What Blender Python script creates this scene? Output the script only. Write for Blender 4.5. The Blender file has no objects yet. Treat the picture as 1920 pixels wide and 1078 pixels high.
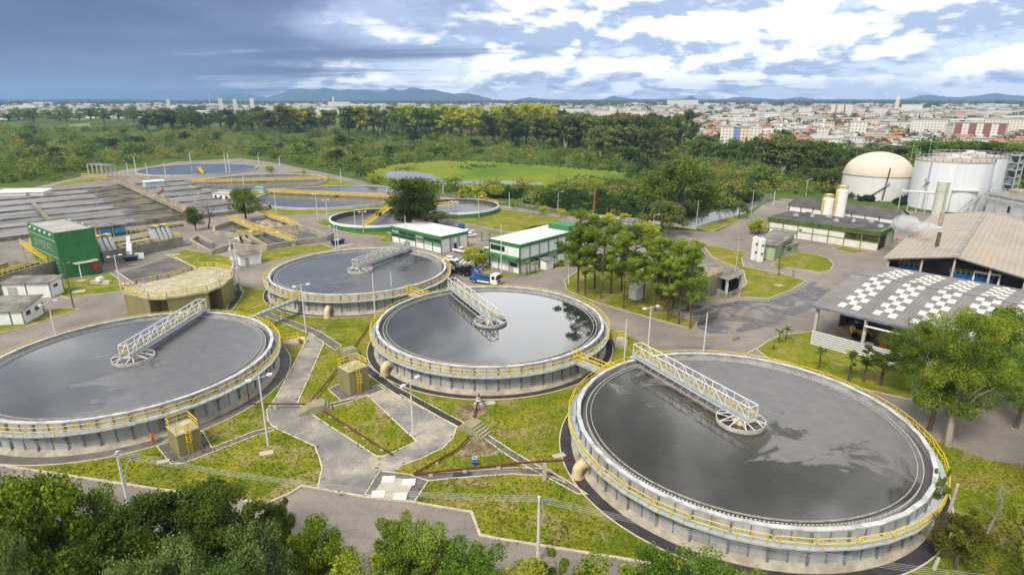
import bpy, math, random
import numpy as np
from mathutils import Vector, Matrix
from mathutils.geometry import tessellate_polygon
random.seed(7)
S = bpy.context.scene
COL = S.collection
PI = math.pi
R_ = math.radians

# ------------------------------------------------------------------ camera model (also used to read ground positions)
F, PIT, CAMH = 1113.0, R_(17.35), 42.5
SP, CP = math.sin(PIT), math.cos(PIT)
def g(px, py, z=0.0):
    x = (px-960)/F; y = (539-py)/F
    t = (z-CAMH)/(-SP+y*CP)
    return Vector((x*t, (CP+y*SP)*t, z))
def prj(v):
    X, Y, Z = v[0], v[1], v[2]-CAMH
    yc = Y*SP+Z*CP; zc = Y*CP-Z*SP
    return 960+F*X/zc, 539-F*yc/zc
def hg(px, py, yt):
    p = g(px, py); lo, hi = 0.0, 90.0
    for _ in range(40):
        m = (lo+hi)/2
        if prj((p.x, p.y, m))[1] > yt: lo = m
        else: hi = m
    return lo

# ------------------------------------------------------------------ materials
MATS = {}
def ramp(nt, fac, stops):
    r = nt.nodes.new('ShaderNodeValToRGB')
    els = r.color_ramp.elements
    while len(els) < len(stops): els.new(0.5)
    for e, (p, c) in zip(els, stops):
        e.position = p; e.color = (c, c, c, 1) if isinstance(c, (int, float)) else (*c, 1)
    nt.links.new(fac, r.inputs['Fac'])
    return r.outputs['Color']
def noise(nt, vec, scale, detail=4, rough=.6, dist=0, dim='3D'):
    n = nt.nodes.new('ShaderNodeTexNoise'); n.noise_dimensions = dim
    n.inputs['Scale'].default_value = scale; n.inputs['Detail'].default_value = detail
    n.inputs['Roughness'].default_value = rough; n.inputs['Distortion'].default_value = dist
    nt.links.new(vec, n.inputs['Vector'])
    return n.outputs['Fac']
def mixc(nt, fac, a, b, mode='MIX'):
    m = nt.nodes.new('ShaderNodeMix'); m.data_type = 'RGBA'; m.blend_type = mode
    for k, v in (('Factor', fac),):
        if isinstance(v, (int, float)): m.inputs[0].default_value = v
        else: nt.links.new(v, m.inputs[0])
    for i, v in ((6, a), (7, b)):
        if isinstance(v, tuple): m.inputs[i].default_value = (*v[:3], 1)
        else: nt.links.new(v, m.inputs[i])
    return m.outputs[2]
def vmap(nt, vec, sc):
    m = nt.nodes.new('ShaderNodeMapping'); m.inputs['Scale'].default_value = sc
    nt.links.new(vec, m.inputs['Vector']); return m.outputs['Vector']
def mathn(nt, op, a, b=None, c=None):
    m = nt.nodes.new('ShaderNodeMath'); m.operation = op
    for i, v in enumerate((a, b, c)):
        if v is None: continue
        if isinstance(v, (int, float)): m.inputs[i].default_value = v
        else: nt.links.new(v, m.inputs[i])
    return m.outputs[0]
def newmat(name):
    m = bpy.data.materials.new(name); m.use_nodes = True
    nt = m.node_tree; b = nt.nodes['Principled BSDF']
    return m, nt, b
def mat(name, col, rough=.75, var=.18, scale=1.2, metal=0.0, spec=.3, col2=None, stretch=(1, 1, 1), world=False, bump=0.0, fine=18, t=(.38, .62)):
    if name in MATS: return MATS[name]
    m, nt, b = newmat(name)
    if world:
        v = nt.nodes.new('ShaderNodeNewGeometry').outputs['Position']
    else:
        v = nt.nodes.new('ShaderNodeTexCoord').outputs['Object']
    v = vmap(nt, v, stretch)
    lo = tuple(c*(1-var) for c in col); hi = tuple(min(1, c*(1+var)) for c in col)
    if col2: hi = col2
    f1 = noise(nt, v, scale, 6, .65)
    c = ramp(nt, f1, [(t[0], lo), (t[1], hi)])
    f2 = noise(nt, v, fine, 3)
    c = mixc(nt, 1.0, c, ramp(nt, f2, [(.3, 1-var*.7), (.7, 1.0)]), 'MULTIPLY')
    nt.links.new(c, b.inputs['Base Color'])
    b.inputs['Roughness'].default_value = rough; b.inputs['Metallic'].default_value = metal
    b.inputs['Specular IOR Level'].default_value = spec
    if bump:
        bp = nt.nodes.new('ShaderNodeBump'); bp.inputs['Strength'].default_value = bump; bp.inputs['Distance'].default_value = .05
        nt.links.new(f2, bp.inputs['Height']); nt.links.new(bp.outputs['Normal'], b.inputs['Normal'])
    MATS[name] = m
    return m
LEAFGAIN = 1.85
def leafmat(name, cols, trans=.3, scale=.25, tint=False):
    """leaf colours: clump-sized noise plus a random shift per leaf and per tree"""
    if name in MATS: return MATS[name]
    cols = [tuple(v*LEAFGAIN for v in c) for c in cols]
    m, nt, b = newmat(name)
    geo = nt.nodes.new('ShaderNodeNewGeometry'); oi = nt.nodes.new('ShaderNodeObjectInfo')
    f = noise(nt, geo.outputs['Position'], scale, 3, .6)
    f = mathn(nt, 'ADD', f, mathn(nt, 'MULTIPLY_ADD', geo.outputs['Random Per Island'], .16 if tint else .3, -.08 if tint else -.15))
    f = mathn(nt, 'ADD', f, mathn(nt, 'MULTIPLY_ADD', oi.outputs['Random'], .24, -.12))
    if tint:
        at_ = nt.nodes.new('ShaderNodeAttribute'); at_.attribute_name = 'species'
        f = mathn(nt, 'ADD', f, mathn(nt, 'MULTIPLY_ADD', at_.outputs['Fac'], .5, -.25))
    n = len(cols)
    c = ramp(nt, f, [(.28+.44*i/(n-1), k) for i, k in enumerate(cols)])
    nt.links.new(c, b.inputs['Base Color'])
    b.inputs['Roughness'].default_value = .65; b.inputs['Specular IOR Level'].default_value = .08
    tr = nt.nodes.new('ShaderNodeBsdfTranslucent'); nt.links.new(c, tr.inputs['Color'])
    mx = nt.nodes.new('ShaderNodeMixShader'); mx.inputs[0].default_value = trans
    out = nt.nodes['Material Output']
    nt.links.new(b.outputs[0], mx.inputs[1]); nt.links.new(tr.outputs[0], mx.inputs[2]); nt.links.new(mx.outputs[0], out.inputs['Surface'])
    MATS[name] = m
    return m

# ------------------------------------------------------------------ mesh building
class MB:
    def __init__(s): s.v = []; s.f = []; s.m = []
    def add(s, vs, fs, m=0):
        o = len(s.v); s.v += [tuple(p) for p in vs]
        for f in fs: s.f.append(tuple(i+o for i in f)); s.m.append(m)
        return s
    def box(s, x0, x1, y0, y1, z0, z1, m=0):
        return s.hexa([(x0,y0,z0),(x1,y0,z0),(x1,y1,z0),(x0,y1,z0)], [(x0,y0,z1),(x1,y0,z1),(x1,y1,z1),(x0,y1,z1)], m)
    def hexa(s, lo, hi, m=0):
        n = len(lo)
        fs = [tuple(range(n))[::-1], tuple(range(n, 2*n))] + [(i, (i+1) % n, n+(i+1) % n, n+i) for i in range(n)]
        return s.add(list(lo)+list(hi), fs, m)
    def bar(s, p, q, w, h=None, m=0):
        p, q = Vector(p), Vector(q); h = h or w
        d = (q-p).normalized(); up = Vector((0,0,1)) if abs(d.z) < .95 else Vector((1,0,0))
        a = d.cross(up).normalized()*w/2; b = a.cross(d).normalized()*h/2
        return s.hexa([p-a-b, p+a-b, p+a+b, p-a+b], [q-a-b, q+a-b, q+a+b, q-a+b], m)
    def tube(s, p, q, r, r2=None, n=8, m=0):
        return s.path([p, q], [r, r if r2 is None else r2], n, m)
    def path(s, pts, r, n=6, m=0, closed=False):
        pts = [Vector(p) for p in pts]; k = len(pts)
        rs = r if isinstance(r, (list, tuple)) else [r]*k
        vs = []; a = None
        for i, p in enumerate(pts):
            if closed: d = pts[(i+1) % k]-pts[i-1]
            else: d = pts[min(i+1, k-1)]-pts[max(i-1, 0)]
            d.normalize()
            if a is None: a = d.cross(Vector((0,0,1)) if abs(d.z) < .9 else Vector((1,0,0))).normalized()
            else: a = (a-d*a.dot(d)).normalized()
            b = d.cross(a)
            vs += [p+(a*math.cos(2*PI*j/n)+b*math.sin(2*PI*j/n))*rs[i] for j in range(n)]
        fs = [(i*n+j, i*n+(j+1) % n, ((i+1) % k)*n+(j+1) % n, ((i+1) % k)*n+j) for i in range(k if closed else k-1) for j in range(n)]
        if not closed: fs += [tuple(range(n))[::-1], tuple(range((k-1)*n, k*n))]
        return s.add(vs, fs, m)
    def lathe(s, prof, n, closed=False, m=0, c=(0,0,0), a0=0, a1=2*PI):
        full = abs(a1-a0-2*PI) < 1e-6
        k = len(prof); cols = n if full else n+1
        vs = [(c[0]+r*math.cos(a0+(a1-a0)*i/n), c[1]+r*math.sin(a0+(a1-a0)*i/n), c[2]+z) for i in range(cols) for r, z in prof]
        fs = [(i*k+j, ((i+1) % cols)*k+j, ((i+1) % cols)*k+(j+1) % k, i*k+(j+1) % k) for i in range(n) for j in range(k if closed else k-1)]
        if closed and not full: fs += [tuple(range(k)), tuple(range(n*k, n*k+k))[::-1]]
        return s.add(vs, fs, m)
    def poly(s, pts, z=None, m=0):
        pts = [Vector((p[0], p[1], p[2] if z is None else z)) for p in pts]
        if sum(a.x*b.y-b.x*a.y for a, b in zip(pts, pts[1:]+pts[:1])) < 0: pts = pts[::-1]
        tr = [t for t in tessellate_polygon([pts])]
        out = []
        for t in tr:
            a, b, c = (pts[i] for i in t)
            out.append(t if (b-a).cross(c-a).z > 0 else t[::-1])
        return s.add(pts, out, m)
    def prism(s, pts, z0, z1, m=0):
        pts = [(p[0], p[1]) for p in pts]
        if sum(a[0]*b[1]-b[0]*a[1] for a, b in zip(pts, pts[1:]+pts[:1])) < 0: pts = pts[::-1]
        s.poly([(x, y, z1) for x, y in pts], None, m)
        n = len(pts)
        return s.add([(x, y, z0) for x, y in pts]+[(x, y, z1) for x, y in pts], [(i, (i+1) % n, n+(i+1) % n, n+i) for i in range(n)], m)
    def strip(s, pts, w, z0, z1, closed=False, m=0):
        P = [Vector((p[0], p[1])) for p in pts]; n = len(P); L = []; Rr = []
        for i in range(n):
            a = P[i]-P[i-1] if (i or closed) else P[1]-P[0]
            b = P[(i+1) % n]-P[i] if (i < n-1 or closed) else a
            a, b = a.normalized(), b.normalized()
            t = (a+b); t = t.normalized() if t.length > 1e-6 else a
            nn = Vector((-t.y, t.x)); k = w/2/max(.4, nn.dot(Vector((-a.y, a.x))))
            L.append(P[i]+nn*k); Rr.append(P[i]-nn*k)
        rng = range(n if closed else n-1)
        for i in rng:
            j = (i+1) % n
            s.add([(*L[i], z1), (*Rr[i], z1), (*Rr[j], z1), (*L[j], z1), (*L[i], z0), (*Rr[i], z0), (*Rr[j], z0), (*L[j], z0)],
                  [(0,1,2,3), (1,5,6,2), (4,0,3,7)]+([] if closed else ([(0,4,5,1)] if i == 0 else [])+([(3,2,6,7)] if i == n-2 else [])), m)
        return s
    def rail(s, pts, h=1.1, step=1.5, r=.035, closed=False, mid=True, m=0):
        pts = [Vector(p) for p in pts]
        q = pts+[pts[0]] if closed else pts
        for a, b in zip(q, q[1:]):
            s.bar(a+Vector((0,0,h)), b+Vector((0,0,h)), 2*r, 2*r, m)
            if mid: s.bar(a+Vector((0,0,h*.52)), b+Vector((0,0,h*.52)), 1.6*r, 1.6*r, m)
            k = max(1, round((b-a).length/step))
            for i in range(k+1): 
                p = a.lerp(b, i/k); s.bar(p, p+Vector((0,0,h)), 2*r, 2*r, m)
        return s
    def mesh(s, name, mats, smooth=False):
        me = bpy.data.meshes.new(name); me.from_pydata(s.v, [], s.f)
        for mm in (mats if isinstance(mats, (list, tuple)) else [mats]): me.materials.append(mm)
        if len(me.materials) > 1: me.polygons.foreach_set('material_index', s.m)
        if smooth:
            me.polygons.foreach_set('use_smooth', [True]*len(me.polygons))
            me.set_sharp_from_angle(angle=R_(38))
        me.update(); return me
    def build(s, name, mats, parent=None, loc=None, rz=0, smooth=False):
        return put(name, s.mesh(name, mats, smooth), parent, loc, rz)
def put(name, data, parent=None, loc=None, rz=0):
    o = bpy.data.objects.new(name, data); COL.objects.link(o)
    if parent: o.parent = parent
    if loc is not None: o.location = loc
    if rz: o.rotation_euler = (0, 0, rz)
    return o
def tag(o, label=None, cat=None, group=None, kind=None):
    for k, v in (('label', label), ('category', cat), ('group', group), ('kind', kind)):
        if v: o[k] = v
    return o
def thing(name, label, cat, loc=(0,0,0), rz=0, group=None):
    return tag(put(name, None, None, loc, rz), label, cat, group)
def struct(name, mb, m, smooth=False, **k):
    return tag(mb.build(name, m, smooth=smooth, **k), kind='structure')
def dup(root, loc, rz=0, label=None, group=None, sc=None):
    def rec(o, par):
        c = o.copy(); COL.objects.link(c)
        if par: c.parent = par
        for ch in KIDS.get(o, o.children): rec(ch, c)
        return c
    r = rec(root, None); r.location = loc; r.rotation_euler = (0, 0, rz)
    if sc: r.scale = sc if isinstance(sc, tuple) else (sc, sc, sc)
    if label: r['label'] = label
    if group: r['group'] = group
    return r
KIDS = {}
def once(root):      # remember a prototype's children so that copying stays fast
    def rec(o):
        KIDS[o] = list(o.children)
        for c in KIDS[o]: rec(c)
    rec(root); return root
class Use:
    """the first placement moves the prototype itself, later ones copy it"""
    def __init__(s, root): s.r = once(root); s.used = False
    def put(s, loc, rz=0, label=None, group=None, sc=1.0):
        if s.used: return dup(s.r, loc, rz, label, group, sc)
        s.used = True; o = s.r; o.location = loc; o.rotation_euler = (0, 0, rz)
        o.scale = sc if isinstance(sc, tuple) else (sc, sc, sc)
        if label: o['label'] = label
        if group: o['group'] = group
        return o

# palette
def asphalt_mat():
    m, nt, b = newmat('asphalt')
    v = nt.nodes.new('ShaderNodeNewGeometry').outputs['Position']
    c = ramp(nt, noise(nt, v, .05, 7, .7), [(.36, (.17,.152,.135)), (.5, (.235,.208,.178)), (.64, (.32,.275,.22))])
    c = mixc(nt, ramp(nt, noise(nt, vmap(nt, v, (.35,1.2,1)), .22, 6, .7, .6), [(.6, 0), (.72, .55)]), c, (.1,.09,.085))
    c = mixc(nt, ramp(nt, noise(nt, vmap(nt, v, (1.2,.3,1)), .3, 5, .7, .3), [(.62, 0), (.75, .4)]), c, (.4,.34,.26))
    vo = nt.nodes.new('ShaderNodeTexVoronoi'); vo.voronoi_dimensions = '2D'; vo.feature = 'DISTANCE_TO_EDGE'; vo.inputs['Scale'].default_value = .16
    w = nt.nodes.new('ShaderNodeVectorMath'); w.operation = 'ADD'; nt.links.new(v, w.inputs[0])
    nn = nt.nodes.new('ShaderNodeTexNoise'); nn.inputs['Scale'].default_value = .5; nn.inputs['Detail'].default_value = 4; nt.links.new(v, nn.inputs['Vector'])
    sc = nt.nodes.new('ShaderNodeVectorMath'); sc.operation = 'SCALE'; sc.inputs['Scale'].default_value = 2.5; nt.links.new(nn.outputs['Color'], sc.inputs[0]); nt.links.new(sc.outputs[0], w.inputs[1])
    nt.links.new(w.outputs[0], vo.inputs['Vector'])
    c = mixc(nt, ramp(nt, vo.outputs['Distance'], [(0, .28), (.012, 0)]), c, (.075,.065,.06))
    f = noise(nt, v, 3.5, 4, .7)
    c = mixc(nt, 1.0, c, ramp(nt, f, [(.3, .8), (.65, 1.0)]), 'MULTIPLY')
    nt.links.new(c, b.inputs['Base Color']); b.inputs['Roughness'].default_value = .9
    return m
ASPH = asphalt_mat()
DARKASPH = mat('dark_asphalt', (.055,.05,.055), .9, .25, .5, world=True, fine=6, bump=.2)
PATHGREY = mat('path_asphalt', (.16,.145,.135), .9, .2, .4, world=True, fine=6)
KERB = mat('kerb_concrete', (.5,.45,.37), .85, .15, .8, world=True)
CONC = mat('concrete', (.33,.31,.26), .85, .25, .5, stretch=(1,1,.25), fine=4)
CONCW = mat('weathered_concrete', (.19,.175,.13), .9, .35, .25, world=True, col2=(.33,.3,.24), fine=2)
CONCL = mat('light_concrete', (.5,.47,.4), .85, .15, .6)
WHITE = mat('white_paint', (.8,.8,.79), .6, .06, .6, fine=3, stretch=(1,1,.3))
CREAM = mat('cream_paint', (.74,.72,.64), .6, .08, .5, fine=3)
GREEN = mat('green_paint', (.045,.2,.065), .55, .12, .4, fine=3)
PGREEN = mat('pale_green_paint', (.36,.45,.26), .7, .15, .4, stretch=(1,1,.2), fine=3)
LGREEN = mat('moss_green_paint', (.17,.27,.07), .7, .25, .4, fine=3)
OLIVE = mat('olive_paint', (.26,.235,.11), .75, .1, .5, stretch=(1,1,.3), fine=3)
OLIVET = mat('olive_slab_top', (.42,.37,.2), .8, .2, .7, col2=(.52,.48,.33), fine=3)
YEL = mat('yellow_paint', (.76,.56,.02), .5, .12, 1, fine=5)
STEEL = mat('galvanised_steel', (.5,.53,.55), .5, .12, 1.5, metal=.15, fine=8)
STEELD = mat('grey_steel', (.2,.225,.245), .55, .2, 1.0, metal=.1, fine=6)
STEELW = mat('white_steel', (.7,.71,.72), .45, .1, 1.2, fine=5)
BLUEG = mat('bluegrey_deck', (.4,.45,.48), .55, .12, .8, fine=5)
GLASS = mat('dark_glass', (.02,.022,.025), .08, .2, .5, spec=.6)
BLINDS = mat('pale_blinds', (.38,.39,.36), .4, .3, .7, stretch=(1,1,.2))
BLUEP = mat('blue_paint', (.015,.12,.4), .45, .12, 1, fine=4)
NAVY = mat('navy_paint', (.02,.04,.14), .5, .2, 1, fine=4)
BLACKP = mat('black_paint', (.018,.02,.022), .3, .2, 1)
TYRE = mat('tyre_rubber', (.02,.02,.02), .9, .2, 4)
RED = mat('red_paint', (.45,.035,.025), .55, .12, 1)
RUST = mat('rust_red_pipe', (.13,.035,.025), .6, .3, 2, fine=6)
BEIGEP = mat('beige_pipe', (.68,.56,.34), .45, .1, .8)
WOOD = mat('timber_pole', (.18,.13,.09), .85, .3, 2, stretch=(1,1,.1))
BROWN = mat('brown_timber', (.22,.12,.06), .85, .3, 1)
ORANGE = mat('orange_cloth', (.75,.12,.02), .8, .1, 4)
SKIN = mat('skin', (.35,.19,.12), .6, .05, 5)
DENIM = mat('blue_cloth', (.05,.07,.16), .85, .1, 5)
FIBRE = mat('fibre_cement', (.2,.185,.165), .9, .3, .3, col2=(.3,.28,.25), fine=3)
BARK = mat('bark', (.13,.1,.075), .9, .3, 2, stretch=(1,1,.3))
BARKP = mat('pale_bark', (.38,.33,.27), .9, .3, 1.5, stretch=(1,1,.2))
HAZE, SUN_E, SUN_ANG, EXPO = 9.5e-5, 2.0, 16, 0.95
# ------------------------------------------------------------------ the ground, paving, lawns
def elev(x, y):
    r = math.hypot(x, y)
    return max(0.0, r-620)*0.0118 if r < 3200 else 30.4
def ground_mat():
    m, nt, b = newmat('scrub_ground')
    v = nt.nodes.new('ShaderNodeNewGeometry').outputs['Position']
    a = ramp(nt, noise(nt, v, .012, 6, .65), [(.38, (.05,.09,.015)), (.5, (.09,.15,.02)), (.62, (.15,.2,.03))])
    a = mixc(nt, .6, a, ramp(nt, noise(nt, v, .25, 4), [(.3, (.03,.05,.012)), (.7, (.1,.14,.03))]))
    nt.links.new(a, b.inputs['Base Color']); b.inputs['Roughness'].default_value = .95; b.inputs['Specular IOR Level'].default_value = .1
    return m
def lawn_mat(name, a, bcol, c, dry, sc=.09, dryt=(.55, .72)):
    m, nt, b = newmat(name)
    v = nt.nodes.new('ShaderNodeNewGeometry').outputs['Position']
    k = ramp(nt, noise(nt, v, sc, 6, .7, .4), [(.35, a), (.5, bcol), (.65, c)])
    k = mixc(nt, ramp(nt, noise(nt, v, sc*1.7, 7, .72, .6), [(dryt[0], 0), (dryt[1], .85)]), k, dry)
    f = noise(nt, v, 3.0, 5, .75)
    k = mixc(nt, 1.0, k, ramp(nt, f, [(.3, .5), (.62, 1.0)]), 'MULTIPLY')
    k = mixc(nt, ramp(nt, noise(nt, v, .6, 5, .75, .5), [(.5, 0), (.68, .55)]), k, (.07,.1,.01))
    nt.links.new(k, b.inputs['Base Color']); b.inputs['Roughness'].default_value = .95; b.inputs['Specular IOR Level'].default_value = .1
    bp = nt.nodes.new('ShaderNodeBump'); bp.inputs['Strength'].default_value = .5; bp.inputs['Distance'].default_value = .12
    nt.links.new(f, bp.inputs['Height']); nt.links.new(bp.outputs['Normal'], b.inputs['Normal'])
    return m
LAWN = lawn_mat('lawn_grass', (.115,.175,.008), (.21,.24,.013), (.3,.28,.026), (.36,.28,.12), sc=.13, dryt=(.5,.61))
MEADOW = lawn_mat('marsh_grass', (.11,.2,.018), (.2,.27,.018), (.29,.31,.022), (.3,.29,.03), .014)
def gravel_mat():
    m, nt, b = newmat('gravel_chips')
    v = nt.nodes.new('ShaderNodeNewGeometry').outputs['Position']
    k = ramp(nt, noise(nt, v, .14, 6, .7), [(.38, (.2,.192,.178)), (.5, (.3,.28,.25)), (.62, (.5,.44,.34))])
    k = mixc(nt, ramp(nt, noise(nt, v, .3, 7, .75, 1), [(.62, 0), (.68, .8)]), k, (.12,.16,.03))
    f = noise(nt, v, 9, 4, .8)
    k = mixc(nt, 1.0, k, ramp(nt, f, [(.3, .62), (.65, 1.0)]), 'MULTIPLY')
    nt.links.new(k, b.inputs['Base Color']); b.inputs['Roughness'].default_value = .95
    bp = nt.nodes.new('ShaderNodeBump'); bp.inputs['Strength'].default_value = .5; bp.inputs['Distance'].default_value = .05
    nt.links.new(f, bp.inputs['Height']); nt.links.new(bp.outputs['Normal'], b.inputs['Normal'])
    return m
GRAVEL = gravel_mat()
def water_mat(name, col, rough=.04, ripple=.02, scale=.6):
    m, nt, b = newmat(name)
    v = nt.nodes.new('ShaderNodeNewGeometry').outputs['Position']
    c = ramp(nt, noise(nt, v, .06, 4), [(.35, tuple(k*.8 for k in col)), (.65, tuple(k*1.2 for k in col))])
    nt.links.new(c, b.inputs['Base Color']); b.inputs['Roughness'].default_value = rough; b.inputs['Specular IOR Level'].default_value = .5
    b.inputs['IOR'].default_value = 1.33
    bp = nt.nodes.new('ShaderNodeBump'); bp.inputs['Strength'].default_value = ripple; bp.inputs['Distance'].default_value = .3
    nt.links.new(noise(nt, v, scale, 3), bp.inputs['Height']); nt.links.new(bp.outputs['Normal'], b.inputs['Normal'])
    return m

# one terrain sheet to the horizon, flat round the plant, rising gently under the town
mb = MB(); rings = [0, 60, 150, 300, 620, 900, 1300, 1800, 2400, 3200, 4500, 7000, 11800]; n = 64
vs = [(0,0,0)]
for r in rings[1:]:
    for j in range(n):
        x, y = r*math.sin(2*PI*j/n), r*math.cos(2*PI*j/n); vs.append((x, y, elev(x, y)))
fs = [(0, 1+(j+1) % n, 1+j) for j in range(n)]
for k in range(len(rings)-2):
    for j in range(n):
        a = 1+k*n; fs.append((a+j, a+(j+1) % n, a+n+(j+1) % n, a+n+j))
mb.add(vs, [f[::-1] for f in fs])
struct('ground', mb, ground_mat())

def PX(*p): return [g(x, y) for x, y in p]
def inset_ground(name, px, z, m): return struct(name, MB().poly([(p.x, p.y, z) for p in PX(*px)]), m)

inset_ground('plant_paving', [(-700,360),(-100,352),(60,352),(150,332),(252,316),(330,304),(450,297),(520,306),(640,331),(770,360),(960,388),(1090,409),(1210,428),(1310,434),(1345,434),(1400,408),(1430,384),(1470,372),(1600,384),(1800,405),(2100,430),(2500,700),(2500,1400),(960,1400),(-600,1200),(-1300,700)], .004, ASPH)
LAWNZ = .06
KB = MB()
def lawn(px, kerb=True, m=None, z=LAWNZ, name='lawn'):
    w = PX(*px)
    MBl = MB().prism([(p.x, p.y) for p in w], .006, z)
    struct(name, MBl, m or LAWN)
    if kerb: KB.strip(w, .22, .008, z+.06, closed=True)
# near lawn round the four tanks
near = [(-260,850),(0,873),(291,917),(499,945),(543,926),(566,912),(596,917),(696,934),(778,943),(884,961),(900,1004),(935,1011),(1168,1048),(1420,1095),(1800,1150),(2300,1190),(2300,930),(1990,885),(1860,864),(1757,828),(1600,745),(1400,700),(1236,655),(1144,617),(1100,560),(960,552),(850,540),(640,510),(510,525),(495,545),(445,535),(440,575),(300,610),(0,690),(-260,760)]
lawn(near, False)
KB.strip(PX(*near[:16]), .3, .01, .17)
lawn([(1418,655),(1440,640),(1462,629),(1524,622),(1620,655),(1720,690),(1850,735),(1800,762),(1700,748),(1600,725),(1500,690),(1440,672)])
lawn([(1058,526),(1063,545),(1120,568),(1211,594),(1292,616),(1304,611),(1311,592),(1290,568),(1262,545),(1240,522),(1190,500),(1100,495)])
lawn([(1318,460),(1350,463),(1405,474),(1390,485),(1394,500),(1440,509),(1480,517),(1510,527),(1485,543),(1440,560),(1385,557),(1390,541),(1400,532),(1394,508),(1335,482)])
lawn([(1446,497),(1465,484),(1497,473),(1530,477),(1553,485),(1564,497),(1556,507),(1538,512),(1515,508)])
lawn([(1306,428),(1336,434),(1398,409),(1381,405)])
lawn([(1560,466),(1585,462),(1634,474),(1600,476)])
lawn([(846,411),(931,391),(968,397),(1060,410),(1045,419),(1000,430),(958,436),(915,428),(872,419)])
lawn([(588,418),(630,406),(700,420),(735,440),(742,456),(706,453),(722,444),(668,440),(640,434)])
lawn([(246,331),(300,345),(370,362),(470,384),(484,400),(512,405),(562,404),(650,397),(740,394),(765,384),(764,374),(740,361),(640,338),(560,322),(500,331),(430,345),(360,350),(310,343),(262,332)])
lawn([(310,478),(350,468),(436,483),(438,500),(380,506),(328,485)])
lawn([(488,492),(490,471),(560,462),(606,458),(628,468),(560,478),(520,490)])
lawn([(108,530),(125,524),(192,514),(205,511),(220,522),(238,541),(222,547),(170,553),(130,560),(108,553)])
lawn([(-60,636),(0,625),(48,613),(100,598),(148,580),(134,577),(100,580),(40,600),(-60,615)])
lawn([(88,353),(130,347),(190,340),(178,337),(150,336),(110,345)])
lawn([(905,430),(960,440),(1000,424),(1040,420),(1000,432),(960,450)], False)
lawn([(895,508),(915,500),(925,506),(905,514)])
lawn([(925,515),(945,520),(985,518),(1080,492),(1100,484),(1060,490),(980,516),(940,512)], False)
struct('kerb', KB, KERB)
# gravel ways between the tanks, with their kerb lines
GK = MB()
gl = [(581.5,625),(608,643),(564,742),(558,756),(587,779),(668,831),(706,856),(712,884),(681,929),(596,916),(604,878),(599,859),(590,837),(518,804),(503,792),(500,770),(521,740)]
gr = [(706,856),(734,850),(781,828),(687,740),(722,727),(750,740),(856,801),(850,821),(831,840),(793,859),(756,872),(740,887),(712,884)]
for p in (gl, gr): inset_ground('gravel_path', p, LAWNZ+.006, GRAVEL)
GK.strip(PX(*gl[:6], (706,856), (720,856), *gr[1:4]), .16, .05, .13)
GK.strip(PX(*gl[9:], gl[0]), .16, .05, .13)
GK.strip(PX(*gr[5:11]), .16, .05, .13)
# dark footpaths and pads
def path(px, m=DARKASPH, z=LAWNZ+.012, kerb=True, name='footpath'):
    inset_ground(name, px, z, m)
    if kerb: GK.strip(PX(*px), .14, .05, z+.05, closed=True)
path([(497,583),(575,612),(602,623),(641,649),(628,657),(582,626),(495,592)], PATHGREY)
path([(680,668),(693,688),(712,702),(741,724),(771,740),(869,793),(862,802),(743,740),(716,722),(690,702),(672,680)], DARKASPH, LAWNZ+.010)
path([(901,818),(912,814),(960,846),(988,862),(1016,878),(1054,896),(1101,927),(1082,926),(1040,903),(1000,882),(960,860)], PATHGREY, LAWNZ+.014)
path([(767,890),(850,886),(960,877),(1030,880),(1060,905),(1030,893),(960,889),(850,897),(803,902)], PATHGREY, LAWNZ+.010)
path([(849,886.5),(886,884),(886,893.5),(849,896)], DARKASPH, LAWNZ+.018, False)
path([(712,884),(740,887),(765,890),(803,902),(777,941),(684,928)], PATHGREY, LAWNZ+.022)
path([(616,731),(637,720),(693,727),(708,722),(722,731),(690,742),(640,752)], PATHGREY, LAWNZ+.020)
path([(640,752),(668,743),(690,742),(650,756),(598,770),(596,764)], PATHGREY, LAWNZ+.010)
path([(397,840),(480,808),(519,800),(512,808),(480,817),(345,869),(320,870),(295,838),(330,815),(380,809)], PATHGREY, LAWNZ+.010)
path([(735,700),(760,722),(745,727),(700,700)], DARKASPH, LAWNZ+.024, False)
path([(440,533),(448,532),(456,548),(450,562),(436,580),(425,585)], DARKASPH)
GK.strip(PX((1416,655),(1400,664)), .2, .05, .13)
for px in ([(870,760),(905,752),(918,770),(880,795),(845,770)], [(900,800),(950,838),(940,852),(880,860),(850,858)], [(700,745),(735,770),(742,786),(706,780)]):
    inset_ground('bare_soil', px, LAWNZ+.004, mat('bare_soil', (.2,.13,.075), .95, .3, .5, world=True, col2=(.36,.29,.18), fine=5))
struct('kerb_edging', GK, mat('edging_concrete', (.6,.54,.42), .85, .12, 1, world=True))
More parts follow.
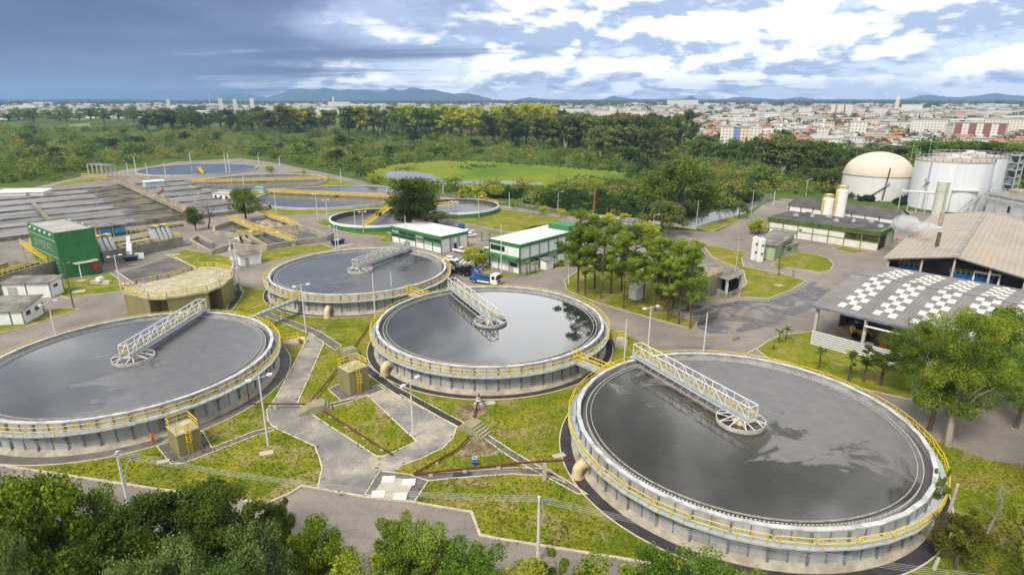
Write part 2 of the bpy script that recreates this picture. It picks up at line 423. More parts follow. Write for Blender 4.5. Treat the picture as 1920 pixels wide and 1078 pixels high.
# parking rows and crossing stripes
PK = MB()
for k in range(11):
    a, b = g(858+k*10.2, 417+k*1.9), g(886+k*11.5, 414+k*2.6)
    PK.strip([a, b], .18, .005, .012)
for k in range(8):
    a, b = g(861+k*6.3, 493+k*2.0), g(873+k*6.3, 484.5+k*1.9)
    PK.strip([a, b], .55, .005, .012)
PK.strip(PX((846,484),(880,481),(905,482)), .2, .005, .012)
struct('road_markings', PK, mat('road_paint', (.68,.66,.6), .7, .15, 2, world=True))
YM = mat('wet_asphalt', (.10,.1,.115), .35, .3, .35, world=True, spec=.5)
nt = YM.node_tree; tb = nt.nodes.new('ShaderNodeBsdfTransparent'); mx = nt.nodes.new('ShaderNodeMixShader'); v = nt.nodes.new('ShaderNodeNewGeometry').outputs['Position']
nt.links.new(ramp(nt, noise(nt, vmap(nt, v, (1,1.6,1)), .13, 8, .7, 1.0), [(.44, 0), (.54, .85)]), mx.inputs[0]); nt.links.new(tb.outputs[0], mx.inputs[1]); nt.links.new(nt.nodes['Principled BSDF'].outputs[0], mx.inputs[2]); nt.links.new(mx.outputs[0], nt.nodes['Material Output'].inputs['Surface'])
for px in ([(1305,612),(1325,575),(1390,563),(1440,565),(1490,548),(1525,528),(1560,535),(1520,580),(1450,610),(1380,625),(1330,625)], [(1372,634),(1386,630),(1389,636),(1376,640)]):
    inset_ground('damp_patch', px, .009, YM)
# marsh, pond and canal beyond the plant
struct('marsh_meadow', MB().poly([(p.x, p.y, .05) for p in PX((690,322),(740,308),(820,302),(900,302),(1010,310),(1100,317),(1160,322),(1206,331),(1185,343),(1150,341),(1120,350),(1060,347),(1010,353),(940,350),(880,356),(830,348),(790,350),(760,343),(720,338),(700,330))]), MEADOW)
PONDW = water_mat('pond_water', (.14,.145,.14), .12, .004, .3)
struct('pond_water', MB().poly([(p.x, p.y, .12) for p in PX((720,322),(750,320),(810,327),(818,333),(853,338),(900,340),(960,340),(1015,343),(1015,347),(900,346),(850,345),(815,342),(796,339),(760,336),(725,332))]), PONDW)
struct('canal_water', MB().poly([(p.x, p.y, .03) for p in PX((1255,418),(1330,400),(1371,389),(1423,369),(1445,362),(1452,370),(1440,376),(1396,400),(1336,416),(1305,426),(1270,424))]), PONDW)
# the diagonal access road outside the plant and the far highway
struct('far_road', MB().poly([(p.x, p.y, .02) for p in PX((-400,239),(0,236),(240,232),(300,233),(240,237),(0,242),(-400,248))]), mat('pale_road', (.42,.38,.33), .9, .1, .05, world=True))
for a in ([(100,229),(190,226),(240,228),(235,233),(150,236)], [(130,243),(170,240),(172,246),(135,247)], [(560,228),(700,232),(690,236),(590,236)]):
    struct('far_paddock', MB().poly([(p.x, p.y, elev(p.x, p.y)+.3) for p in PX(*a)]), mat('paddock_grass', (.2,.24,.08), .95, .2, .02, world=True))
# ------------------------------------------------------------------ the four clarifier tanks
TR = 20.387
TANKS = [(-59.436, 85.667), (-36.377, 136.975), (-3.929, 101.973), (28.815, 66.443)]
N = 36
PANEL = mat('tank_wall_panel', (.37,.375,.372), .7, .15, .45, stretch=(1,1,.18), col2=(.5,.502,.498), fine=2.2)
SKIRT = mat('tank_skirt', (.42,.38,.29), .9, .2, .6, fine=3)
RIMM = mat('tank_rim_white', (.5,.5,.49), .65, .2, .7, fine=2.5, col2=(.68,.68,.675))
LAUN = mat('launder_concrete', (.24,.235,.22), .85, .35, .8, fine=4)
t0 = thing('clarifier_tank', 'x', 'settling tank')
MB().lathe([(TR-.2,2.9),(TR+.1,2.9),(TR+.1,.3),(TR+.12,4.34),(TR-.2,4.34)][3:]+[(TR-.2,2.6),(TR-.2,0.02),(TR+.12,0.02)], 72, True).build('wall', PANEL, t0)
MB().lathe([(TR+.125,.75),(TR+.2,.72),(TR+.75,.1),(TR+.75,.02)], 72).build('skirt', SKIRT, t0)
MB().lathe([(TR+.22,4.345),(TR+.22,4.5),(TR-.28,4.5),(TR-.28,4.345)], N, True).build('rim', RIMM, t0)
MB().lathe([(TR-.205,3.3),(TR-1.05,3.3),(TR-1.05,2.8)], 72).build('launder', LAUN, t0)
w = MB(); K = 300; ra = TR-1.05
for k in range(K):
    a, b, c = 2*PI*k/K, 2*PI*(k+.5)/K, 2*PI*(k+1)/K
    P = lambda r, t, z: (r*math.cos(t), r*math.sin(t), z)
    w.add([P(ra,a,3.2),P(ra,b,3.2),P(ra,b,4.12),P(ra,a,4.12),P(ra-.08,a,3.2),P(ra-.08,b,3.2),P(ra-.08,b,4.12),P(ra-.08,a,4.12)], [(0,1,2,3),(5,4,7,6),(3,2,6,7),(1,5,6,2),(4,0,3,7)])
    w.add([P(ra,b,3.2),P(ra,c,3.2),P(ra,c,3.9),P(ra,b,3.9),P(ra-.08,b,3.2),P(ra-.08,c,3.2),P(ra-.08,c,3.9),P(ra-.08,b,3.9)], [(0,1,2,3),(5,4,7,6),(3,2,6,7)])
w.build('weir', mat('weir_plate', (.55,.53,.48), .7, .2, 2), t0)
MB().lathe([(TR-1.62,3.6),(TR-1.62,4.08),(TR-1.7,4.08),(TR-1.7,3.6)], 72, True).build('scum_baffle', mat('baffle_plate', (.4,.39,.36), .7, .25, 1.5), t0)
MB().lathe([(TR+.125,3.02),(TR+1.25,3.02),(TR+1.25,3.18),(TR+.125,3.18)], N, True).build('walkway', BLUEG, t0)
rb = MB().box(TR+.11, TR+.34, -.11, .11, .35, 4.33)
rb.hexa([(TR+.34,-.06,2.0),(TR+.42,-.06,2.0),(TR+.42,.06,2.0),(TR+.34,.06,2.0)], [(TR+1.1,-.06,3.0),(TR+1.2,-.06,3.0),(TR+1.2,.06,3.0),(TR+1.1,.06,3.0)])
ribm = rb.mesh('rib', STEELD)
stm = MB().box(TR+.11, TR+.22, -.06, .06, .6, 3.0).mesh('stiffener', STEELD)
stu = MB().box(TR+.11, TR+.2, -.05, .05, 3.2, 4.33).mesh('stiffener', STEELD)
ch = 2*(TR+1.2)*math.sin(PI/N)/2-.07; rr = TR+1.17
rl = MB()
zt, zm, zb = 4.42, 3.86, 3.1
loop = [(rr,-ch+.2,zt),(rr,ch-.2,zt),(rr,ch-.06,zt-.06),(rr,ch,zt-.2),(rr,ch,zm+.2),(rr,ch-.06,zm+.06),(rr,ch-.2,zm),(rr,-ch+.2,zm),(rr,-ch+.06,zm+.06),(rr,-ch,zm+.2),(rr,-ch,zt-.2),(rr,-ch+.06,zt-.06)]
rl.path(loop, .055, 5, closed=True)
for y in (-ch*.72, 0, ch*.72): rl.tube((rr,y,zb), (rr,y,zt), .05, n=5)
railm = rl.mesh('railing_section', YEL)
for k in range(N):
    a = 2*PI*k/N
    put('rib', ribm, t0, rz=a); put('stiffener', stm, t0, rz=a+PI/N); put('stiffener', stu, t0, rz=a+PI/N)
    put('railing_section', railm, t0, rz=a+PI/N)
once(t0)
def tank_water(name, base, dirt, thr, grad=None, rough=.05, scum_rough=.3):
    m, nt, b = newmat(name)
    v = nt.nodes.new('ShaderNodeTexCoord').outputs['Object']
    f = noise(nt, vmap(nt, v, (1,1.3,1)), .09, 8, .6, 1.2)
    if grad:
        sx = nt.nodes.new('ShaderNodeSeparateXYZ'); nt.links.new(v, sx.inputs[0])
        gx = mathn(nt, 'ADD', mathn(nt, 'MULTIPLY', sx.outputs[0], grad[0]), mathn(nt, 'MULTIPLY', sx.outputs[1], grad[1]))
        f = mathn(nt, 'ADD', f, gx)
    k = ramp(nt, f, [(thr-.035, 0), (thr+.02, 1)])
    fine = noise(nt, v, .5, 6, .7)
    b1 = mixc(nt, 1.0, base[0], ramp(nt, noise(nt, v, .07, 3), [(.35, .8), (.65, 1.2)]), 'MULTIPLY')
    c1 = mixc(nt, ramp(nt, noise(nt, v, .11, 3), [(.4, 0), (.6, 1)]), base[0], base[1])
    c2 = mixc(nt, ramp(nt, fine, [(.35, 0), (.65, 1)]), dirt[0], dirt[1])
    stk = noise(nt, vmap(nt, v, (.5,1.6,1)), .35, 8, .72, 2.2)
    c1 = mixc(nt, ramp(nt, stk, [(.62, 0), (.7, .4)]), c1, dirt[0])
    c1 = mixc(nt, ramp(nt, noise(nt, v, 2.2, 3, .6), [(.72, 0), (.76, .7)]), c1, (.22,.21,.19))
    c2 = mixc(nt, ramp(nt, noise(nt, v, 1.6, 3, .6), [(.68, 0), (.74, .6)]), c2, (.34,.33,.32))
    nt.links.new(mixc(nt, k, c1, c2), b.inputs['Base Color'])
    rn = mathn(nt, 'MULTIPLY_ADD', k, scum_rough-rough, rough)
    nt.links.new(rn, b.inputs['Roughness'])
    b.inputs['IOR'].default_value = 1.6
    bp = nt.nodes.new('ShaderNodeBump'); bp.inputs['Strength'].default_value = .04; bp.inputs['Distance'].default_value = .1
    nt.links.new(noise(nt, v, .8, 3, .5, .5), bp.inputs['Height']); nt.links.new(bp.outputs['Normal'], b.inputs['Normal'])
    return m
WM = [tank_water('tank_water_grey', ((.075,.08,.088), (.1,.1,.1)), ((.12,.117,.12), (.15,.145,.145)), .5, (.02, .006), .06, .18),
      tank_water('tank_water_slate', ((.085,.095,.108), (.115,.12,.13)), ((.11,.11,.113), (.14,.138,.138)), .56, (.012,-.006), .05, .16),
      tank_water('tank_water_clear', ((.022,.024,.025), (.034,.034,.033)), ((.16,.16,.155), (.2,.2,.19)), .68, None, .025, .1),
      tank_water('tank_water_scum', ((.034,.032,.025), (.05,.046,.034)), ((.115,.106,.105), (.16,.149,.147)), .515, (.016, .014), .06, .42)]
TLAB = ['round settling tank at the left edge, below the olive distribution chamber', 'farthest of the four large yellow-railed settling tanks, in front of the green and white offices',
        'middle settling tank between the other three, its clear water mirroring white clouds', 'nearest settling tank at the right, half covered by grey scum']
APR = [(1.7, PATHGREY), (.9, DARKASPH), (1.2, DARKASPH), (1.5, DARKASPH)]
BLAB = ['scraper bridge reaching over the tank at the left edge towards the olive chamber', 'scraper bridge over the farthest large tank, pointing at the low green and white office',
        'scraper bridge over the cloud-mirroring middle tank, pointing at the parked trucks', 'longest looking scraper bridge, over the nearest scum-covered tank']
# the rotating bridge
br = thing('scraper_bridge', 'x', 'tank bridge')
X0, X1, W, Z0, Z1 = -1.7, TR+.3, .75, 4.85, 6.9
tm = MB()
for s in (-1, 1):
    tm.bar((X0, s*W, Z1), (X1, s*W, Z1), .13); tm.bar((X0, s*W, Z0), (X1, s*W, Z0), .13)
    n = 12
    for k in range(n+1):
        x = X0+(X1-X0)*k/n
        tm.bar((x, s*W, Z0), (x, s*W, Z1), .1)
        if k < n: tm.bar((x, s*W, Z1 if k % 2 else Z0), (X0+(X1-X0)*(k+1)/n, s*W, Z0 if k % 2 else Z1), .08)
for k in range(0, 13):
    x = X0+(X1-X0)*k/12
    if k in (0, 12): tm.bar((x, -W, Z1), (x, W, Z1), .1)
    tm.bar((x, -W, Z0), (x, W, Z0), .1)
tm.build('truss', STEELW, br)
MB().box(X0, X1, -W+.06, W-.06, Z0+.07, Z0+.13).box(X0, X1, -W-.05, -W+.05, Z0+.07, Z0+.5).box(X0, X1, W-.05, W+.05, Z0+.07, Z0+.5).build('deck', BLUEG, br)
hr = MB()
for s in (-.6, .6): hr.rail([(X0+.1, s, Z0+.13), (X1-.1, s, Z0+.13)], 1.1, 1.9, .03)
hr.bar((X0+.1, -.6, Z0+1.2), (X0+.1, .6, Z0+1.2), .06); hr.bar((X0+.1, -.6, Z0+.7), (X0+.1, .6, Z0+.7), .06)
hr.build('handrail', YEL, br)
sb = MB().box(2.9, TR-1.75, 1.05, 1.17, 3.84, 4.25)
for k in range(10): sb.bar((3.2+k*1.62, W, Z0), (3.2+k*1.62, 1.1, 4.2), .07)
sb.build('scum_blade', mat('blade_plate', (.36,.33,.29), .7, .25, 1.5), br)
MB().lathe([(3.0,3.85),(3.0,4.42),(2.88,4.42),(2.88,3.85)], 40, True).build('inlet_ring', mat('ring_plate', (.5,.48,.45), .6, .2, 1.2), br)
sp = MB()
for k, (a, x) in enumerate(((35,1.2),(75,.4),(105,-.4),(145,-1.2),(15,1.9),(165,-1.5))):
    for s in (-1, 1):
        p = (2.94*math.cos(R_(a)), s*2.94*math.sin(R_(a)), 4.42)
        sp.bar(p, (x, s*W, Z0), .1)
        if k < 4: sp.bar(p, (x*.3, s*.4, 4.3), .08)
sp.build('spoke', STEELW, br)
MB().lathe([(0,4.7),(.5,4.66),(.9,4.5),(1.0,4.2),(1.0,3.8)], 24).build('centre_drum', BEIGEP, br, smooth=True)
MB().box(X1-.1, X1+.75, -.9, .9, 4.52, 4.6).box(X1-.2, X1+.3, .1, .6, 4.95, 5.5).tube((X1-.25,-.5,4.72), (X1-.25,-.9,4.72), .22, n=14).tube((X1-.25,.5,4.72), (X1-.25,.9,4.72), .22, n=14).build('drive_unit', STEEL, br)
br.scale = (1,1,1); once(br)
ends = [g(372,588,4.7), g(772,466,4.7), g(848,541,4.7), g(1192,668,4.7)]
for i, (cx, cy) in enumerate(TANKS):
    loc = (cx, cy, LAWNZ)
    rz = R_(i*2.5)
    if i == 0: t0.location = loc; T = t0; T['label'] = TLAB[0]; T['group'] = 'large settling tanks'
    else: T = dup(t0, loc, rz, TLAB[i], 'large settling tanks')
    w = MB().lathe([(.02,0),(4,0),(TR-1.13,0)], 72).build('water', WM[i], loc=(cx, cy, 3.92+LAWNZ)); tag(w, kind='structure')
    w = MB().lathe([(TR-1.04,0),(TR-.21,0)], 72).build('launder_water', water_mat('launder_water', (.1,.1,.1), .2, .3, 3), loc=(cx, cy, 3.52+LAWNZ)); tag(w, kind='structure')
    wd, am = APR[i]
    a = MB().lathe([(TR+.7,0),(TR+.7+wd,0)], 72)
    struct('tank_apron', a, am, loc=(cx, cy, LAWNZ+.016))
    struct('apron_kerb', MB().lathe([(TR+.7+wd,-.02),(TR+.7+wd,.06),(TR+.84+wd,.06),(TR+.84+wd,-.02)], 72), MATS['edging_concrete'], loc=(cx, cy, LAWNZ+.016))
    rzb = math.atan2(ends[i].y-cy, ends[i].x-cx)
    if i == 0: br.location = loc; br.rotation_euler = (0,0,rzb); br['label'] = BLAB[0]; br['group'] = 'scraper bridges on the large tanks'
    else: dup(br, loc, rzb, BLAB[i], 'scraper bridges on the large tanks')
# link bridges from tank to tank
CW = [(0, 1, 'long yellow-railed catwalk joining the left edge tank to the farthest large tank', True), (1, 2, 'short yellow-railed catwalk between the farthest and the middle large tank', False), (2, 3, 'short yellow-railed catwalk between the middle and the nearest large tank', False)]
for i, j, lab, legs in CW:
    a, b = Vector((*TANKS[i], 0)), Vector((*TANKS[j], 0)); d = (b-a).normalized()
    p, q = a+d*(TR+.9), b-d*(TR+.9); L = (q-p).length
    c = thing('catwalk', lab, 'catwalk', (p.x, p.y, 3.28), math.atan2(d.y, d.x), 'catwalks between the tanks')
    MB().box(0, L, -.6, .6, .0, .1).box(0, L, -.66, -.6, -.35, .2).box(0, L, .6, .66, -.35, .2).build('deck', BLUEG, c)
    for s in (-.62, .62): MB().rail([(0,s,.1),(L,s,.1)], 1.15, 1.3, .045).build('handrail', YEL, c)
    # a stile over the tank railings at both ends
    st = MB()
    for x in (-.5, L+.5):
        for s in (-.5, .5): st.rail([(x-.5,s,0),(x+.5,s,0)], 1.75, .5, .045)
    st.build('stile_rail', YEL, c)
    if legs:
        for x in (L*.33, L*.72):
            for s in (-.55, .55): MB().bar((x,s,-3.25), (x,s,-.35), .16).box(x-.35, x+.35, s-.25, s+.25, -3.26, -3.1).build('leg', STEEL, c)
# beige inlet elbows
EL = [((622,588), 1, 'beige elbow pipe at the foot of the farthest large tank'), ((733,700), 2, 'beige elbow pipe at the middle tank, right of the olive box'), ((1094,893), 3, 'beige elbow pipe at the nearest tank, beside the dark paving')]
for (px, py), i, lab in EL:
    p = g(px, py); c = Vector((*TANKS[i], 0)); a = math.atan2(p.y-c.y, p.x-c.x)
    e = thing('elbow_pipe', lab, 'pipe', (c.x, c.y, LAWNZ), a, 'beige inlet elbows')
    r = TR+.12
    pts = [(r-.1,0,1.75),(r+.45,0,1.75)]+[(r+.45+.95*math.sin(R_(t)), 0, .8+.95*math.cos(R_(t))) for t in range(15, 91, 15)]+[(r+1.4,0,-.02)]
    MB().path(pts, .62, 18).build('elbow', BEIGEP, e, smooth=True)
    MB().tube((r+.02,0,1.75), (r+.14,0,1.75), .8, n=18).tube((r+1.4,0,0), (r+1.4,0,.12), .8, n=18).build('flange', mat('beige_flange', (.45,.37,.22), .6, .15, 1), e)
# ------------------------------------------------------------------ buildings of the plant
DARKPAD = mat('pad_asphalt', (.12,.11,.108), .9, .2, .15, world=True, col2=(.18,.165,.155), fine=3)
def bframe(name, A, B, label, cat, group=None, z=LAWNZ):
    a, b = (A if isinstance(A, Vector) else g(*A)), (B if isinstance(B, Vector) else g(*B)); d = b-a
    return thing(name, label, cat, (a.x, a.y, z), math.atan2(d.y, d.x), group), math.hypot(d.x, d.y)
def windows(root, rects, name='window', glass=GLASS, frame=GREEN, axis='x', pos=0.0, out=-1, bars=1):
    """rects (a0,a1,z0,z1) on the wall plane; each window is its own part with its glass as a sub-part"""
    for a0, a1, z0, z1 in rects:
        f = MB(); o = out*.06; t = .07
        def bx(u0, u1, w0, w1, d0, d1, M):
            lo, hi = sorted((pos+d0*out, pos+d1*out))
            if axis == 'x': M.box(u0, u1, lo, hi, w0, w1)
            else: M.box(lo, hi, u0, u1, w0, w1)
        bx(a0, a1, z1-t, z1, .005, .09, f); bx(a0, a1, z0, z0+t, .005, .09, f)
        bx(a0, a0+t, z0+t, z1-t, .005, .09, f); bx(a1-t, a1, z0+t, z1-t, .005, .09, f)
        for k in range(bars):
            u = a0+(a1-a0)*(k+1)/(bars+1); bx(u-.03, u+.03, z0+t, z1-t, .005, .08, f)
        fo = f.build(name, frame, root)
        p = MB(); bx(a0+t, a1-t, z0+t, z1-t, .005, .04, p); p.build('pane', glass, fo)
ROOFW = mat('white_roof_membrane', (.78,.77,.74), .8, .08, .25, fine=3)
# low office with ribbon windows
b, L = bframe('office_building', (735.6,453), (828,475.6), 'single-storey green and white office with a flat white roof behind the farthest large tank', 'office')
D, Hh = 10.7, 5.0
MB().box(0, L, 0, D, 0, Hh-.9).build('wall', WHITE, b)
MB().box(-.15, L+.15, -.15, D+.15, Hh-.9, Hh).build('fascia', GREEN, b)
MB().box(.1, L-.1, .1, D-.1, Hh, Hh+.06).box(-.1, L+.1, D-.15, D+.1, Hh+.001, Hh+.35).build('roof', ROOFW, b)
mu = MB(); nb = 6
for k in range(nb+1): mu.box(L*k/nb-.12, L*k/nb+.12, -.13, -.003, 0, Hh-.9)
mu.box(.12, L-.12, -.1, -.003, 2.75, 3.0)
for y in (3.4, 7.2, D-.12): mu.box(L+.003, L+.12, y-.1, y+.1, 0, Hh-.9)
mu.build('frame', GREEN, b)
for k in range(nb):
    x = L*k/nb
    windows(b, [(x+.2, x+L/nb-.2, 3.05, 4.0)], glass=GLASS if k in (1,2,4,5) else BLINDS, bars=3)
    windows(b, [(x+.2, x+L/nb-.2, 1.8, 2.7)], glass=BLINDS if k > 2 else GLASS, bars=2)
d = MB().box(L+.004, L+.06, 5.0, 6.0, 0, 2.2).build('door', GLASS, b)
MB().box(L+.002, L+.03, 3.5, 4.95, 0, 4.05).box(L+.002, L+.03, 6.05, 7.1, 0, 4.05).build('recess_panel', mat('grey_panel', (.5,.5,.5), .7, .1, 1), b)
MB().box(L*.32, L*.32+1.3, -.8, -.16, 0, 1.4).build('equipment_box', GREEN, b)
# two-storey office
b, W2 = bframe('office_building', (918,500), (975,514), 'two-storey green and white office with a balcony beside the tall tree group', 'office')
L2, Hh = 27.0, 7.7
MB().box(0, W2, 0, L2, 0, Hh-.9).build('wall', WHITE, b)
MB().box(-.15, W2+.15, -.15, L2+.15, Hh-.9, Hh).build('fascia', GREEN, b)
MB().box(.1, W2-.1, .1, L2-.1, Hh, Hh+.06).build('roof', ROOFW, b)
MB().box(W2*.3, W2-.3, L2-6, L2-.5, Hh+.06, Hh+1.5).build('roof_penthouse', GREEN, b)
MB().box(-2.2, W2+.12, -1.6, -.16, 3.35, 4.3).box(-2.2, -.16, -.16, 6, 3.35, 4.3).build('balcony', GREEN, b)
mu = MB()
for k in range(8): mu.box(W2+.003, W2+.13, L2*k/7-.12, L2*k/7+.12, 0, Hh-.9)
mu.box(W2+.003, W2+.1, .12, L2-.12, 3.4, 3.75); mu.box(-.1, .25, -.13, -.003, 0, Hh-.9); mu.box(W2-.3, W2+.13, -.13, -.003, 0, Hh-.9)
for x in (3.4, 7.2): mu.box(x-.12, x+.12, -.13, -.003, 0, 3.3)
mu.build('frame', GREEN, b)
windows(b, [(.5, 5.6, 5.0, 6.4)], bars=4); windows(b, [(7.6, 9.9, 1.5, 2.6)], bars=3)
for k in range(7):
    y = L2*k/7; windows(b, [(y+.3, y+L2/7-.3, 2.2, 3.3)], axis='y', pos=W2, out=1, bars=3, glass=GLASS if k % 3 else BLINDS)
windows(b, [(L2*5/7+.3, L2*6/7-.3, 5.2, 6.3), (L2*6/7+.3, L2-.3, 5.2, 6.3)], axis='y', pos=W2, out=1, bars=2)
MB().box(7.6, 8.6, -.07, -.004, 0, 1.4).build('door', BLINDS, b)
for k in range(3): MB().tube((3+2*k, 3+k*4, Hh+.06), (3+2*k, 3+k*4, Hh+1.0), .25, n=10).build('roof_vent', WHITE, b)
# tall green building
b, L = bframe('pump_house', Vector((-112.2,142.6,0)), Vector((-106.9,149.4,0)), 'tall windowless green building with white lettering beside the yellow stairs', 'building')
D, Hh = 21.5, 11.5
MB().box(0, L, 0, D, 0, Hh).build('wall', GREEN, b)
rf = MB().box(.15, L-.15, .15, D-.15, Hh, Hh+.08).build('roof', mat('roof_grey', (.4,.37,.35), .9, .15, .3, fine=3), b)
pr_ = MB()
for s in ((0,L,0,.2),(0,L,D-.2,D),(0,.2,.2,D-.2),(L-.2,L,.2,D-.2)): pr_.box(*s, Hh+.001, Hh+.3)
pr_.build('parapet', GREEN, b)
for k in range(5): MB().box(-.35, -.003, 2+k*D/5.5, 2.9+k*D/5.5, Hh-.6, Hh-.15).build('wall_lamp', WHITE, b)
for k in range(4): MB().lathe([(0,.25),(.2,.2),(.22,0)], 8).build('roof_lamp', WHITE, b, loc=(L-.3, 2+k*D/4.4, Hh+.3))
MB().box(-.06, -.003, .5, D-.5, Hh-2.0, Hh-1.85).box(-.06, -.003, .5, D-.5, Hh-6.3, Hh-6.15).build('wall_stripe', CONCL, b)
def text(body, size, m, parent, loc, rot, ext=.03, name='lettering', width=1.0):
    c = bpy.data.curves.new(name, 'FONT'); c.body = body; c.size = size; c.extrude = ext; c.align_x = 'CENTER'; c.align_y = 'CENTER'
    o = put('tmp', c); bpy.context.view_layer.update()
    me = bpy.data.meshes.new_from_object(o.evaluated_get(bpy.context.evaluated_depsgraph_get())); bpy.data.objects.remove(o)
    me.materials.clear(); me.materials.append(m)
    o = put(name, me, parent, loc); o.rotation_euler = rot; o.scale = (width, 1, 1); return o
text('SANEPAR', 3.0, mat('letter_grey', (.26,.36,.28), .6, .2, 1), b, (-.05, D/2, Hh-4.1), (PI/2, 0, -PI/2), width=1.1)
MB().box(L*.28, L*.85, -2.2, -.004, 3.6, 3.75).box(L*.72, L*.88, -2.0, -.6, 3.76, 3.95).build('canopy', CONCL, b)
MB().tube((L*.36,-2.1,0), (L*.36,-2.1,3.6), .12, n=8).build('canopy_post', WHITE, b)
pd = MB().tube((L*.83,-.12,1.9), (L*.83,-.004,1.9), 1.0, n=28).build('pipe_disc', RED, b)
MB().tube((L*.83,-.14,1.9), (L*.83,-.121,1.9), .62, n=24).build('disc_cover', mat('disc_red', (.5,.08,.06), .6, .1, 1), pd)
p = thing('vent_cowl', 'grey hooded vent pipe standing by the green building wall', 'vent pipe', g(152,512,LAWNZ), .3)
MB().path([(0,0,0),(0,0,2.0),(.1,0,2.5),(.5,0,2.7),(.9,0,2.5)], .38, 10).build('pipe', PGREEN, p, smooth=True)
MB().box(-.5,.5,-.5,.5,0,.3).build('base', CONCL, p)
# small sheds on the left
def shed(name, A, B, D, h, label, wallm, roofm, over=.4, slope=.4, wins=(), door=None, ext=0, trim=None, cat='shed'):
    b, L = bframe(name, A, B, label, cat)
    MB().hexa([(-ext,0,0),(L,0,0),(L,D,0),(-ext,D,0)], [(-ext,0,h),(L,0,h),(L,D,h+slope),(-ext,D,h+slope)]).build('wall', wallm, b)
    o = over
    MB().hexa([(-o-ext,-o,h+.01-slope*o/D),(L+o,-o,h+.01-slope*o/D),(L+o,D+o,h+.01+slope*(1+o/D)),(-o-ext,D+o,h+.01+slope*(1+o/D))], [(-o-ext,-o,h+.17-slope*o/D),(L+o,-o,h+.17-slope*o/D),(L+o,D+o,h+.17+slope*(1+o/D)),(-o-ext,D+o,h+.17+slope*(1+o/D))]).build('roof', roofm, b)
    if trim:
        t = MB()
        for x in (-ext, L/2, L): t.box(x-.14, x+.14, -.06, -.003, 0, h)
        t.box(L+.003, L+.06, D-.28, D, 0, h); t.build('corner_post', trim, b)
    windows(b, [w for w in wins if w[0] == 'f' for w in [w[1:]]], frame=STEELD)
    windows(b, [w for w in wins if w[0] == 's' for w in [w[1:]]], frame=STEELD, axis='y', pos=L, out=1)
    if door: MB().box(door[0], door[1], -.06, -.004, 0, door[2]).build('door', BLINDS, b)
    return b, L
shed('electrical_shed', (8,560), (98,558), 4.5, 3.4, 'white shed with a grey flat roof standing above the shed with two dark windows', WHITE, FIBRE, wins=[('s',1.2,2.6,2.0,2.7)], door=(1.2,3.2,2.6), trim=STEELD)
shed('guard_shed', (0,610), (47,608), 6.5, 2.8, 'white shed with two dark side windows and a weathered low roof at the left edge', WHITE, FIBRE, wins=[('s',1.0,2.3,1.4,2.3),('s',3.8,5.1,1.4,2.3),('f',-1.5,.2,1.9,2.6)], ext=5, trim=STEELD, slope=1.0)
b, L = shed('pump_kiosk', (452,500), (490,494), 2.6, 2.9, 'small white kiosk beside the tall lattice mast', WHITE, FIBRE, slope=.2, door=(1.2,2.2,2.2))
# hexagonal olive distribution chamber
pp = [(-80.4,116.5),(-72.9,112.7),(-69.2,112.8),(-63.0,117.2),(-62.0,121.0),(-62.7,128.3),(-65.1,133.2),(-71.0,136.9),(-75.1,136.5),(-74.5,133.2),(-76.7,127.0),(-78.2,125.4),(-80.8,121.8),(-81.8,119.1)]
cx, cy = -71.5, 123.5
c = thing('distribution_chamber', 'olive concrete chamber with deep alcoves and a railed roof above the left edge tank', 'concrete chamber', (cx, cy, LAWNZ))
Q = [(x-cx, y-cy) for x, y in pp]
def inw(p, k): return (p[0]*(1-k), p[1]*(1-k))
body = [Q[0], Q[1], inw(Q[1],.3), inw(Q[2],.3), Q[2], Q[3], inw(Q[3],.32), inw(Q[4],.32), Q[4], Q[5], Q[6], Q[7], Q[8], Q[9], Q[10], Q[11], Q[12], Q[13]]
MB().prism([(x*.985, y*.985) for x, y in body], 0, 4.62).build('wall', OLIVE, c)
MB().prism(Q, 4.622, 5.0).build('roof_slab', OLIVET, c)
MB().rail([(*inw(q,.03), 5.0) for q in Q], 1.1, 1.5, .045, closed=True).build('railing', YEL, c)
for k, (i, j) in enumerate(((0,1),(2,3),(4,5),(6,7),(12,13))):
    a, d = Vector((*inw(Q[i],.2),5.0)), Vector((*inw(Q[j],.2),5.0))
    MB().bar(a+Vector((0,0,.5)), d+Vector((0,0,.5)), .12).bar(a, a+Vector((0,0,.55)), .1).bar(d, d+Vector((0,0,.55)), .1).bar(a.lerp(d,.5), a.lerp(d,.5)+Vector((0,0,.9)), .2).build('gate_frame', STEEL, c)
    e = a.lerp(d,.5)*.85; e.z = 5.004
    MB().box(-1.2,1.2,-.5,.5,0,.06).build('hatch', CONCL, c, loc=e, rz=math.atan2(d.y-a.y, d.x-a.x))
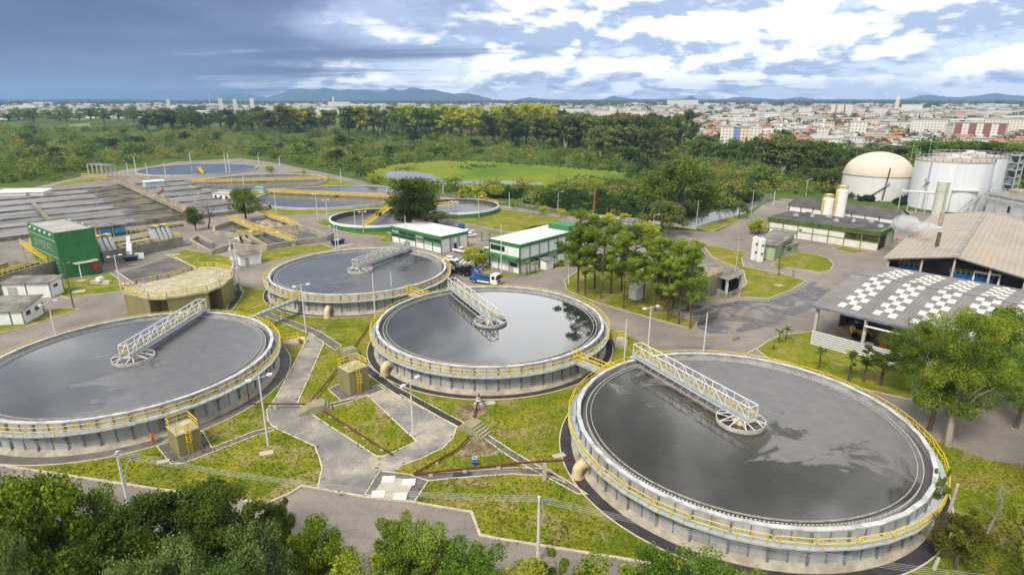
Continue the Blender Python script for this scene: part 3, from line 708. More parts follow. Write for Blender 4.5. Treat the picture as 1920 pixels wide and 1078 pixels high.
# olive box chambers with ladders
def olivebox(A, B, D, h, label, lad):
    b, L = bframe('valve_chamber', A, B, label, 'concrete box', 'olive valve chambers')
    MB().box(0, L, 0, D, 0, h-.12).build('wall', OLIVE, b)
    MB().box(-.06, L+.06, -.06, D+.06, h-.118, h).build('roof_slab', OLIVET, b)
    MB().lathe([(0,.12),(.5,.1),(.55,0)], 16).build('hatch', CONCL, b, loc=(L*.35, D*.7, h))
    MB().rail([(.05,.05,h),(.05,D-.05,h),(L-.05,D-.05,h),(L-.05,.05,h)], 1.1, 1.2, .04).rail([(.05,.05,h),(L*.3,.05,h)], 1.1, 1.0, .04).build('railing', YEL, b)
    l = MB()
    if lad == 's': P = lambda u, o, z: (L+.12+o, D*.45+u, z)
    else: P = lambda u, o, z: (L*.8+u, -.12-o, z)
    for u in (-.25, .25): l.bar(P(u,0,.05), P(u,0,h+1.0), .06)
    for k in range(14): l.bar(P(-.25,0,.3+k*.29), P(.25,0,.3+k*.29), .04)
    for z in (2.0, 2.6, 3.2): l.path([P(-.25,0,z), P(-.3,.45,z), P(0,.7,z), P(.3,.45,z), P(.25,0,z)], .03, 5)
    for u, o in ((-.3,.45),(0,.7),(.3,.45)): l.bar(P(u,o,2.0), P(u,o,3.2), .035)
    l.build('ladder', YEL, b)
olivebox((637,731), (657.8,744), 3.3, 4.0, 'olive concrete box with yellow roof railing beside the middle tank', 's')
b2 = g(338.6,857.6)
olivebox((319,838), (338.6,857.6), 2.7, 3.0, 'olive concrete box with a yellow ladder at the foot of the left edge tank', 's')
# settling ponds at the back: ground level rings with yellow bridges
SPOND = water_mat('settling_pond_water', (.1,.1,.095), .1, .01, .5)
def pond(cx, cy, R, label, a, full, label2, h=.9):
    t = thing('round_basin', label, 'settling basin', (cx, cy, LAWNZ), 0, 'round ground level basins')
    MB().lathe([(R+.5,0),(R+.5,h),(R,h),(R,.02)], 80, True).build('wall', CONCL, t)
    MB().lathe([(R-.05,.3),(R-.6,.3),(R-.6,h-.15),(R-.9,h-.15),(R-.9,.3)], 80).build('launder', CONCW, t)
    w = MB().lathe([(.02,0),(R*.5,0),(R-.01,0)], 80).build('water', SPOND, loc=(cx, cy, LAWNZ+h-.35)); tag(w, kind='structure')
    br_ = thing('basin_bridge', label2, 'basin bridge', (cx, cy, LAWNZ+h), R_(a), 'yellow bridges over the back basins')
    x0 = -R-.4 if full else 0
    MB().box(x0, R+.4, -.7, .7, .35, .55).box(x0, R+.4, -.78, -.7, .2, 1.05).box(x0, R+.4, .7, .78, .2, 1.05).build('deck', mat('yellow_girder', (.62,.43,.05), .6, .2, .6), br_)
    m = MB()
    for s in (-.72, .72): m.rail([(x0,s,.55),(R+.4,s,.55)], 1.15, 2.2, .05)
    m.build('handrail', YEL, br_)
    if full: MB().lathe([(0,.3),(2.2,.3),(2.2,-.6)], 20).build('centre_drum', CONCW, br_)
    return t
def angto(c, px): p = g(*px); return math.degrees(math.atan2(p.y-c[1], p.x-c[0]))
pond(-204, 392, 35, 'farthest round basin with a short yellow bridge pointing at the camera', angto((-204,392), (380,330)), False, 'short yellow bridge on the farthest round basin, pointing at the camera')
pond(-138, 329, 34.5, 'second farthest round basin at the back, its yellow bridge spanning right across', angto((-138,329), (605,340)), True, 'yellow bridge spanning the second farthest round basin at the back')
pond(-83, 277, 34, 'round basin behind the dark tree, its yellow bridge slanting right across', angto((-83,277), (742,375)), True, 'yellow bridge slanting across the round basin behind the dark tree')
def greentank(cx, cy, R, h, label, a, full, deep, label2):
    t = thing('green_tank', label, 'settling tank', (cx, cy, 0), 0, 'green and white round tanks')
    MB().lathe([(R,0),(R,h-.75),(R-.35,h-.75),(R-.35,.05)], 64, True).build('wall', GREEN, t)
    MB().lathe([(R+.12,h-.745),(R+.12,h),(R-.36,h),(R-.36,h-.745)], 64, True).build('rim', WHITE, t)
    MB().lathe([(R-.361,h-.05),(R-.4,h-.1),(R-.4,h-deep-.2)], 64).build('lining', mat('tank_lining', (.1,.085,.075), .8, .3, .8, stretch=(1,1,.2)), t)
    w = MB().lathe([(.02,0),(R-.4,0)], 64).build('water', water_mat('thickener_water', (.13,.125,.12), .15, .02), loc=(cx, cy, h-deep)); tag(w, kind='structure')
    b_ = thing('basin_bridge', label2, 'basin bridge', (cx, cy, h), R_(a), 'yellow bridges over the back basins')
    x0 = -R if full else -1
    MB().box(x0, R, -.6, .6, .1, .25).build('deck', YEL, b_)
    m = MB()
    for s in (-.6, .6): m.rail([(x0,s,.25),(R,s,.25)], 1.2, 1.5, .06)
    m.build('handrail', YEL, b_)
    MB().box(-1.2,1.2,-1,1,.26,1.5).build('drive_unit', BLACKP if full else STEEL, b_)
    return t
greentank(-49.2, 216.4, 17.4, 2.3, 'green round tank with a deep dark lining behind the low office', angto((-49.2,216.4), (745,392)), True, 1.9, 'yellow bridge inside the deep dark-lined green tank')
t = greentank(-23, 241, 17.6, 2.3, 'green round tank with a shallow pale pool on the lawn, right of the dark tree', angto((-23,241), (848,396)), False, 1.3, 'short yellow bridge on the shallow pale green-walled tank')
m = MB(); m.rail([(17.5*math.cos(R_(k)), 17.5*math.sin(R_(k)), 2.3) for k in range(-10, 60, 8)], 1.1, 1.5, .05); m.build('railing', YEL, t)
# aeration basin: long lanes of grey water between concrete walls
B1 = Vector((-122.3, 222.2, 0))
ab = thing('aeration_basin', 'large aeration basin of long concrete lanes left of the round basins', 'aeration basin', B1, R_(42.7))
wl = MB(); LY = 19.8; NL = 6; xl = -175
for k in range(NL+1):
    y = k*LY; top = 1.7
    if k in (0, NL): wl.box(xl, 30, y-.3, y+.3, 0, top-.3)
    else: wl.box(xl, 24, y-.65, y+.65, 0, top-.35)
for k in range(NL):
    if k % 2 == 0: wl.lathe([(LY/2+.3,0),(LY/2+.3,1.5),(LY/2-.3,1.5),(LY/2-.3,0)], 14, True, c=(24, (k+.5)*LY, 0), a0=-PI/2, a1=PI/2)
wl.box(30, 30.6, -.3, NL*LY+.3, 0, 1.3); wl.box(xl-.6, xl, -.3, NL*LY+.3, 0, 1.5)
wl.build('wall', CONCW, ab)
fl = MB()
for k in range(NL):
    y = k*LY+.5
    fl.hexa([(-16,y+LY*.25,.75),(-1.4,y,.75),(-1.4,y+LY-1,.75),(-16,y+LY*.6,.75)], [(-16,y+LY*.25,.85),(-1.4,y,1.9),(-1.4,y+LY-1,1.9),(-16,y+LY*.6,.85)])
fl.build('spillway', mat('wet_concrete', (.1,.085,.06), .6, .4, .2, world=True, col2=(.2,.17,.11), fine=2), ab)
BEAMC = mat('beam_concrete', (.3,.27,.19), .9, .25, .25, world=True, col2=(.43,.38,.28), fine=2)
cb = MB().box(-1.6, 1.6, -3, NL*LY+3, 2.5, 2.8).box(-1.6, -1.25, -3, NL*LY+3, 2.801, 4.1).box(1.25, 1.6, -3, NL*LY+3, 2.801, 4.1)
for k in range(NL*2+1): cb.box(-1.2, 1.2, k*LY/2-.6, k*LY/2+.6, 0, 2.49)
cb.build('channel_beam', BEAMC, ab)
cb = MB().box(-121, -118, -3, 2.3*LY, 1.7, 3.0)
for k in range(3): cb.box(-120.7, -118.3, k*LY-.6, k*LY+.6, 0, 1.69)
cb.build('channel_beam', CONCW, ab)
for k in range(6): MB().box(-.8,.8,-.5,.5,0,.5).tube((0,0,.5),(0,0,1.4),.35,n=10).build('aerator_motor', STEEL, ab, loc=(4+(k % 3)*7, (k+.5)*LY, 1.5))
w = MB().box(xl, 30, 0, NL*LY, .3, .8); w = struct('water', w, mat('aerated_water', (.15,.138,.13), .35, .25, .09, stretch=(.35,1.6,1), col2=(.33,.31,.295), fine=1.2), loc=B1, rz=R_(42.7))
pl = thing('red_pipe_bend', 'red pipe bend lying over the far end of the aeration basin', 'pipe', g(285,368,1.5), .6)
MB().path([(-4,0,.5),(0,0,.6),(3,1,1.2),(5,2.5,2.5)], .8, 10).build('pipe', mat('faded_red', (.4,.16,.12), .7, .2, 1), pl, smooth=True)
h = thing('control_hut', 'pale blue hut at the far end of the aeration basin', 'hut', g(290,352), R_(43))
MB().box(-4.5,4.5,-3,3,0,3.4).build('wall', mat('pale_blue', (.45,.55,.65), .7, .1, 1), h); MB().box(-4.8,4.8,-3.3,3.3,3.402,3.6).build('roof', WHITE, h)
h = thing('pump_hut', 'low white hut with dark openings left of the dark tree', 'hut', g(400,375), R_(-18))
MB().box(0,11,0,4,0,3).build('wall', WHITE, h); MB().box(-.3,11.3,-.3,4.3,3.002,3.2).build('roof', CONCL, h)
windows(h, [(1,2.2,.6,2.2),(4,5.2,.6,2.2),(7,8.2,.6,2.2)], frame=STEELD)
h = thing('kiosk', 'tiny kiosk with a green roof on the slanting bridge basin edge', 'kiosk', g(489,362), 0)
MB().box(-2,2,-1.5,1.5,0,2.6).build('wall', CONCL, h); MB().hexa([(-2.3,-1.8,2.602),(2.3,-1.8,2.602),(2.3,1.8,2.602),(-2.3,1.8,2.602)], [(-1.6,-1.2,3.2),(1.6,-1.2,3.2),(1.6,1.2,3.2),(-1.6,1.2,3.2)]).build('roof', mat('teal_roof', (.1,.4,.28), .7, .1, 1), h)
for i, (px, w_) in enumerate((((-6,371),13), ((27,370),13))):
    h = thing('white_shed', ('white low-roofed shed at the left edge beyond the aeration basin', 'white low-roofed shed, the right one of the pair beyond the aeration basin')[i], 'shed', g(*px), R_(5))
    MB().box(0,w_,0,6,0,2.2).build('wall', CREAM, h); MB().hexa([(-.4,-.4,2.21),(w_+.4,-.4,2.21),(w_+.4,6.4,2.21),(-.4,6.4,2.21)], [(-.4,-.4,2.4),(w_+.4,-.4,2.4),(w_+.4,6.4,3.2),(-.4,6.4,3.2)]).build('roof', WHITE, h)
gt = thing('portal_frames', 'row of concrete portal frames with yellow rails beyond the aeration basin', 'portal frames', g(195,334), R_(-30))
for k in range(4): MB().box(-.3,.3,-4,-3.4,0,8).box(-.3,.3,3.4,4,0,8).box(-.3,.3,-3.4,3.4,7.3,8).build('portal', CONCL, gt, loc=(k*5-8, 0, 0))
MB().rail([(-14,-5,0),(14,-5,0),(14,5,0)], 2.2, 2.5, .12).build('railing', YEL, gt)
# screen channels on the left with yellow stairs
a, L = bframe('channel_wall', (-60,572), (113,518), 'stained concrete inlet channels below the yellow stairs at the left edge', 'concrete channel')
m = MB()
for y, h_ in ((0,4.2), (5,3.6), (8.5,3.0), (15,2.8)): m.box(-6, L, y, y+.5, 0, h_)
m.box(L+.002, L+.5, 0, 15.5, 0, 3.5); m.build('wall', mat('olive_concrete', (.27,.25,.18), .9, .25, .3, world=True, col2=(.36,.33,.25), fine=2), a)
MB().box(-6, L, .5, 14.9, .3, 1.0).build('channel_floor', mat('wet_channel', (.11,.1,.1), .4, .3, .3), a)
MB().rail([(-6,.25,4.2),(L,.25,4.2)], 1.2, 1.4, .06).rail([(-6,5.25,3.6),(L*.8,5.25,3.6)], 1.1, 1.6, .05).build('railing', YEL, a)
st = thing('yellow_stair', 'yellow steel stair with handrails climbing towards the tall green building', 'stairs', Vector((g(99,489,3.4).x, g(99,489,3.4).y, 0)), math.atan2(*(lambda d: (d.y, d.x))(g(47,455,5)-g(99,489,3.4))))
Ls = (g(47,455,5)-g(99,489,3.4)).length
m = MB().hexa([(0,-1,3.3),(Ls,-1,4.9),(Ls,1,4.9),(0,1,3.3)], [(0,-1,3.5),(Ls,-1,5.1),(Ls,1,5.1),(0,1,3.5)])
m.build('flight', mat('stair_tread', (.42,.3,.12), .7, .2, 1), st)
for s in (-1.1, 1.1): MB().rail([(0,s,3.3),(Ls,s,5.0)], 1.2, 1.6, .07).bar((0,s,3.3),(Ls,s,5.0),.1,.5).build('handrail', YEL, st)
MB().bar((.6,.9,0),(.6,.9,3.4),.2).bar((.6,-.9,0),(.6,-.9,3.4),.2).bar((Ls-.6,.9,0),(Ls-.6,.9,4.9),.2).bar((Ls-.6,-.9,0),(Ls-.6,-.9,4.9),.2).build('leg', YEL, st)
# screening plant right of the green building
a, L = bframe('screening_tank', (196,493), (345,462), 'concrete screening tank right of the tall green building', 'concrete tank')
m = MB().box(0,L,0,.5,0,3.0).box(0,.5,.501,11,0,3.0).box(L-.5,L,.501,11,0,3.0).box(.501,L-.501,10.5,11,0,3.0)
for x in (L*.28, L*.5, L*.72): m.box(x,x+.4,.501,10.499,0,2.9)
m.build('wall', mat('grey_green_concrete', (.27,.26,.2), .85, .2, .4), a)
MB().box(.501,L-.501,.501,10.499,.4,1.4).build('sludge', mat('sludge', (.08,.07,.06), .5, .4, .8, col2=(.25,.2,.15)), a)
MB().rail([(0,.25,3),(L,.25,3)], 1.1, 1.8, .05).rail([(L*.3,5,2.9),(L*.7,5,2.9)], 1.1, 1.5, .05).rail([(L-.3,.25,3),(L-.3,10.7,3)], 1.1, 1.5, .05).build('railing', YEL, a)
MB().box(L*.3,L*.7,4.6,6.4,2.901,3.05).build('walkway', STEEL, a)
for k, x in enumerate((L*.1, L*.16, L*.22, L*.76, L*.82, L*.88, L*.94)):
    f = thing('bar_screen', ('grey inclined screen cabinet by the tall green building', 'grey inclined screen cabinet by the white kiosk road')[k > 2], 'screen cabinet', a.location+Vector((math.cos(a.rotation_euler.z)*x-math.sin(a.rotation_euler.z)*5, math.sin(a.rotation_euler.z)*x+math.cos(a.rotation_euler.z)*5, 0)), a.rotation_euler.z, ('screen cabinets near the green building', 'screen cabinets near the kiosk')[k > 2])
    MB().hexa([(-.5,-2,1.2),(.5,-2,1.2),(.5,1,1.2),(-.5,1,1.2)], [(-.5,.3,6.0),(.5,.3,6.0),(.5,2.2,6.0),(-.5,2.2,6.0)]).build('housing', STEEL, f)
    MB().box(-.6,.6,.2,2.4,6.001,6.5).build('motor_cover', STEELD if k % 2 else YEL, f)
a, L = bframe('open_shelter', (188,447), (240,440), 'open shelter with a grey roof and blue sheets behind the screening tank', 'shelter')
MB().box(-.5,L+.5,-.5,5.5,3.4,3.7).build('roof', FIBRE, a)
for x in (.2, L/2, L-.2):
    for y in (.2, 4.8): MB().box(x-.15,x+.15,y-.15,y+.15,0,3.39).build('post', CONCL, a)
MB().box(.5,L*.45,.3,.4,.5,2.8).box(L*.55,L-.5,.3,.4,.7,2.7).build('tarpaulin', mat('blue_sheet', (.08,.3,.6), .6, .15, 1), a)
MB().box(.5,L-.5,4.9,5.0,0,3.39).build('back_wall', OLIVE, a)
s = thing('skip', 'navy waste skip below the grey chute at the screening tank', 'skip', g(247,489), R_(20))
MB().hexa([(-1.2,-.7,.1),(1.2,-.7,.1),(1.2,.7,.1),(-1.2,.7,.1)], [(-1.8,-1,1.3),(1.8,-1,1.3),(1.8,1,1.3),(-1.8,1,1.3)]).build('body', NAVY, s)
MB().box(-1.6,1.6,-.8,.8,1.301,1.4).build('waste', BROWN, s)
s = thing('chute', 'grey and white slanting conveyor chute above the navy skip', 'chute', g(243,487), R_(110))
MB().bar((0,0,2.0),(3.5,0,6.0),.9,.7).bar((0,0,1.5),(0,0,2.6),.8).build('body', STEEL, s); MB().tube((-.3,-.6,1.5),(1.6,-.6,4.3),.35,n=10).build('hose', WHITE, s)
s = thing('signboard', 'white panel leaning beside the navy skip', 'panel', g(262,485), R_(15)); MB().box(-1.2,1.2,0,.15,0,1.7).build('panel', WHITE, s)
# grit basins with yellow walkways in the middle distance
def wallrun(px, h, w=.6): 
    M = MB(); P = PX(*px); c = P[0]
    return M.strip(P, w, 0, h)
gb = thing('grit_basin', 'low concrete grit basins with pools beside the farthest large tank', 'grit basin', (0,0,.01))
m = MB()
for px, h_ in (([(400,478),(439,466),(470,470),(501,470),(554,460),(612,452),(625,446)], 1.7), ([(612,450),(590,440),(559,431),(520,434)], 1.9), ([(402,432),(440,420),(470,418)], 1.5), ([(402,432),(402,441),(445,446),(450,462)], 1.5), ([(445,443),(472,440),(496,436),(520,433)], 1.5), ([(501,468),(470,450),(455,444)], 1.4), ([(470,460),(452,448)], 1.3), ([(358,456),(395,478),(400,478)], 1.3), ([(358,456),(372,448),(400,462)], 1.3)):
    m.strip(PX(*px), .7, 0, h_)
m.build('wall', mat('pale_concrete', (.36,.33,.25), .85, .2, .3, world=True, fine=3), gb)
for px in ([(404,434),(440,423),(470,422),(500,433),(447,442),(404,438)], [(472,459),(500,467),(552,458),(555,440),(520,437),(498,440),(475,444)], [(558,455),(605,449),(588,441),(560,434)], [(362,456),(396,476),(402,464),(373,450)]):
    struct('basin_water', MB().poly([(p.x, p.y, .5) for p in PX(*px)]), SPOND)
def ywalk(A, B, label, z=1.6):
    b, L = bframe('yellow_walkway', A, B, label, 'walkway', 'yellow walkways over the grit basins', 0)
    MB().box(0,L,-.8,.8,z,z+.2).box(0,L,-.88,-.8,z-.2,z+.6).build('deck', mat('walk_deck', (.5,.42,.28), .8, .15, 1), b)
    for s in (-.85,.85): MB().rail([(0,s,z+.2),(L,s,z+.2)], 1.15, 1.3, .06).build('handrail', YEL, b)
    for x in (.4, L-.4): MB().box(x-.2,x+.2,-.6,.6,0,z-.001).build('leg', CONCL, b)
    MB().box(L*.45,L*.45+1.2,-.5,.5,z+.201,z+1.1).build('gearbox', WHITE, b)
ywalk((434,419), (484,441), 'yellow walkway over the left grit pool, by the dark tree trunk')
ywalk((495,441), (553,462), 'yellow walkway over the right grit pool, nearest the farthest large tank')
ywalk((446,450), (494,446), 'short yellow walkway joining the two grit pool walkways')
ywalk((558,432), (500,412), 'yellow walkway edging the sand heap')
hp = MB(); rnd = random.Random(3); c0 = g(515,425)
for k in range(70):
    p = g(480+rnd.random()*72, 412+rnd.random()*20); s_ = .3+rnd.random()*.9
    hp.lathe([(0,s_*.7),(s_*.6,s_*.5),(s_*1.3,0)], 7, c=(p.x-c0.x, p.y-c0.y, rnd.random()*.3))
tag(hp.build('sand_heap', mat('sandy_rubble', (.36,.29,.2), .95, .25, .3, world=True, col2=(.5,.43,.33), fine=2), loc=(c0.x, c0.y, 0)), 'heap of pale sand and rubble beside the grit basins', 'sand heap')
# concrete slab with four white hatches in the foreground
sl = thing('hatch_slab', 'concrete slab with four white square hatches between the foreground lawns', 'concrete slab', (0,0,LAWNZ+.03))
P = PX((723,895),(779,903),(757,940),(696,934)); MB().prism([(p.x,p.y) for p in P], 0, .12).build('slab', mat('slab_top', (.45,.42,.33), .85, .12, .6, world=True), sl)
for u, v_ in ((.16,.14),(.84,.14),(.16,.86),(.84,.86)):
    p = P[0].lerp(P[1],u).lerp(P[3].lerp(P[2],u), v_); MB().box(-.75,.75,-.6,.6,.121,.2).build('hatch', mat('hatch_white', (.72,.68,.64), .7, .1, 1), sl, loc=(p.x,p.y,0), rz=.05)
# concrete stiles (steps over the pipes)
def stile(px, ang, label, n=5):
    s = thing('concrete_steps', label, 'steps', g(*px, LAWNZ), R_(ang), 'concrete steps over the pipes')
    m = MB().box(-.9,.9,-1.1,1.1,0,1.15)
    for k in range(n): m.box(.901+k*.42, .901+(k+1)*.42-.002, -1.05, 1.05, 0, 1.15-(k+1)*1.15/(n+1))
    for k in range(2): m.box(-.901-(k+1)*.42+.002, -.901-k*.42, -1.05, 1.05, 0, 1.15-(k+1)*.38)
    m.build('steps', mat('step_concrete', (.3,.28,.18), .85, .15, 1), s)
stile((655,664), -52, 'concrete steps above the olive box by the middle tank')
stile((598,768), 200, 'concrete steps at the left edge of the gravel way')
stile((886,806), -35, 'concrete steps on the bare soil below the middle tank', 4)
# small yellow-railed valve platforms
def platform(px, label, w=2.2, d=1.6, h=.8, pipe=False):
    s = thing('valve_platform', label, 'platform', g(*px, LAWNZ), R_(20))
    MB().box(-w/2,w/2,-d/2,d/2,0,h).build('plinth', CONCL, s)
    MB().rail([(-w/2+.1,-d/2+.1,h),(w/2-.1,-d/2+.1,h),(w/2-.1,d/2-.1,h),(-w/2+.1,d/2-.1,h)], 1.1, .9, .04, closed=True).build('railing', YEL, s)
    if pipe: MB().path([(w/2-.4,0,0),(w/2,-.2,.9),(w/2+.9,-.5,.9),(w/2+1.1,-.6,0)], .35, 10).build('pipe', BEIGEP, s, smooth=True)
platform((545,644), 'yellow-railed valve platform touching the left edge tank', 3.0, 2.0, .5, True)
platform((1160,645), 'yellow-railed platform between the middle tank and the road', 2.6, 2, 1.0)
platform((1236,578), 'yellow-railed pit cover under the tall trees', 2, 1.4, .2)

# parking pad, loose slabs and blocks on the left lawns
inset_ground('parking_pad', [(222,513),(322,482),(372,506),(300,528),(252,534)], .012, DARKPAD)
struct('pad_kerb', MB().strip(PX((216,508),(252,533)), .3, .01, .2).strip(PX((324,480),(376,508)), .3, .01, .2), KERB)
for px, w_, d_, lab in (((148,547),2.6,1.6,'cream concrete slab on the grass right of the timber utility pole'),((153,527),1.8,1.0,'small cream slab on the grass before the green building'),((325,478),3.5,1.0,'long pale slab lying at the upper corner of the parking pad'),((250,497),2.5,.8,'yellowish slab lying on the parking pad'),((233,533),2.2,1.0,'pale slab at the lower left corner of the parking pad'),((586,411),1.6,.8,'small white slab on the lawn left of the deep green tank'),((897,757),1.2,.9,'square slab beside the pipe before the middle tank'),((919,756),1.4,1.1,'pale square slab on the lawn before the middle tank'),((1048,855),1.6,.8,'pale slab on the grass left of the nearest tank'),((500,850),1.6,.9,'whitish slab at the foot of the gravel way lamp post'),((306,866),1.4,.6,'white plank on the grass below the left olive box')):
    t = tag(MB().box(-w_/2,w_/2,-d_/2,d_/2,0,.16).build('concrete_slab', CONCL, loc=g(*px,LAWNZ+.02), rz=.4), lab, 'slab')
t = thing('concrete_block', 'white block on a low cream plinth on the lawn before the green building', 'concrete block', g(190,532,LAWNZ), -.1)
MB().box(-2.4,2.4,-.5,.5,0,.8).build('plinth', CONCL, t); MB().box(-.5,.5,-.9,.6,.801,1.7).build('cabinet', WHITE, t)

for i, px in enumerate(((1664,452),(1681,450))):
    t = thing('traffic_cone', ('left orange cone in the alley beside the low cream building','right orange cone in the alley between the low cream building and the tan hall')[i], 'traffic cone', g(*px,.012)); MB().lathe([(.28,.05),(.06,1.0),(0,1.0)], 12).build('cone', ORANGE, t); MB().box(-.35,.35,-.35,.35,0,.06).build('base', BLACKP, t)
t = tag(MB().box(-.9,.9,-.9,.9,.0,.12).box(-.9,.9,-.9,-.75,.12,.2).box(-.9,.9,-.08,.08,.12,.2).box(-.9,.9,.75,.9,.12,.2).build('timber_pallet', mat('pale_timber', (.5,.4,.2), .8, .2, 2), loc=g(1461,536,LAWNZ), rz=.3), 'pale timber pallet lying on the lawn beside the damp yard', 'pallet')
t = thing('skip', 'blue waste skip with rubble beside the two poles behind the farthest large tank', 'skip', g(633,458,.012), .5); MB().hexa([(-1.6,-.9,.1),(1.6,-.9,.1),(1.6,.9,.1),(-1.6,.9,.1)],[(-2.2,-1.1,1.5),(2.2,-1.1,1.5),(2.2,1.1,1.5),(-2.2,1.1,1.5)]).build('body', NAVY, t); MB().lathe([(0,1.9),(.9,1.6),(1.3,1.45)], 9).build('waste', mat('sandy_rubble', (.36,.29,.2)), t)
hp = MB(); rnd = random.Random(8)
for k in range(26):
    s_ = .25+rnd.random()*.5; hp.lathe([(0,s_*.7),(s_*.6,s_*.5),(s_*1.3,0)], 7, c=(rnd.gauss(0,1.6), rnd.gauss(0,.9), 0))
tag(hp.build('rubble_heap', mat('sandy_rubble', (.36,.29,.2)), loc=g(652,461,.012)), 'heap of pale rubble on the paving right of the blue skip', 'rubble heap')

t = thing('guard_rail', 'yellow guard rail on a low wall between the aeration basin and the screening tank', 'railing', (0,0,.01))
MB().strip(PX((205,440),(250,437),(345,424)), .4, 0, .9).build('wall', CONCW, t); MB().rail([g(x,y,.9) for x,y in ((245,437.5),(285,432.5),(345,424))], 1.1, 1.6, .06).build('rail', YEL, t)
m = MB()
for k, x in enumerate((-40,-72,-145)):
    m.box(x-.7, x+.7, (1 if k < 2 else 0)*LY, (4 if k == 0 else 3 if k == 1 else 6)*LY, 1.75, 2.0)
    m.rail([(x-.6, LY, 2.0), (x-.6, 3*LY, 2.0)], 1.0, 3.0, .06)
m.build('crossing_walkway', BEAMC, ab)
m = MB()
for k in range(NL):
    y = k*LY+2; m.hexa([(-118,y,.75),(-104,y+LY*.3,.75),(-104,y+LY*.5,.75),(-118,y+LY-4,.75)], [(-118,y,1.8),(-104,y+LY*.3,.85),(-104,y+LY*.5,.85),(-118,y+LY-4,1.8)])
m.build('spillway', MATS['wet_concrete'], ab)
# ------------------------------------------------------------------ right-hand buildings
def solvez(X, Y, y):
    lo, hi = 0.0, 90.0
    for _ in range(40):
        m = (lo+hi)/2
        if prj((X, Y, m))[1] > y: lo = m
        else: hi = m
    return lo
def corr_mat(name, a, b_, freq, axis, dirt=None, lo=.72):
    m, nt, b = newmat(name)
    v = nt.nodes.new('ShaderNodeTexCoord').outputs['Object']
    sx = nt.nodes.new('ShaderNodeSeparateXYZ'); nt.links.new(v, sx.inputs[0])
    s = mathn(nt, 'SINE', mathn(nt, 'MULTIPLY', sx.outputs[axis], freq*2*PI))
    n = noise(nt, v, .18, 6, .7)
    c = ramp(nt, n, [(.35, a), (.65, b_)])
    if dirt: c = mixc(nt, ramp(nt, noise(nt, vmap(nt, v, (1,.3,1)), .12, 5), [(.45, 0), (.62, 1)]), c, dirt)
    c = mixc(nt, 1.0, c, ramp(nt, s, [(0, lo), (.8, 1)]), 'MULTIPLY')
    nt.links.new(c, b.inputs['Base Color']); b.inputs['Roughness'].default_value = .85
    bp = nt.nodes.new('ShaderNodeBump'); bp.inputs['Strength'].default_value = .5; bp.inputs['Distance'].default_value = .05
    nt.links.new(s, bp.inputs['Height']); nt.links.new(bp.outputs['Normal'], b.inputs['Normal'])
    return m
# checker-roofed open shed
b, _ = bframe('open_shed', (1522.7,645.4), (1623,666.7), 'open-sided shed with white checker panels on its grey roof and a white louvred wall', 'industrial shed')
A = g(1526,572.5,7.5); Bk = g(1615,493,7.5); Rt = g(1745,623,7.5)
b.location = (A.x+.5, A.y, .01); ang = math.atan2(Rt.y-A.y, Rt.x-A.x); b.rotation_euler = (0,0,ang)
L, D = 52.0, (Bk-A).length; HE, HR = 7.5, 9.6
rf = MB()
for y0, z0, y1, z1 in ((-.6,HE,D/2,HR), (D/2,HR,D+.6,HE)):
    rf.hexa([(-.5,y0,z0-.12),(L,y0,z0-.12),(L,y1,z1-.12),(-.5,y1,z1-.12)], [(-.5,y0,z0),(L,y0,z0),(L,y1,z1),(-.5,y1,z1)])
rf.build('roof', corr_mat('corrugated_grey', (.19,.18,.165), (.27,.255,.24), 1.6, 0, None, .84), b)
MB().box(-.6, L, D/2-.4, D/2+.4, HR-.05, HR+.12).box(-.56,L,-.72,-.61,HE-.4,HE+.03).build('ridge_cap', STEELD, b)
PN_ = [MB(), MB()]; sl_ = (HR-HE)/(D/2+.6)
Pinv = lambda v: Matrix.Rotation(-ang, 2) @ Vector((v.x-b.location.x, v.y-b.location.y))
gx0 = Pinv(g(1574,575,7.9)).x; gx1 = Pinv(g(1640,590,7.9)).x; step = gx1-gx0; CW_ = step/4.9; q0_, q1_ = Pinv(g(1572.8,575.8,8)), Pinv(g(1622.6,525.6,9.5)); CL_ = (q1_.y-q0_.y)/8
for k in range(7):
    x = gx0+k*step
    for side in (0, 1):
        for r in range(9 if side == 0 else 8):
            for c in range(3):
                if (r+c) % 2: continue
                u0 = 1.6+r*CL_ if side == 0 else 2.2+r*CL_
                u1 = u0+CL_-.02
                if side == 0: ys = (u0, u1); zs = [HE+(y+.6)*sl_ for y in ys]
                else: ys = (D/2+u0, D/2+u1); zs = [HR-(y-D/2)*sl_ for y in ys]
                xa = x-CW_/2+c*CW_
                PN_[side].hexa([(xa,ys[0],zs[0]+.02),(xa+CW_-.03,ys[0],zs[0]+.02),(xa+CW_-.03,ys[1],zs[1]+.02),(xa,ys[1],zs[1]+.02)], [(xa,ys[0],zs[0]+.07),(xa+CW_-.03,ys[0],zs[0]+.07),(xa+CW_-.03,ys[1],zs[1]+.07),(xa,ys[1],zs[1]+.07)])
for pn in PN_: pn.build('skylight_panel', mat('skylight_white', (.74,.72,.66), .6, .12, .3, fine=2), b)
for x in (0, 8, 14, 20, 27, 34, 41, 48):
    for y in (.1, D-.5): MB().box(x, x+.5, y, y+.5, 0, HE-.15).build('column', CONCL, b)
MB().box(0, L, D*.5, D*.5+.2, 0, 4).box(0, .2, D*.35, D-.6, 0, 4.5).build('inner_wall', mat('shed_inner', (.25,.24,.22), .9, .25, .4), b)
lv = MB()
for k in range(7): lv.box(0, L, -.12, -.06, .1+k*.39, .1+k*.39+.22)
MB().box(0, L, .045, .09, 0, 2.75).build('louvre_backing', STEELD, b)
lv.box(0,.1,-.1,.04,0,2.8); lv.build('louvre_wall', WHITE, b)
MB().path([(8.3,-.5,7.2),(8.3,-.5,6.0),(28,-.5,6.0)], .16, 8).build('downpipe', WHITE, b)
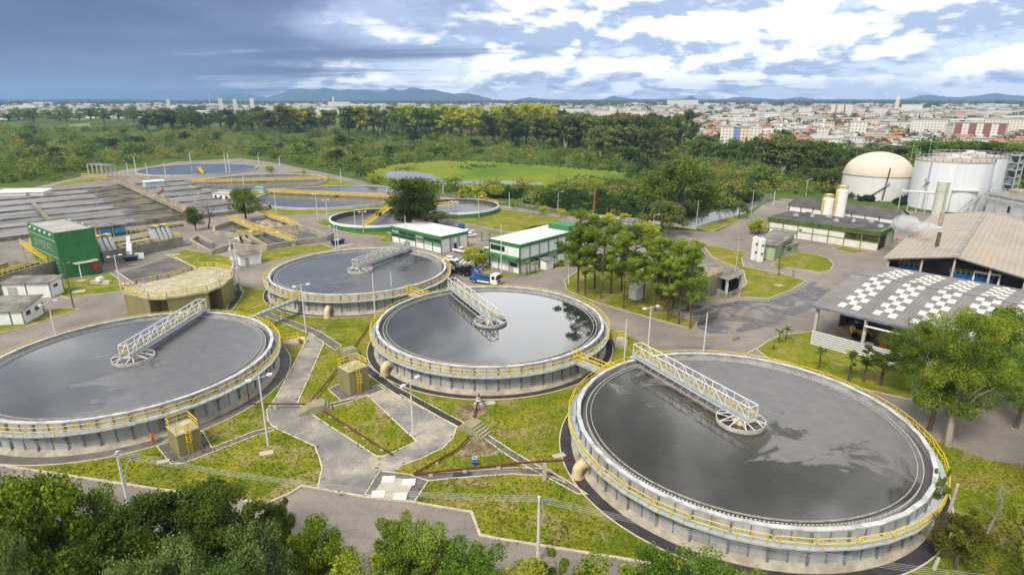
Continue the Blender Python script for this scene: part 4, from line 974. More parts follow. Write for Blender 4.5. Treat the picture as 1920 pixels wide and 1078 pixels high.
MB().box(.3, L, .5, D-1, .02, .08).build('floor_slab', mat('shed_floor', (.3,.22,.15), .9, .3, .4), b)
def inshed(x, y, z=.09): 
    v = Matrix.Rotation(ang, 3, 'Z') @ Vector((x, y, z)); return v+b.location
t = thing('flatbed_trailer', 'dark flatbed trailer with twin wheels parked inside the checker-roofed shed', 'trailer', inshed(16,4), ang)
MB().box(-5,5,-1.2,1.2,1.2,1.5).build('bed', BROWN, t); MB().box(-5,5,-.6,.6,.9,1.19).build('chassis', BLACKP, t)
for x in (-1,.6,2.2):
    for s in (-1,1): 
        w_ = MB().tube((x,s*1.0,.5),(x,s*1.25,.5),.5,n=16).build('wheel', TYRE, t); MB().tube((x,s*.99,.5),(x,s*1.27,.5),.25,n=12).build('rim', STEEL, w_)
t = thing('tipper_truck', 'blue truck half hidden by trees inside the checker-roofed shed', 'truck', inshed(27,4), ang)
MB().box(-3,1,-1.2,1.2,1.0,2.4).build('body', BLUEP, t); MB().box(1.1,3,-1.2,1.2,.6,3.0).build('cab', BLUEP, t); MB().box(3.001,3.05,-1,1,1.8,2.7).build('windscreen', GLASS, t)
for x in (-1.8,2): 
    for s in (-1,1): MB().tube((x,s*1.0,.5),(x,s*1.25,.5),.5,n=16).build('wheel', TYRE, t)
t = thing('loader', 'yellow loader with a bucket beside the left wall of the checker-roofed shed', 'loader', inshed(5,10), ang+.5)
MB().box(-1.6,1.2,-.9,.9,.7,1.7).build('body', YEL, t); MB().box(-1,.3,-.7,.7,1.701,2.8).build('cab', GLASS, t); MB().bar((1,.5,1.3),(2.4,.5,.6),.25).bar((1,-.5,1.3),(2.4,-.5,.6),.25).build('arm', YEL, t); MB().box(2.3,3,-1.1,1.1,.1,.9).build('bucket', STEELD, t)
for x in (-1,1):
    for s in (-1,1): MB().tube((x,s*.85,.6),(x,s*1.15,.6),.6,n=14).build('wheel', TYRE, t)
for k, (x, y, m_, lab) in enumerate(((9,3,CONCL,'pale slab stack nearest the louvred wall in the checker-roofed shed'), (11,6,ORANGE,'orange brown machine casing in the checker-roofed shed'), (14,9,BLUEP,'blue machine casing at the back of the checker-roofed shed'), (21,8,STEELD,'grey machine casing behind the flatbed trailer'))):
    t = thing('machine_casing' if k else 'slab_stack', lab, 'machine' if k else 'slabs', inshed(x,y), ang+k*.3)
    MB().box(-1.4,1.4,-.9,.9,0,1.3+.4*k).build('body', m_, t); MB().box(-1,.2,-.6,.6,1.301+.4*k,1.8+.4*k).build('cover', STEEL, t)
# tan-roofed hall
E1 = g(1655.5,484,7); ha = math.atan2(-.66,.75)
h = thing('industrial_hall', 'large hall with a weathered tan gable roof right of the smoking stack', 'industrial hall', (E1.x, E1.y, .01), ha)
HW, LH = 13.7, 76.0; E, Rz = 7.0, 9.7
rf = MB()
for x0, z0, x1, z1 in ((-.0,E,HW,Rz), (HW,Rz,2*HW,E)):
    rf.hexa([(x0,0,z0-.25),(x1,0,z1-.25),(x1,LH,z1-.25),(x0,LH,z0-.25)], [(x0,0,z0),(x1,0,z1),(x1,LH,z1),(x0,LH,z0)])
rf.build('roof', corr_mat('corrugated_tan', (.34,.295,.235), (.43,.39,.33), .9, 0, (.42,.35,.26), .9), h)
MB().box(HW-.5,HW+.5,.1,LH,Rz-.1,Rz+.12).build('ridge_cap', mat('ridge_tan', (.33,.3,.26), .9, .2, .3), h)
MB().box(.9,1.2,1.5,LH-.5,0,E-.3).box(2*HW-1.2,2*HW-.9,1.5,LH-.5,0,E-.3).box(1.2,2*HW-1.2,LH-.8,LH-.5,0,E-.3).box(1.2,2*HW-1.2,9,9.3,0,6.6).build('wall', mat('hall_wall', (.14,.13,.12), .9, .3, .3), h)
for x in (.9, 7.5, HW-.2, 20, 2*HW-1.3): MB().box(x,x+.4,.8,1.2,0,E-.25+(Rz-E)*(1-abs(x-HW)/HW)-.15).build('column', CONCL, h)
gt = MB(); gt.bar((1,.6,E-.4),(HW,.6,Rz-.5),.25).bar((HW,.6,Rz-.5),(2*HW-1,.6,E-.4),.25)
gt.build('gable_truss', STEELD, h)
def inhall(x, y, z=0): return Matrix.Rotation(ha, 3, 'Z') @ Vector((x, y, z))+h.location
for x, lab, m_ in ((5,'blue container under the front gable of the tan hall, at the left',BLUEP), (15,'long blue conveyor casing under the front gable of the tan hall',BLUEP)):
    t = thing('conveyor', lab, 'machine', inhall(x, 4.5), ha)
    MB().box(-2,2+(x > 9)*4,-1.2,1.2,0,5.3).build('body', m_, t); MB().rail([(-2,-1.2,5.3),(2+(x > 9)*4,-1.2,5.3)], 1.0, 1, .05).build('railing', YEL, t)
t = thing('duct', 'white bent duct under the front gable of the tan hall', 'duct', inhall(20, 2.5), ha)
MB().path([(-2.5,0,4.5),(-2.5,0,6.4),(2,0,6.4),(2,0,4.0)], .25, 8).build('pipe', WHITE, t)
cs = g(1755,466,8.2)
ck = thing('chimney', 'dark smoking chimney on the near slope of the tan hall roof', 'chimney', (cs.x, cs.y, 7.6))
zt = solvez(cs.x, cs.y, 436)-7.6
MB().tube((0,0,0),(.1,0,zt), .42, .42, 12).build('stack', mat('sooty_steel', (.12,.105,.095), .8, .3, 1), ck, smooth=True)
MB().lathe([(.8,0),(.75,.25),(.45,.5)], 12).build('flashing', STEEL, ck)
c2 = g(1762,425,9.0)
ck2 = thing('vent_stack', 'tall tan vent stack near the top of the hall roof', 'chimney', (c2.x, c2.y, 8.6))
MB().tube((0,0,0),(0,0,solvez(c2.x,c2.y,398)-8.6), .55, n=12).build('stack', mat('tan_steel', (.4,.34,.26), .7, .2, 1), ck2, smooth=True); MB().lathe([(1,0),(.6,.5)], 12).build('flashing', STEEL, ck2)
# smoke drifting left from the chimney
def smoke():
    m = bpy.data.materials.new('smoke'); m.use_nodes = True; nt = m.node_tree; nt.nodes.clear()
    out = nt.nodes.new('ShaderNodeOutputMaterial'); pv = nt.nodes.new('ShaderNodeVolumePrincipled')
    tc = nt.nodes.new('ShaderNodeTexCoord').outputs['Object']
    f = ramp(nt, noise(nt, tc, .35, 4, .6), [(.42, 0), (.7, 1)])
    nt.links.new(mathn(nt, 'MULTIPLY', f, 1.1), pv.inputs['Density']); pv.inputs['Color'].default_value = (.95,.95,.95,1)
    nt.links.new(pv.outputs[0], out.inputs['Volume'])
    return m
m = MB(); rnd = random.Random(5)
a = Vector((cs.x, cs.y, 7.6+zt+.6)); e = g(1690,420,9)
for k in range(9):
    t_ = k/8; p = a.lerp(e, t_); r = .8+2.6*t_
    q = p+Vector((0, rnd.uniform(-1,1), rnd.uniform(-.3,.9)))*t_*2
    m.lathe([(0,-r*.7),(r*.8,-r*.5),(r*1.2,0),(r*.8,r*.5),(0,r*.7)], 10, c=q-a)
o = m.build('smoke', smoke(), loc=a); tag(o, kind='stuff')
# low building with moss green fascia
b, L = bframe('workshop', Vector((86.3,196.5,0)), Vector((109.2,172.8,0)), 'low cream building with a moss green roof band and a dark flat roof', 'workshop', z=.01)
D, Hh = 15.0, 6.0
MB().box(0,L,0,D,0,4.3).build('wall', CREAM, b)
MB().hexa([(-.3,-.3,4.3),(L+.3,-.3,4.3),(L+.3,D+.3,4.3),(-.3,D+.3,4.3)], [(-.5,-1.2,6.0),(L+.6,-1.2,6.0),(L+.6,D+.6,6.0),(-.5,D+.6,6.0)]).build('fascia', LGREEN, b)
MB().box(.2,L-.2,-.6,D,6.001,6.08).build('roof', mat('tar_roof', (.1,.095,.095), .9, .35, .2, fine=3), b)
mu = MB()
for k in range(8): mu.box(L*k/7-.14,L*k/7+.14,-.14,-.003,0,4.29)
mu.box(.14,L-.14,-.1,-.003,2.15,2.4)
for y in (7,14,D-.2): mu.box(L+.003,L+.14,y-.14,y+.14,0,4.29)
mu.build('frame', LGREEN, b)
op = MB().box(L*5/7+.14,L*6/7-.14,-.05,-.004,2.45,4.28).box(L*6/7+.14,L-.15,-.05,-.004,2.45,4.28).box(L+.004,L+.06,.5,6.5,.1,4.2).build('opening', mat('dark_interior', (.05,.035,.03), .8, .4, .6, col2=(.12,.07,.05)), b)
windows(b, [(L*2/7+.4,L*2/7+1.4,2.5,3.3)], frame=WHITE)
for k in range(7): 
    f = thing('roof_fan', 'small pale rooftop fan unit on the dark flat roof', 'fan', Matrix.Rotation(b.rotation_euler.z,3,'Z') @ Vector((6+k*4.2, 6+(k % 3)*3, 6.08))+b.location, k, 'rooftop fans on the low cream building')
    MB().box(-.7,.7,-.5,.5,0,.6).build('body', STEEL, f); MB().tube((0,0,.601),(0,0,.9),.4,n=10).build('cowl', CONCL, f)
# long dark-roofed building behind it
b, L = bframe('storage_building', Vector((105.6,224.8,0)), Vector((128.1,196.7,0)), 'long white building with a dark pitched roof behind the low cream building', 'storage building', z=.01)
D = 11.5
MB().hexa([(0,0,0),(L,0,0),(L,D,0),(0,D,0)], [(0,0,5.2),(L,0,5.2),(L,D,5.2),(0,D,5.2)]).build('wall', WHITE, b)
rf = MB()
for y0,z0,y1,z1 in ((-.6,5.22,D/2,7.4),(D/2,7.4,D+.6,5.22)): rf.hexa([(-.6,y0,z0),(L+.6,y0,z0),(L+.6,y1,z1),(-.6,y1,z1)],[(-.6,y0,z0+.15),(L+.6,y0,z0+.15),(L+.6,y1,z1+.15),(-.6,y1,z1+.15)])
rf.build('roof', mat('dark_tiles', (.11,.105,.1), .9, .25, .25, fine=3), b)
MB().hexa([(L+.003,0,5.2),(L+.06,0,5.2),(L+.06,D,5.2),(L+.003,D,5.2)],[(L+.003,D/2-.1,7.2),(L+.06,D/2-.1,7.2),(L+.06,D/2+.1,7.2),(L+.003,D/2+.1,7.2)]).build('gable', WHITE, b)
mu = MB()
for k in range(9): mu.box(L*k/8-.15,L*k/8+.15,-.13,-.003,0,5.19)
mu.build('frame', mat('dark_green', (.06,.12,.08), .7, .2, 1), b)
MB().box(L*.5+.15,L*.625-.15,-.05,-.004,2.4,3.8).box(L*.625+.15,L*.75-.15,-.05,-.004,2.4,3.8).box(L*.75+.15,L*.875-.15,-.05,-.004,2.4,3.8).build('brown_panel', mat('brown_panel', (.32,.2,.14), .8, .15, 1), b)
MB().box(L*.18,L*.24,-.05,-.004,0,3.4).build('doorway', mat('dark_interior', (.05,.035,.03)), b)
# white upright tanks with yellow ladders
for i, (px, top, lab) in enumerate(((Vector((110,206,0)),370,'front one of the two white upright tanks with yellow ladders'), (Vector((113.9,205.2,0)),354,'rear, taller white upright tank with a yellow top railing'))):
    p = px; hh = solvez(p.x, p.y, top)
    c = thing('upright_tank', lab, 'storage tank', (p.x, p.y, .01), R_(200), 'white upright tanks behind the low cream building')
    MB().lathe([(1.85,0),(1.85,hh-.6),(1.5,hh-.2),(.8,hh),(0,hh)], 28).build('shell', mat('bright_white', (.82,.82,.8), .5, .04, .5), c, smooth=True)
    MB().tube((0,0,hh-.05),(0,0,hh+.8),.35,n=10).lathe([(0,.3),(.9,.2),(.9,0)], 14, c=(0,0,hh+.8)).build('vent', WHITE, c)
    l = MB()
    for s in (-.3,.3): l.bar((2.0,s,0),(2.0,s,hh+.6),.09)
    for k in range(int(hh/.5)): l.bar((2.0,-.3,.4+k*.5),(2.0,.3,.4+k*.5),.06)
    for k in range(int(hh/1.1)): l.path([(2.0,-.3,2+k),(2.4,-.35,2+k),(2.7,0,2+k),(2.4,.35,2+k),(2.0,.3,2+k)], .05, 5)
    l.rail([(1.6*math.cos(R_(k)),1.6*math.sin(R_(k)),hh-.3) for k in range(0,360,45)], 1.3, 1.2, .07, closed=True); l.build('ladder', YEL, c)
# pale green pump house with annex and slim silos
shed('pump_house', Vector((68.9,164.3,0)), Vector((73.2,160.7,0)), 17.5, 4.4, 'pale green pump house with a flat grey roof beside two slim white silos', PGREEN, FIBRE, slope=.6, over=.7, cat='pump house')
shed('pump_annex', (1470,481), (1495,474), 5.5, 2.9, 'small pale green annex with a double window on the lawn island', PGREEN, FIBRE, slope=.3, wins=[('f',1.5,3.5,1.3,2.2)], cat='annex')
for i, px in enumerate(((1413,487),(1424,490))):
    p = g(*px); s = thing('slim_silo', ('left one of two slim white silos beside the pale green pump house','right one of two slim white silos, touching the pale green pump house')[i], 'silo', (p.x,p.y,LAWNZ), 0, 'slim white silos')
    MB().lathe([(.95,0),(.95,6.2),(.6,6.5),(0,6.6)], 20).build('shell', WHITE, s, smooth=True)
    MB().path([(-.5,-1,0),(-.5,-1,6.3),(-.2,-.4,6.8)], .16, 8).build('pipe', WHITE, s); MB().box(-.25,.25,-1.0,-.9,2,2.5).box(-.25,.25,-1.0,-.9,4.4,4.9).build('gauge', BLACKP, s)
# gas holder dome
dc = (169.9, 279.0); RD = 14.2; wz = 10.6; tz = solvez(dc[0], dc[1], 285)
d = thing('gas_holder', 'white gas holder with a cream membrane dome beyond the dark-roofed building', 'gas holder', (dc[0], dc[1], .01))
MB().lathe([(RD,0),(RD,wz)], 64).build('wall', mat('ribbed_white', (.74,.74,.73), .6, .08, .2, stretch=(1,1,.2)), d, smooth=True)
MB().lathe([(RD*math.cos(R_(a_))*.995, wz+(tz-wz)*math.sin(R_(a_))) for a_ in range(0,91,6)], 64).build('dome', mat('cream_membrane', (.72,.61,.5), .6, .1, .06, fine=1), d, smooth=True)
MB().lathe([(RD,wz-.15),(RD+.3,wz-.1),(RD+.3,wz+.15),(RD*.99,wz+.2)], 64).build('flange', CONCL, d)
a0 = math.atan2(-dc[1], -dc[0])
sm_ = MB()
for k in range(22):
    a1, a2 = a0-.25+k*.028, a0-.25+(k+1)*.028
    P = lambda a_, r, z: (r*math.cos(a_), r*math.sin(a_), z)
    z0 = .3+k*.36; sm_.hexa([P(a1,RD+.05,z0),P(a2,RD+.05,z0+.36),P(a2,RD+1,z0+.36),P(a1,RD+1,z0)], [P(a1,RD+.05,z0+.25),P(a2,RD+.05,z0+.61),P(a2,RD+1,z0+.61),P(a1,RD+1,z0+.25)])
    sm_.bar(P(a1,RD+1,z0+1.2),P(a2,RD+1,z0+1.56),.08)
sm_.build('stair', STEEL, d)
p = g(1653,378); f = thing('flare_stack', 'dark slanting flare pipe in front of the gas holder dome', 'flare stack', (p.x,p.y,.01))
MB().tube((0,0,0),(1.2,0,solvez(p.x,p.y,315)), .32, .28, 10).build('stack', mat('sooty_steel', (.12,.105,.095)), f); MB().box(-1,1,-1,1,0,.5).build('base', CONCL, f)
# two digesters
DG = mat('digester_white', (.76,.77,.79), .55, .06, .1, stretch=(3,3,.15), fine=1)
for i, (x, y, R, h_, lab) in enumerate(((183.1,250.1,13.6,19.6,'front one of the two tall white digester tanks right of the dome'), (197.5,261.5,13.5,20.5,'rear one of the two tall white digester tanks, beside the steel stair tower'))):
    t = thing('digester_tank', lab, 'digester', (x, y, .01), 0, 'white digester tanks')
    MB().lathe([(R,0),(R,h_)], 72).build('shell', DG, t, smooth=True)
    MB().lathe([(R+.1,h_-.3),(R+.1,h_),(R*.6,h_+.5),(0,h_+.9)], 72).build('roof', mat('digester_roof', (.45,.38,.32), .85, .2, .15, fine=1), t)
    MB().rail([(R*math.cos(2*PI*k/28),R*math.sin(2*PI*k/28),h_) for k in range(28)], 1.3, 1.8, .06, closed=True).build('railing', STEEL, t)
    m = MB().tube((0,0,h_+.5),(0,0,h_+2),1.5,n=12).tube((-4,-2,h_+.4),(-4,-2,h_+1.4),.8,n=10).box(2,6,-1,1,h_+.3,h_+1.3).bar((-6,-4,h_+.8),(3,0,h_+1.4),.4); m.build('roof_fitting', CREAM, t)
    if i == 0:
        aa = math.atan2(-y,-x)-.55; m = MB(); P = lambda r,z: (r*math.cos(aa), r*math.sin(aa), z)
        m.bar(P(R+.3,0),P(R+.3,h_+1),.5); m.box(0,.01,0,.01,0,.01); m.bar(P(R+.2,11.5),P(R+2,11.5),1.6,.2); m.bar(P(R+1.8,11.5),P(R+1.8,12.6),1.4,.1); m.build('caged_ladder', STEEL, t)
tw = thing('stair_tower', 'open grey steel stair tower at the right of the digesters', 'stair tower', (212.5,255.5,.01), R_(30))
m = MB()
for x in (-2.5,2.5):
    for y in (-2.5,2.5): m.bar((x,y,0),(x,y,21.5),.35)
for k in range(7):
    z = 3*(k+1)
    for s in (-2.5,2.5): m.bar((-2.5,s,z),(2.5,s,z),.3); m.bar((s,-2.5,z),(s,2.5,z),.3)
m.build('frame', STEEL, tw)
for k in range(7):
    z = 3*k; s = MB().hexa([(-2.2,-1,z),(2.2,-1,z+2.8),(2.2,1,z+2.8),(-2.2,1,z)],[(-2.2,-1,z+.25),(2.2,-1,z+3.05),(2.2,1,z+3.05),(-2.2,1,z+.25)]) if k % 2 else MB().hexa([(2.2,-1,z),(-2.2,-1,z+2.8),(-2.2,1,z+2.8),(2.2,1,z)],[(2.2,-1,z+.25),(-2.2,-1,z+3.05),(-2.2,1,z+3.05),(2.2,1,z+.25)])
    s.build('flight', STEELD, tw)
m = MB()
for k in range(7): m.rail([(-2.5,-2.5,3*k+3),(2.5,-2.5,3*k+3),(2.5,2.5,3*k+3)], 1.1, 1.6, .07)
m.build('railing', STEEL, tw)
p = g(1757,404); s = thing('pale_silo', 'pale green upright silo in front of the digesters', 'silo', (p.x,p.y,.01)); hh = solvez(p.x,p.y,341)
MB().lathe([(2.1,0),(2.1,hh),(1.9,hh+.15),(0,hh+.2)], 28).build('shell', mat('pale_silo', (.6,.63,.52), .6, .1, .3, stretch=(1,1,.2)), s, smooth=True); MB().lathe([(2.15,hh*.7),(2.2,hh*.72),(2.15,hh*.74)], 28).build('band', CONCL, s); MB().box(-.2,.2,-2.4,-2.1,0,hh).build('ladder', PGREEN, s)
def rack(A, B, h_, label, n=4):
    b, L = bframe('pipe_rack', A, B, label, 'pipe rack', None, .01)
    m = MB().bar((0,0,h_),(L,0,h_),.5,.35).bar((0,.7,h_),(L,.7,h_),.3)
    for k in range(n): m.bar((L*k/(n-1),.3,0),(L*k/(n-1),.3,h_),.3)
    m.build('frame', STEEL, b); MB().tube((0,0,h_+.4),(L,0,h_+.4),.25,n=8).build('pipe', WHITE, b)
rack((1683,396), (1750,402), 8.0, 'pipe rack on thin posts in front of the left digester wall', 5)
rack((1777,398), (1826,400), 8.6, 'railed steel pipe bridge right of the pale green silo', 3)
b, L = bframe('control_building', (1845,402), (1990,436), 'grey and white plant building behind the ridge of the tan hall', 'plant building', z=.01)
MB().box(0,L,0,16,0,8).build('wall', mat('greywhite', (.6,.6,.61), .7, .12, .3), b)
MB().box(-.4,L+.4,-.4,16.4,8.001,8.6).build('roof_slab', CONC, b)
MB().rail([(0,0,8.6),(L,0,8.6)], 1.3, 1.6, .07).rail([(0,0,8.6),(0,16,8.6)], 1.3, 1.6, .07).build('railing', STEEL, b)
MB().box(4,9,4,9,8.601,10.4).box(11,20,5,12,8.601,9.8).build('roof_plant', mat('rusty_tan', (.4,.33,.25), .8, .2, .5), b)
windows(b, [(L*.3,L*.3+2.2,2.5,5)], frame=STEEL)
m = MB()
for k in range(6): m.bar((L*k/5,-1.5,0),(L*k/5,-1.5,8.4),.3)
m.bar((0,-1.5,8.4),(L,-1.5,8.4),.4); m.build('steel_frame', STEEL, b)
b, L = bframe('steel_stair', (1795,412), (1850,392), 'long grey steel stair climbing towards the plant building roof', 'stairs', z=.01)
m = MB()
for s in (0,1.6): m.bar((0,s,1),(L,s,9.5),.3,.5); m.bar((0,s,2.2),(L,s,10.7),.12)
for k in range(14): m.bar((L*k/13,0,1+8.5*k/13),(L*k/13,1.6,1+8.5*k/13),.2); m.bar((L*k/13,0,1+8.5*k/13),(L*k/13,0,2.2+8.5*k/13),.1)
for k in (5,9,13): m.bar((L*k/13,.8,0),(L*k/13,.8,1+8.5*k/13),.3)
m.build('frame', STEEL, b)
# pavilion, skips, pits between the pines and the yard
c = g(1352,520); pv = thing('pavilion', 'grey lean-to pavilion with a dark loading pit beside the yard', 'pavilion', (c.x,c.y,LAWNZ))
P = [g(x,y,z)-c for x,y,z in ((1328,514,3.6),(1366,526,4.6),(1394,515,4.6),(1326,490,3.6))]
MB().hexa([(p.x,p.y,p.z-.15) for p in P], [tuple(p) for p in P]).build('roof', FIBRE, pv)
Pc = sum(P, Vector())/4
for p in P: q = p.lerp(Pc,.12); MB().box(q.x-.25,q.x+.25,q.y-.25,q.y+.25,0,p.z-.3).build('post', CONCL, pv)
q = [p.lerp(Pc,.1) for p in P]
MB().strip([(v.x,v.y) for v in q],.35,0,1.2,closed=True).build('pit_wall', CONC, pv)
MB().strip([(q[0].x,q[0].y),(q[3].x,q[3].y),(q[2].x,q[2].y)],.25,1.2,3.2).build('back_wall', mat('pit_wall', (.2,.19,.17), .9, .3, .5), pv)
MB().poly([(v.x,v.y,.5) for v in q]).build('waste', mat('mixed_waste', (.05,.05,.06), .8, .6, 1.2, col2=(.35,.3,.28), fine=3), pv)
for i, (px, lab, m_) in enumerate((((1322,546),'dark blue waste skip nearer the pavilion',NAVY), ((1308,556),'teal blue waste skip half hidden by the pines',mat('teal_paint', (.03,.14,.24), .6, .2, 1)))):
    s = thing('skip', lab, 'skip', g(*px, .02), R_(25)); MB().hexa([(-1.4,-.9,.1),(1.4,-.9,.1),(1.4,.9,.1),(-1.4,.9,.1)],[(-2.1,-1.1,1.5),(2.1,-1.1,1.5),(2.1,1.1,1.5),(-2.1,1.1,1.5)]).build('body', m_, s); MB().box(-1.7,1.7,-.9,.9,1.501,1.65).build('waste', mat('mixed_waste', (.2,.1,.08)), s)
b, L = bframe('concrete_tank', (1232,552), (1300,570), 'grey rendered concrete tank hidden behind the pines', 'concrete tank')
MB().box(0,L,0,12,0,5).build('wall', mat('grey_green_concrete', (.27,.26,.2)), b); MB().rail([(0,0,5),(L,0,5),(L,12,5)],1.1,1.6,.05).build('railing', YEL, b); MB().path([(L*.45,-.6,.2),(L*.45,-.6,4),(L*.45,-.2,4.5),(L*.62,-.2,4.5)],.22,8).build('pipe', RUST, b)
b, L = bframe('settling_pit', (1263,592), (1308,606), 'low concrete pit at the foot of the right-hand pines', 'concrete pit')
MB().strip([(0,0),(L,0),(L,7),(0,7)],.3,0,1.3,closed=True).box(L*.5,L*.5+.3,.16,6.84,0,1.2).build('wall', CONC, b); MB().box(.16,L*.5-.01,.16,6.84,.1,.6).build('sludge', mat('sludge', (.08,.07,.06)), b)
shed('transformer_kiosk', (1178,559), (1191,564), 3.2, 2.9, 'small white kiosk with a sloped roof among the pines', WHITE, WHITE, slope=.5, over=.4, cat='kiosk')
shed('gas_hut', (1024,507), (1037,503), 2.0, 2.4, 'tiny white hut on the strip before the two-storey office', WHITE, FIBRE, slope=.3, over=.3, cat='hut')
shed('gate_hut', (1166,432), (1184,434), 4.5, 3.2, 'pale guard hut on the verge of the diagonal road', CREAM, FIBRE, slope=.2, over=.5, cat='hut')
# white slatted wall and the canal railing
fw = thing('canal_parapet', 'low pale parapet along the canal at the road crossing', 'parapet', (0,0,.01)); MB().strip(PX((1085,404),(1200,416),(1305,430)),.35,0,1.1).build('wall', KERB, fw)
fw = thing('verge_wall', 'low pale wall along the diagonal road behind the lawn', 'low wall', (0,0,.01)); MB().strip(PX((770,361),(860,371),(960,383),(1060,397)),.3,0,.7).build('wall', CONCW, fw)
fw = thing('fence_rail', 'thin railing along the lawn edge beside the diagonal road', 'fence', (0,0,.01)); MB().rail(PX((946,396),(1000,402),(1062,411)),1.0,3,.08).build('rail', CONCW, fw)

# ------------------------------------------------------------------ vehicles
def wheel(root, x, y, r, w_=.25):
    o = MB().tube((x,y-w_/2,r),(x,y+w_/2,r),r,n=18).build('wheel', TYRE, root, smooth=True)
    MB().tube((x,y-w_/2-.012,r),(x,y+w_/2+.012,r),r*.55,n=12).build('rim', STEEL, o)
def body_prof(prof, W, m, root, name, tuck=.0):
    n = len(prof); mb = MB()
    for s in (0,):
        vs = [(x,-W/2+(tuck if z > 1.0 else 0),z) for x,z in prof]+[(x,W/2-(tuck if z > 1.0 else 0),z) for x,z in prof]
        fs = [tuple(range(n)), tuple(range(n,2*n))[::-1]]+[((i+1) % n,i,n+i,n+(i+1) % n) for i in range(n)]
        mb.add(vs, fs)
    o = mb.build(name, m, root)
    bv = o.modifiers.new('bevel','BEVEL'); bv.width = .05; bv.segments = 2
    return o
def car(px, a, paint, label, pickup=False, group='parked white cars'):
    c = thing('pickup_truck' if pickup else 'parked_car', label, 'pickup' if pickup else 'car', g(*px, .012), R_(a), group)
    if pickup:
        Lc, Wc = 5.2, 1.85
        body_prof([(-2.6,.45),(2.55,.45),(2.6,.95),(2.35,1.08),(1.35,1.15),(-2.6,1.15)], Wc, paint, c, 'body')
        body_prof([(-.55,1.1),(1.3,1.1),(.65,1.75),(-.35,1.75)], Wc-.12, paint, c, 'cabin', .1)
        body_prof([(-.4,1.2),(1.05,1.2),(.62,1.66),(-.3,1.66)], Wc-.1, GLASS, c, 'side_window', .1)
        MB().hexa([(1.31,-.7,1.18),(1.31,.7,1.18),(.78,.62,1.7),(.78,-.62,1.7)],[(1.34,-.7,1.2),(1.34,.7,1.2),(.81,.62,1.72),(.81,-.62,1.72)]).build('windscreen', GLASS, c)
        MB().box(-2.5,-.6,-.78,.78,1.152,1.16).build('load_bed', BLACKP, c)
        wx = (-1.6,1.6)
    else:
        Lc, Wc = 4.2, 1.72
        body_prof([(-2.1,.35),(2.1,.35),(2.12,.7),(1.9,.85),(1.0,.95),(-1.9,.98),(-2.1,.85)], Wc, paint, c, 'body')
        body_prof([(-1.85,.93),(1.1,.93),(.35,1.45),(-1.3,1.47)], Wc-.12, paint, c, 'cabin', .12)
        body_prof([(-1.6,1.0),(.85,1.0),(.33,1.37),(-1.2,1.38)], Wc-.1, GLASS, c, 'side_window', .12)
        MB().hexa([(1.08,-.65,.98),(1.08,.65,.98),(.5,.58,1.4),(.5,-.58,1.4)],[(1.12,-.65,1.0),(1.12,.65,1.0),(.54,.58,1.42),(.54,-.58,1.42)]).build('windscreen', GLASS, c)
        wx = (-1.3,1.3)
    for s in (-1,1): MB().box(Lc/2-.02,Lc/2+.03,s*.6-.17,s*.6+.17,.62,.78).build('headlight', CONCL, c)
    for x in wx:
        for s in (-1,1): wheel(c, x, s*(Wc/2-.1), .34 if pickup else .3)
    return c
CARW = mat('car_white', (.8,.8,.8), .25, .02, 1, spec=.6)
car((864,474), -38, CARW, 'white pickup truck parked at the white end wall of the low office', True, 'parked vehicles by the offices')
car((882,444), 30, CARW, 'white car parked in the striped lot behind the low office', group='parked vehicles by the offices')
car((877,437), 30, CARW, 'white car at the corner of the low office, farther one in the striped lot', group='parked vehicles by the offices')
car((846,490), -30, CARW, 'white car behind the black truck by the zebra crossing', group='parked vehicles by the offices')
car((918,472), 15, CARW, 'white car half hidden behind the two-storey office balcony', group='parked vehicles by the offices')
b_ = thing('water_barrel', 'blue water tank behind the corner of the low office', 'water tank', g(866,441,.01)); MB().lathe([(1.0,2.2),(1.15,3.6),(.9,4.0),(0,4.2)], 18).build('barrel', BLUEP, b_, smooth=True); MB().box(-1,1,-1,1,0,2.19).build('stand', CONCL, b_)
b_ = thing('waste_bin', 'yellow waste bin on the grass right of the white pickup', 'bin', g(878,462,LAWNZ)); MB().hexa([(-.5,-.4,.2),(.5,-.4,.2),(.5,.4,.2),(-.5,.4,.2)],[(-.65,-.5,1.3),(.65,-.5,1.3),(.65,.5,1.3),(-.65,.5,1.3)]).build('body', YEL, b_); MB().box(-.68,.68,-.52,.52,1.301,1.45).build('lid', YEL, b_)
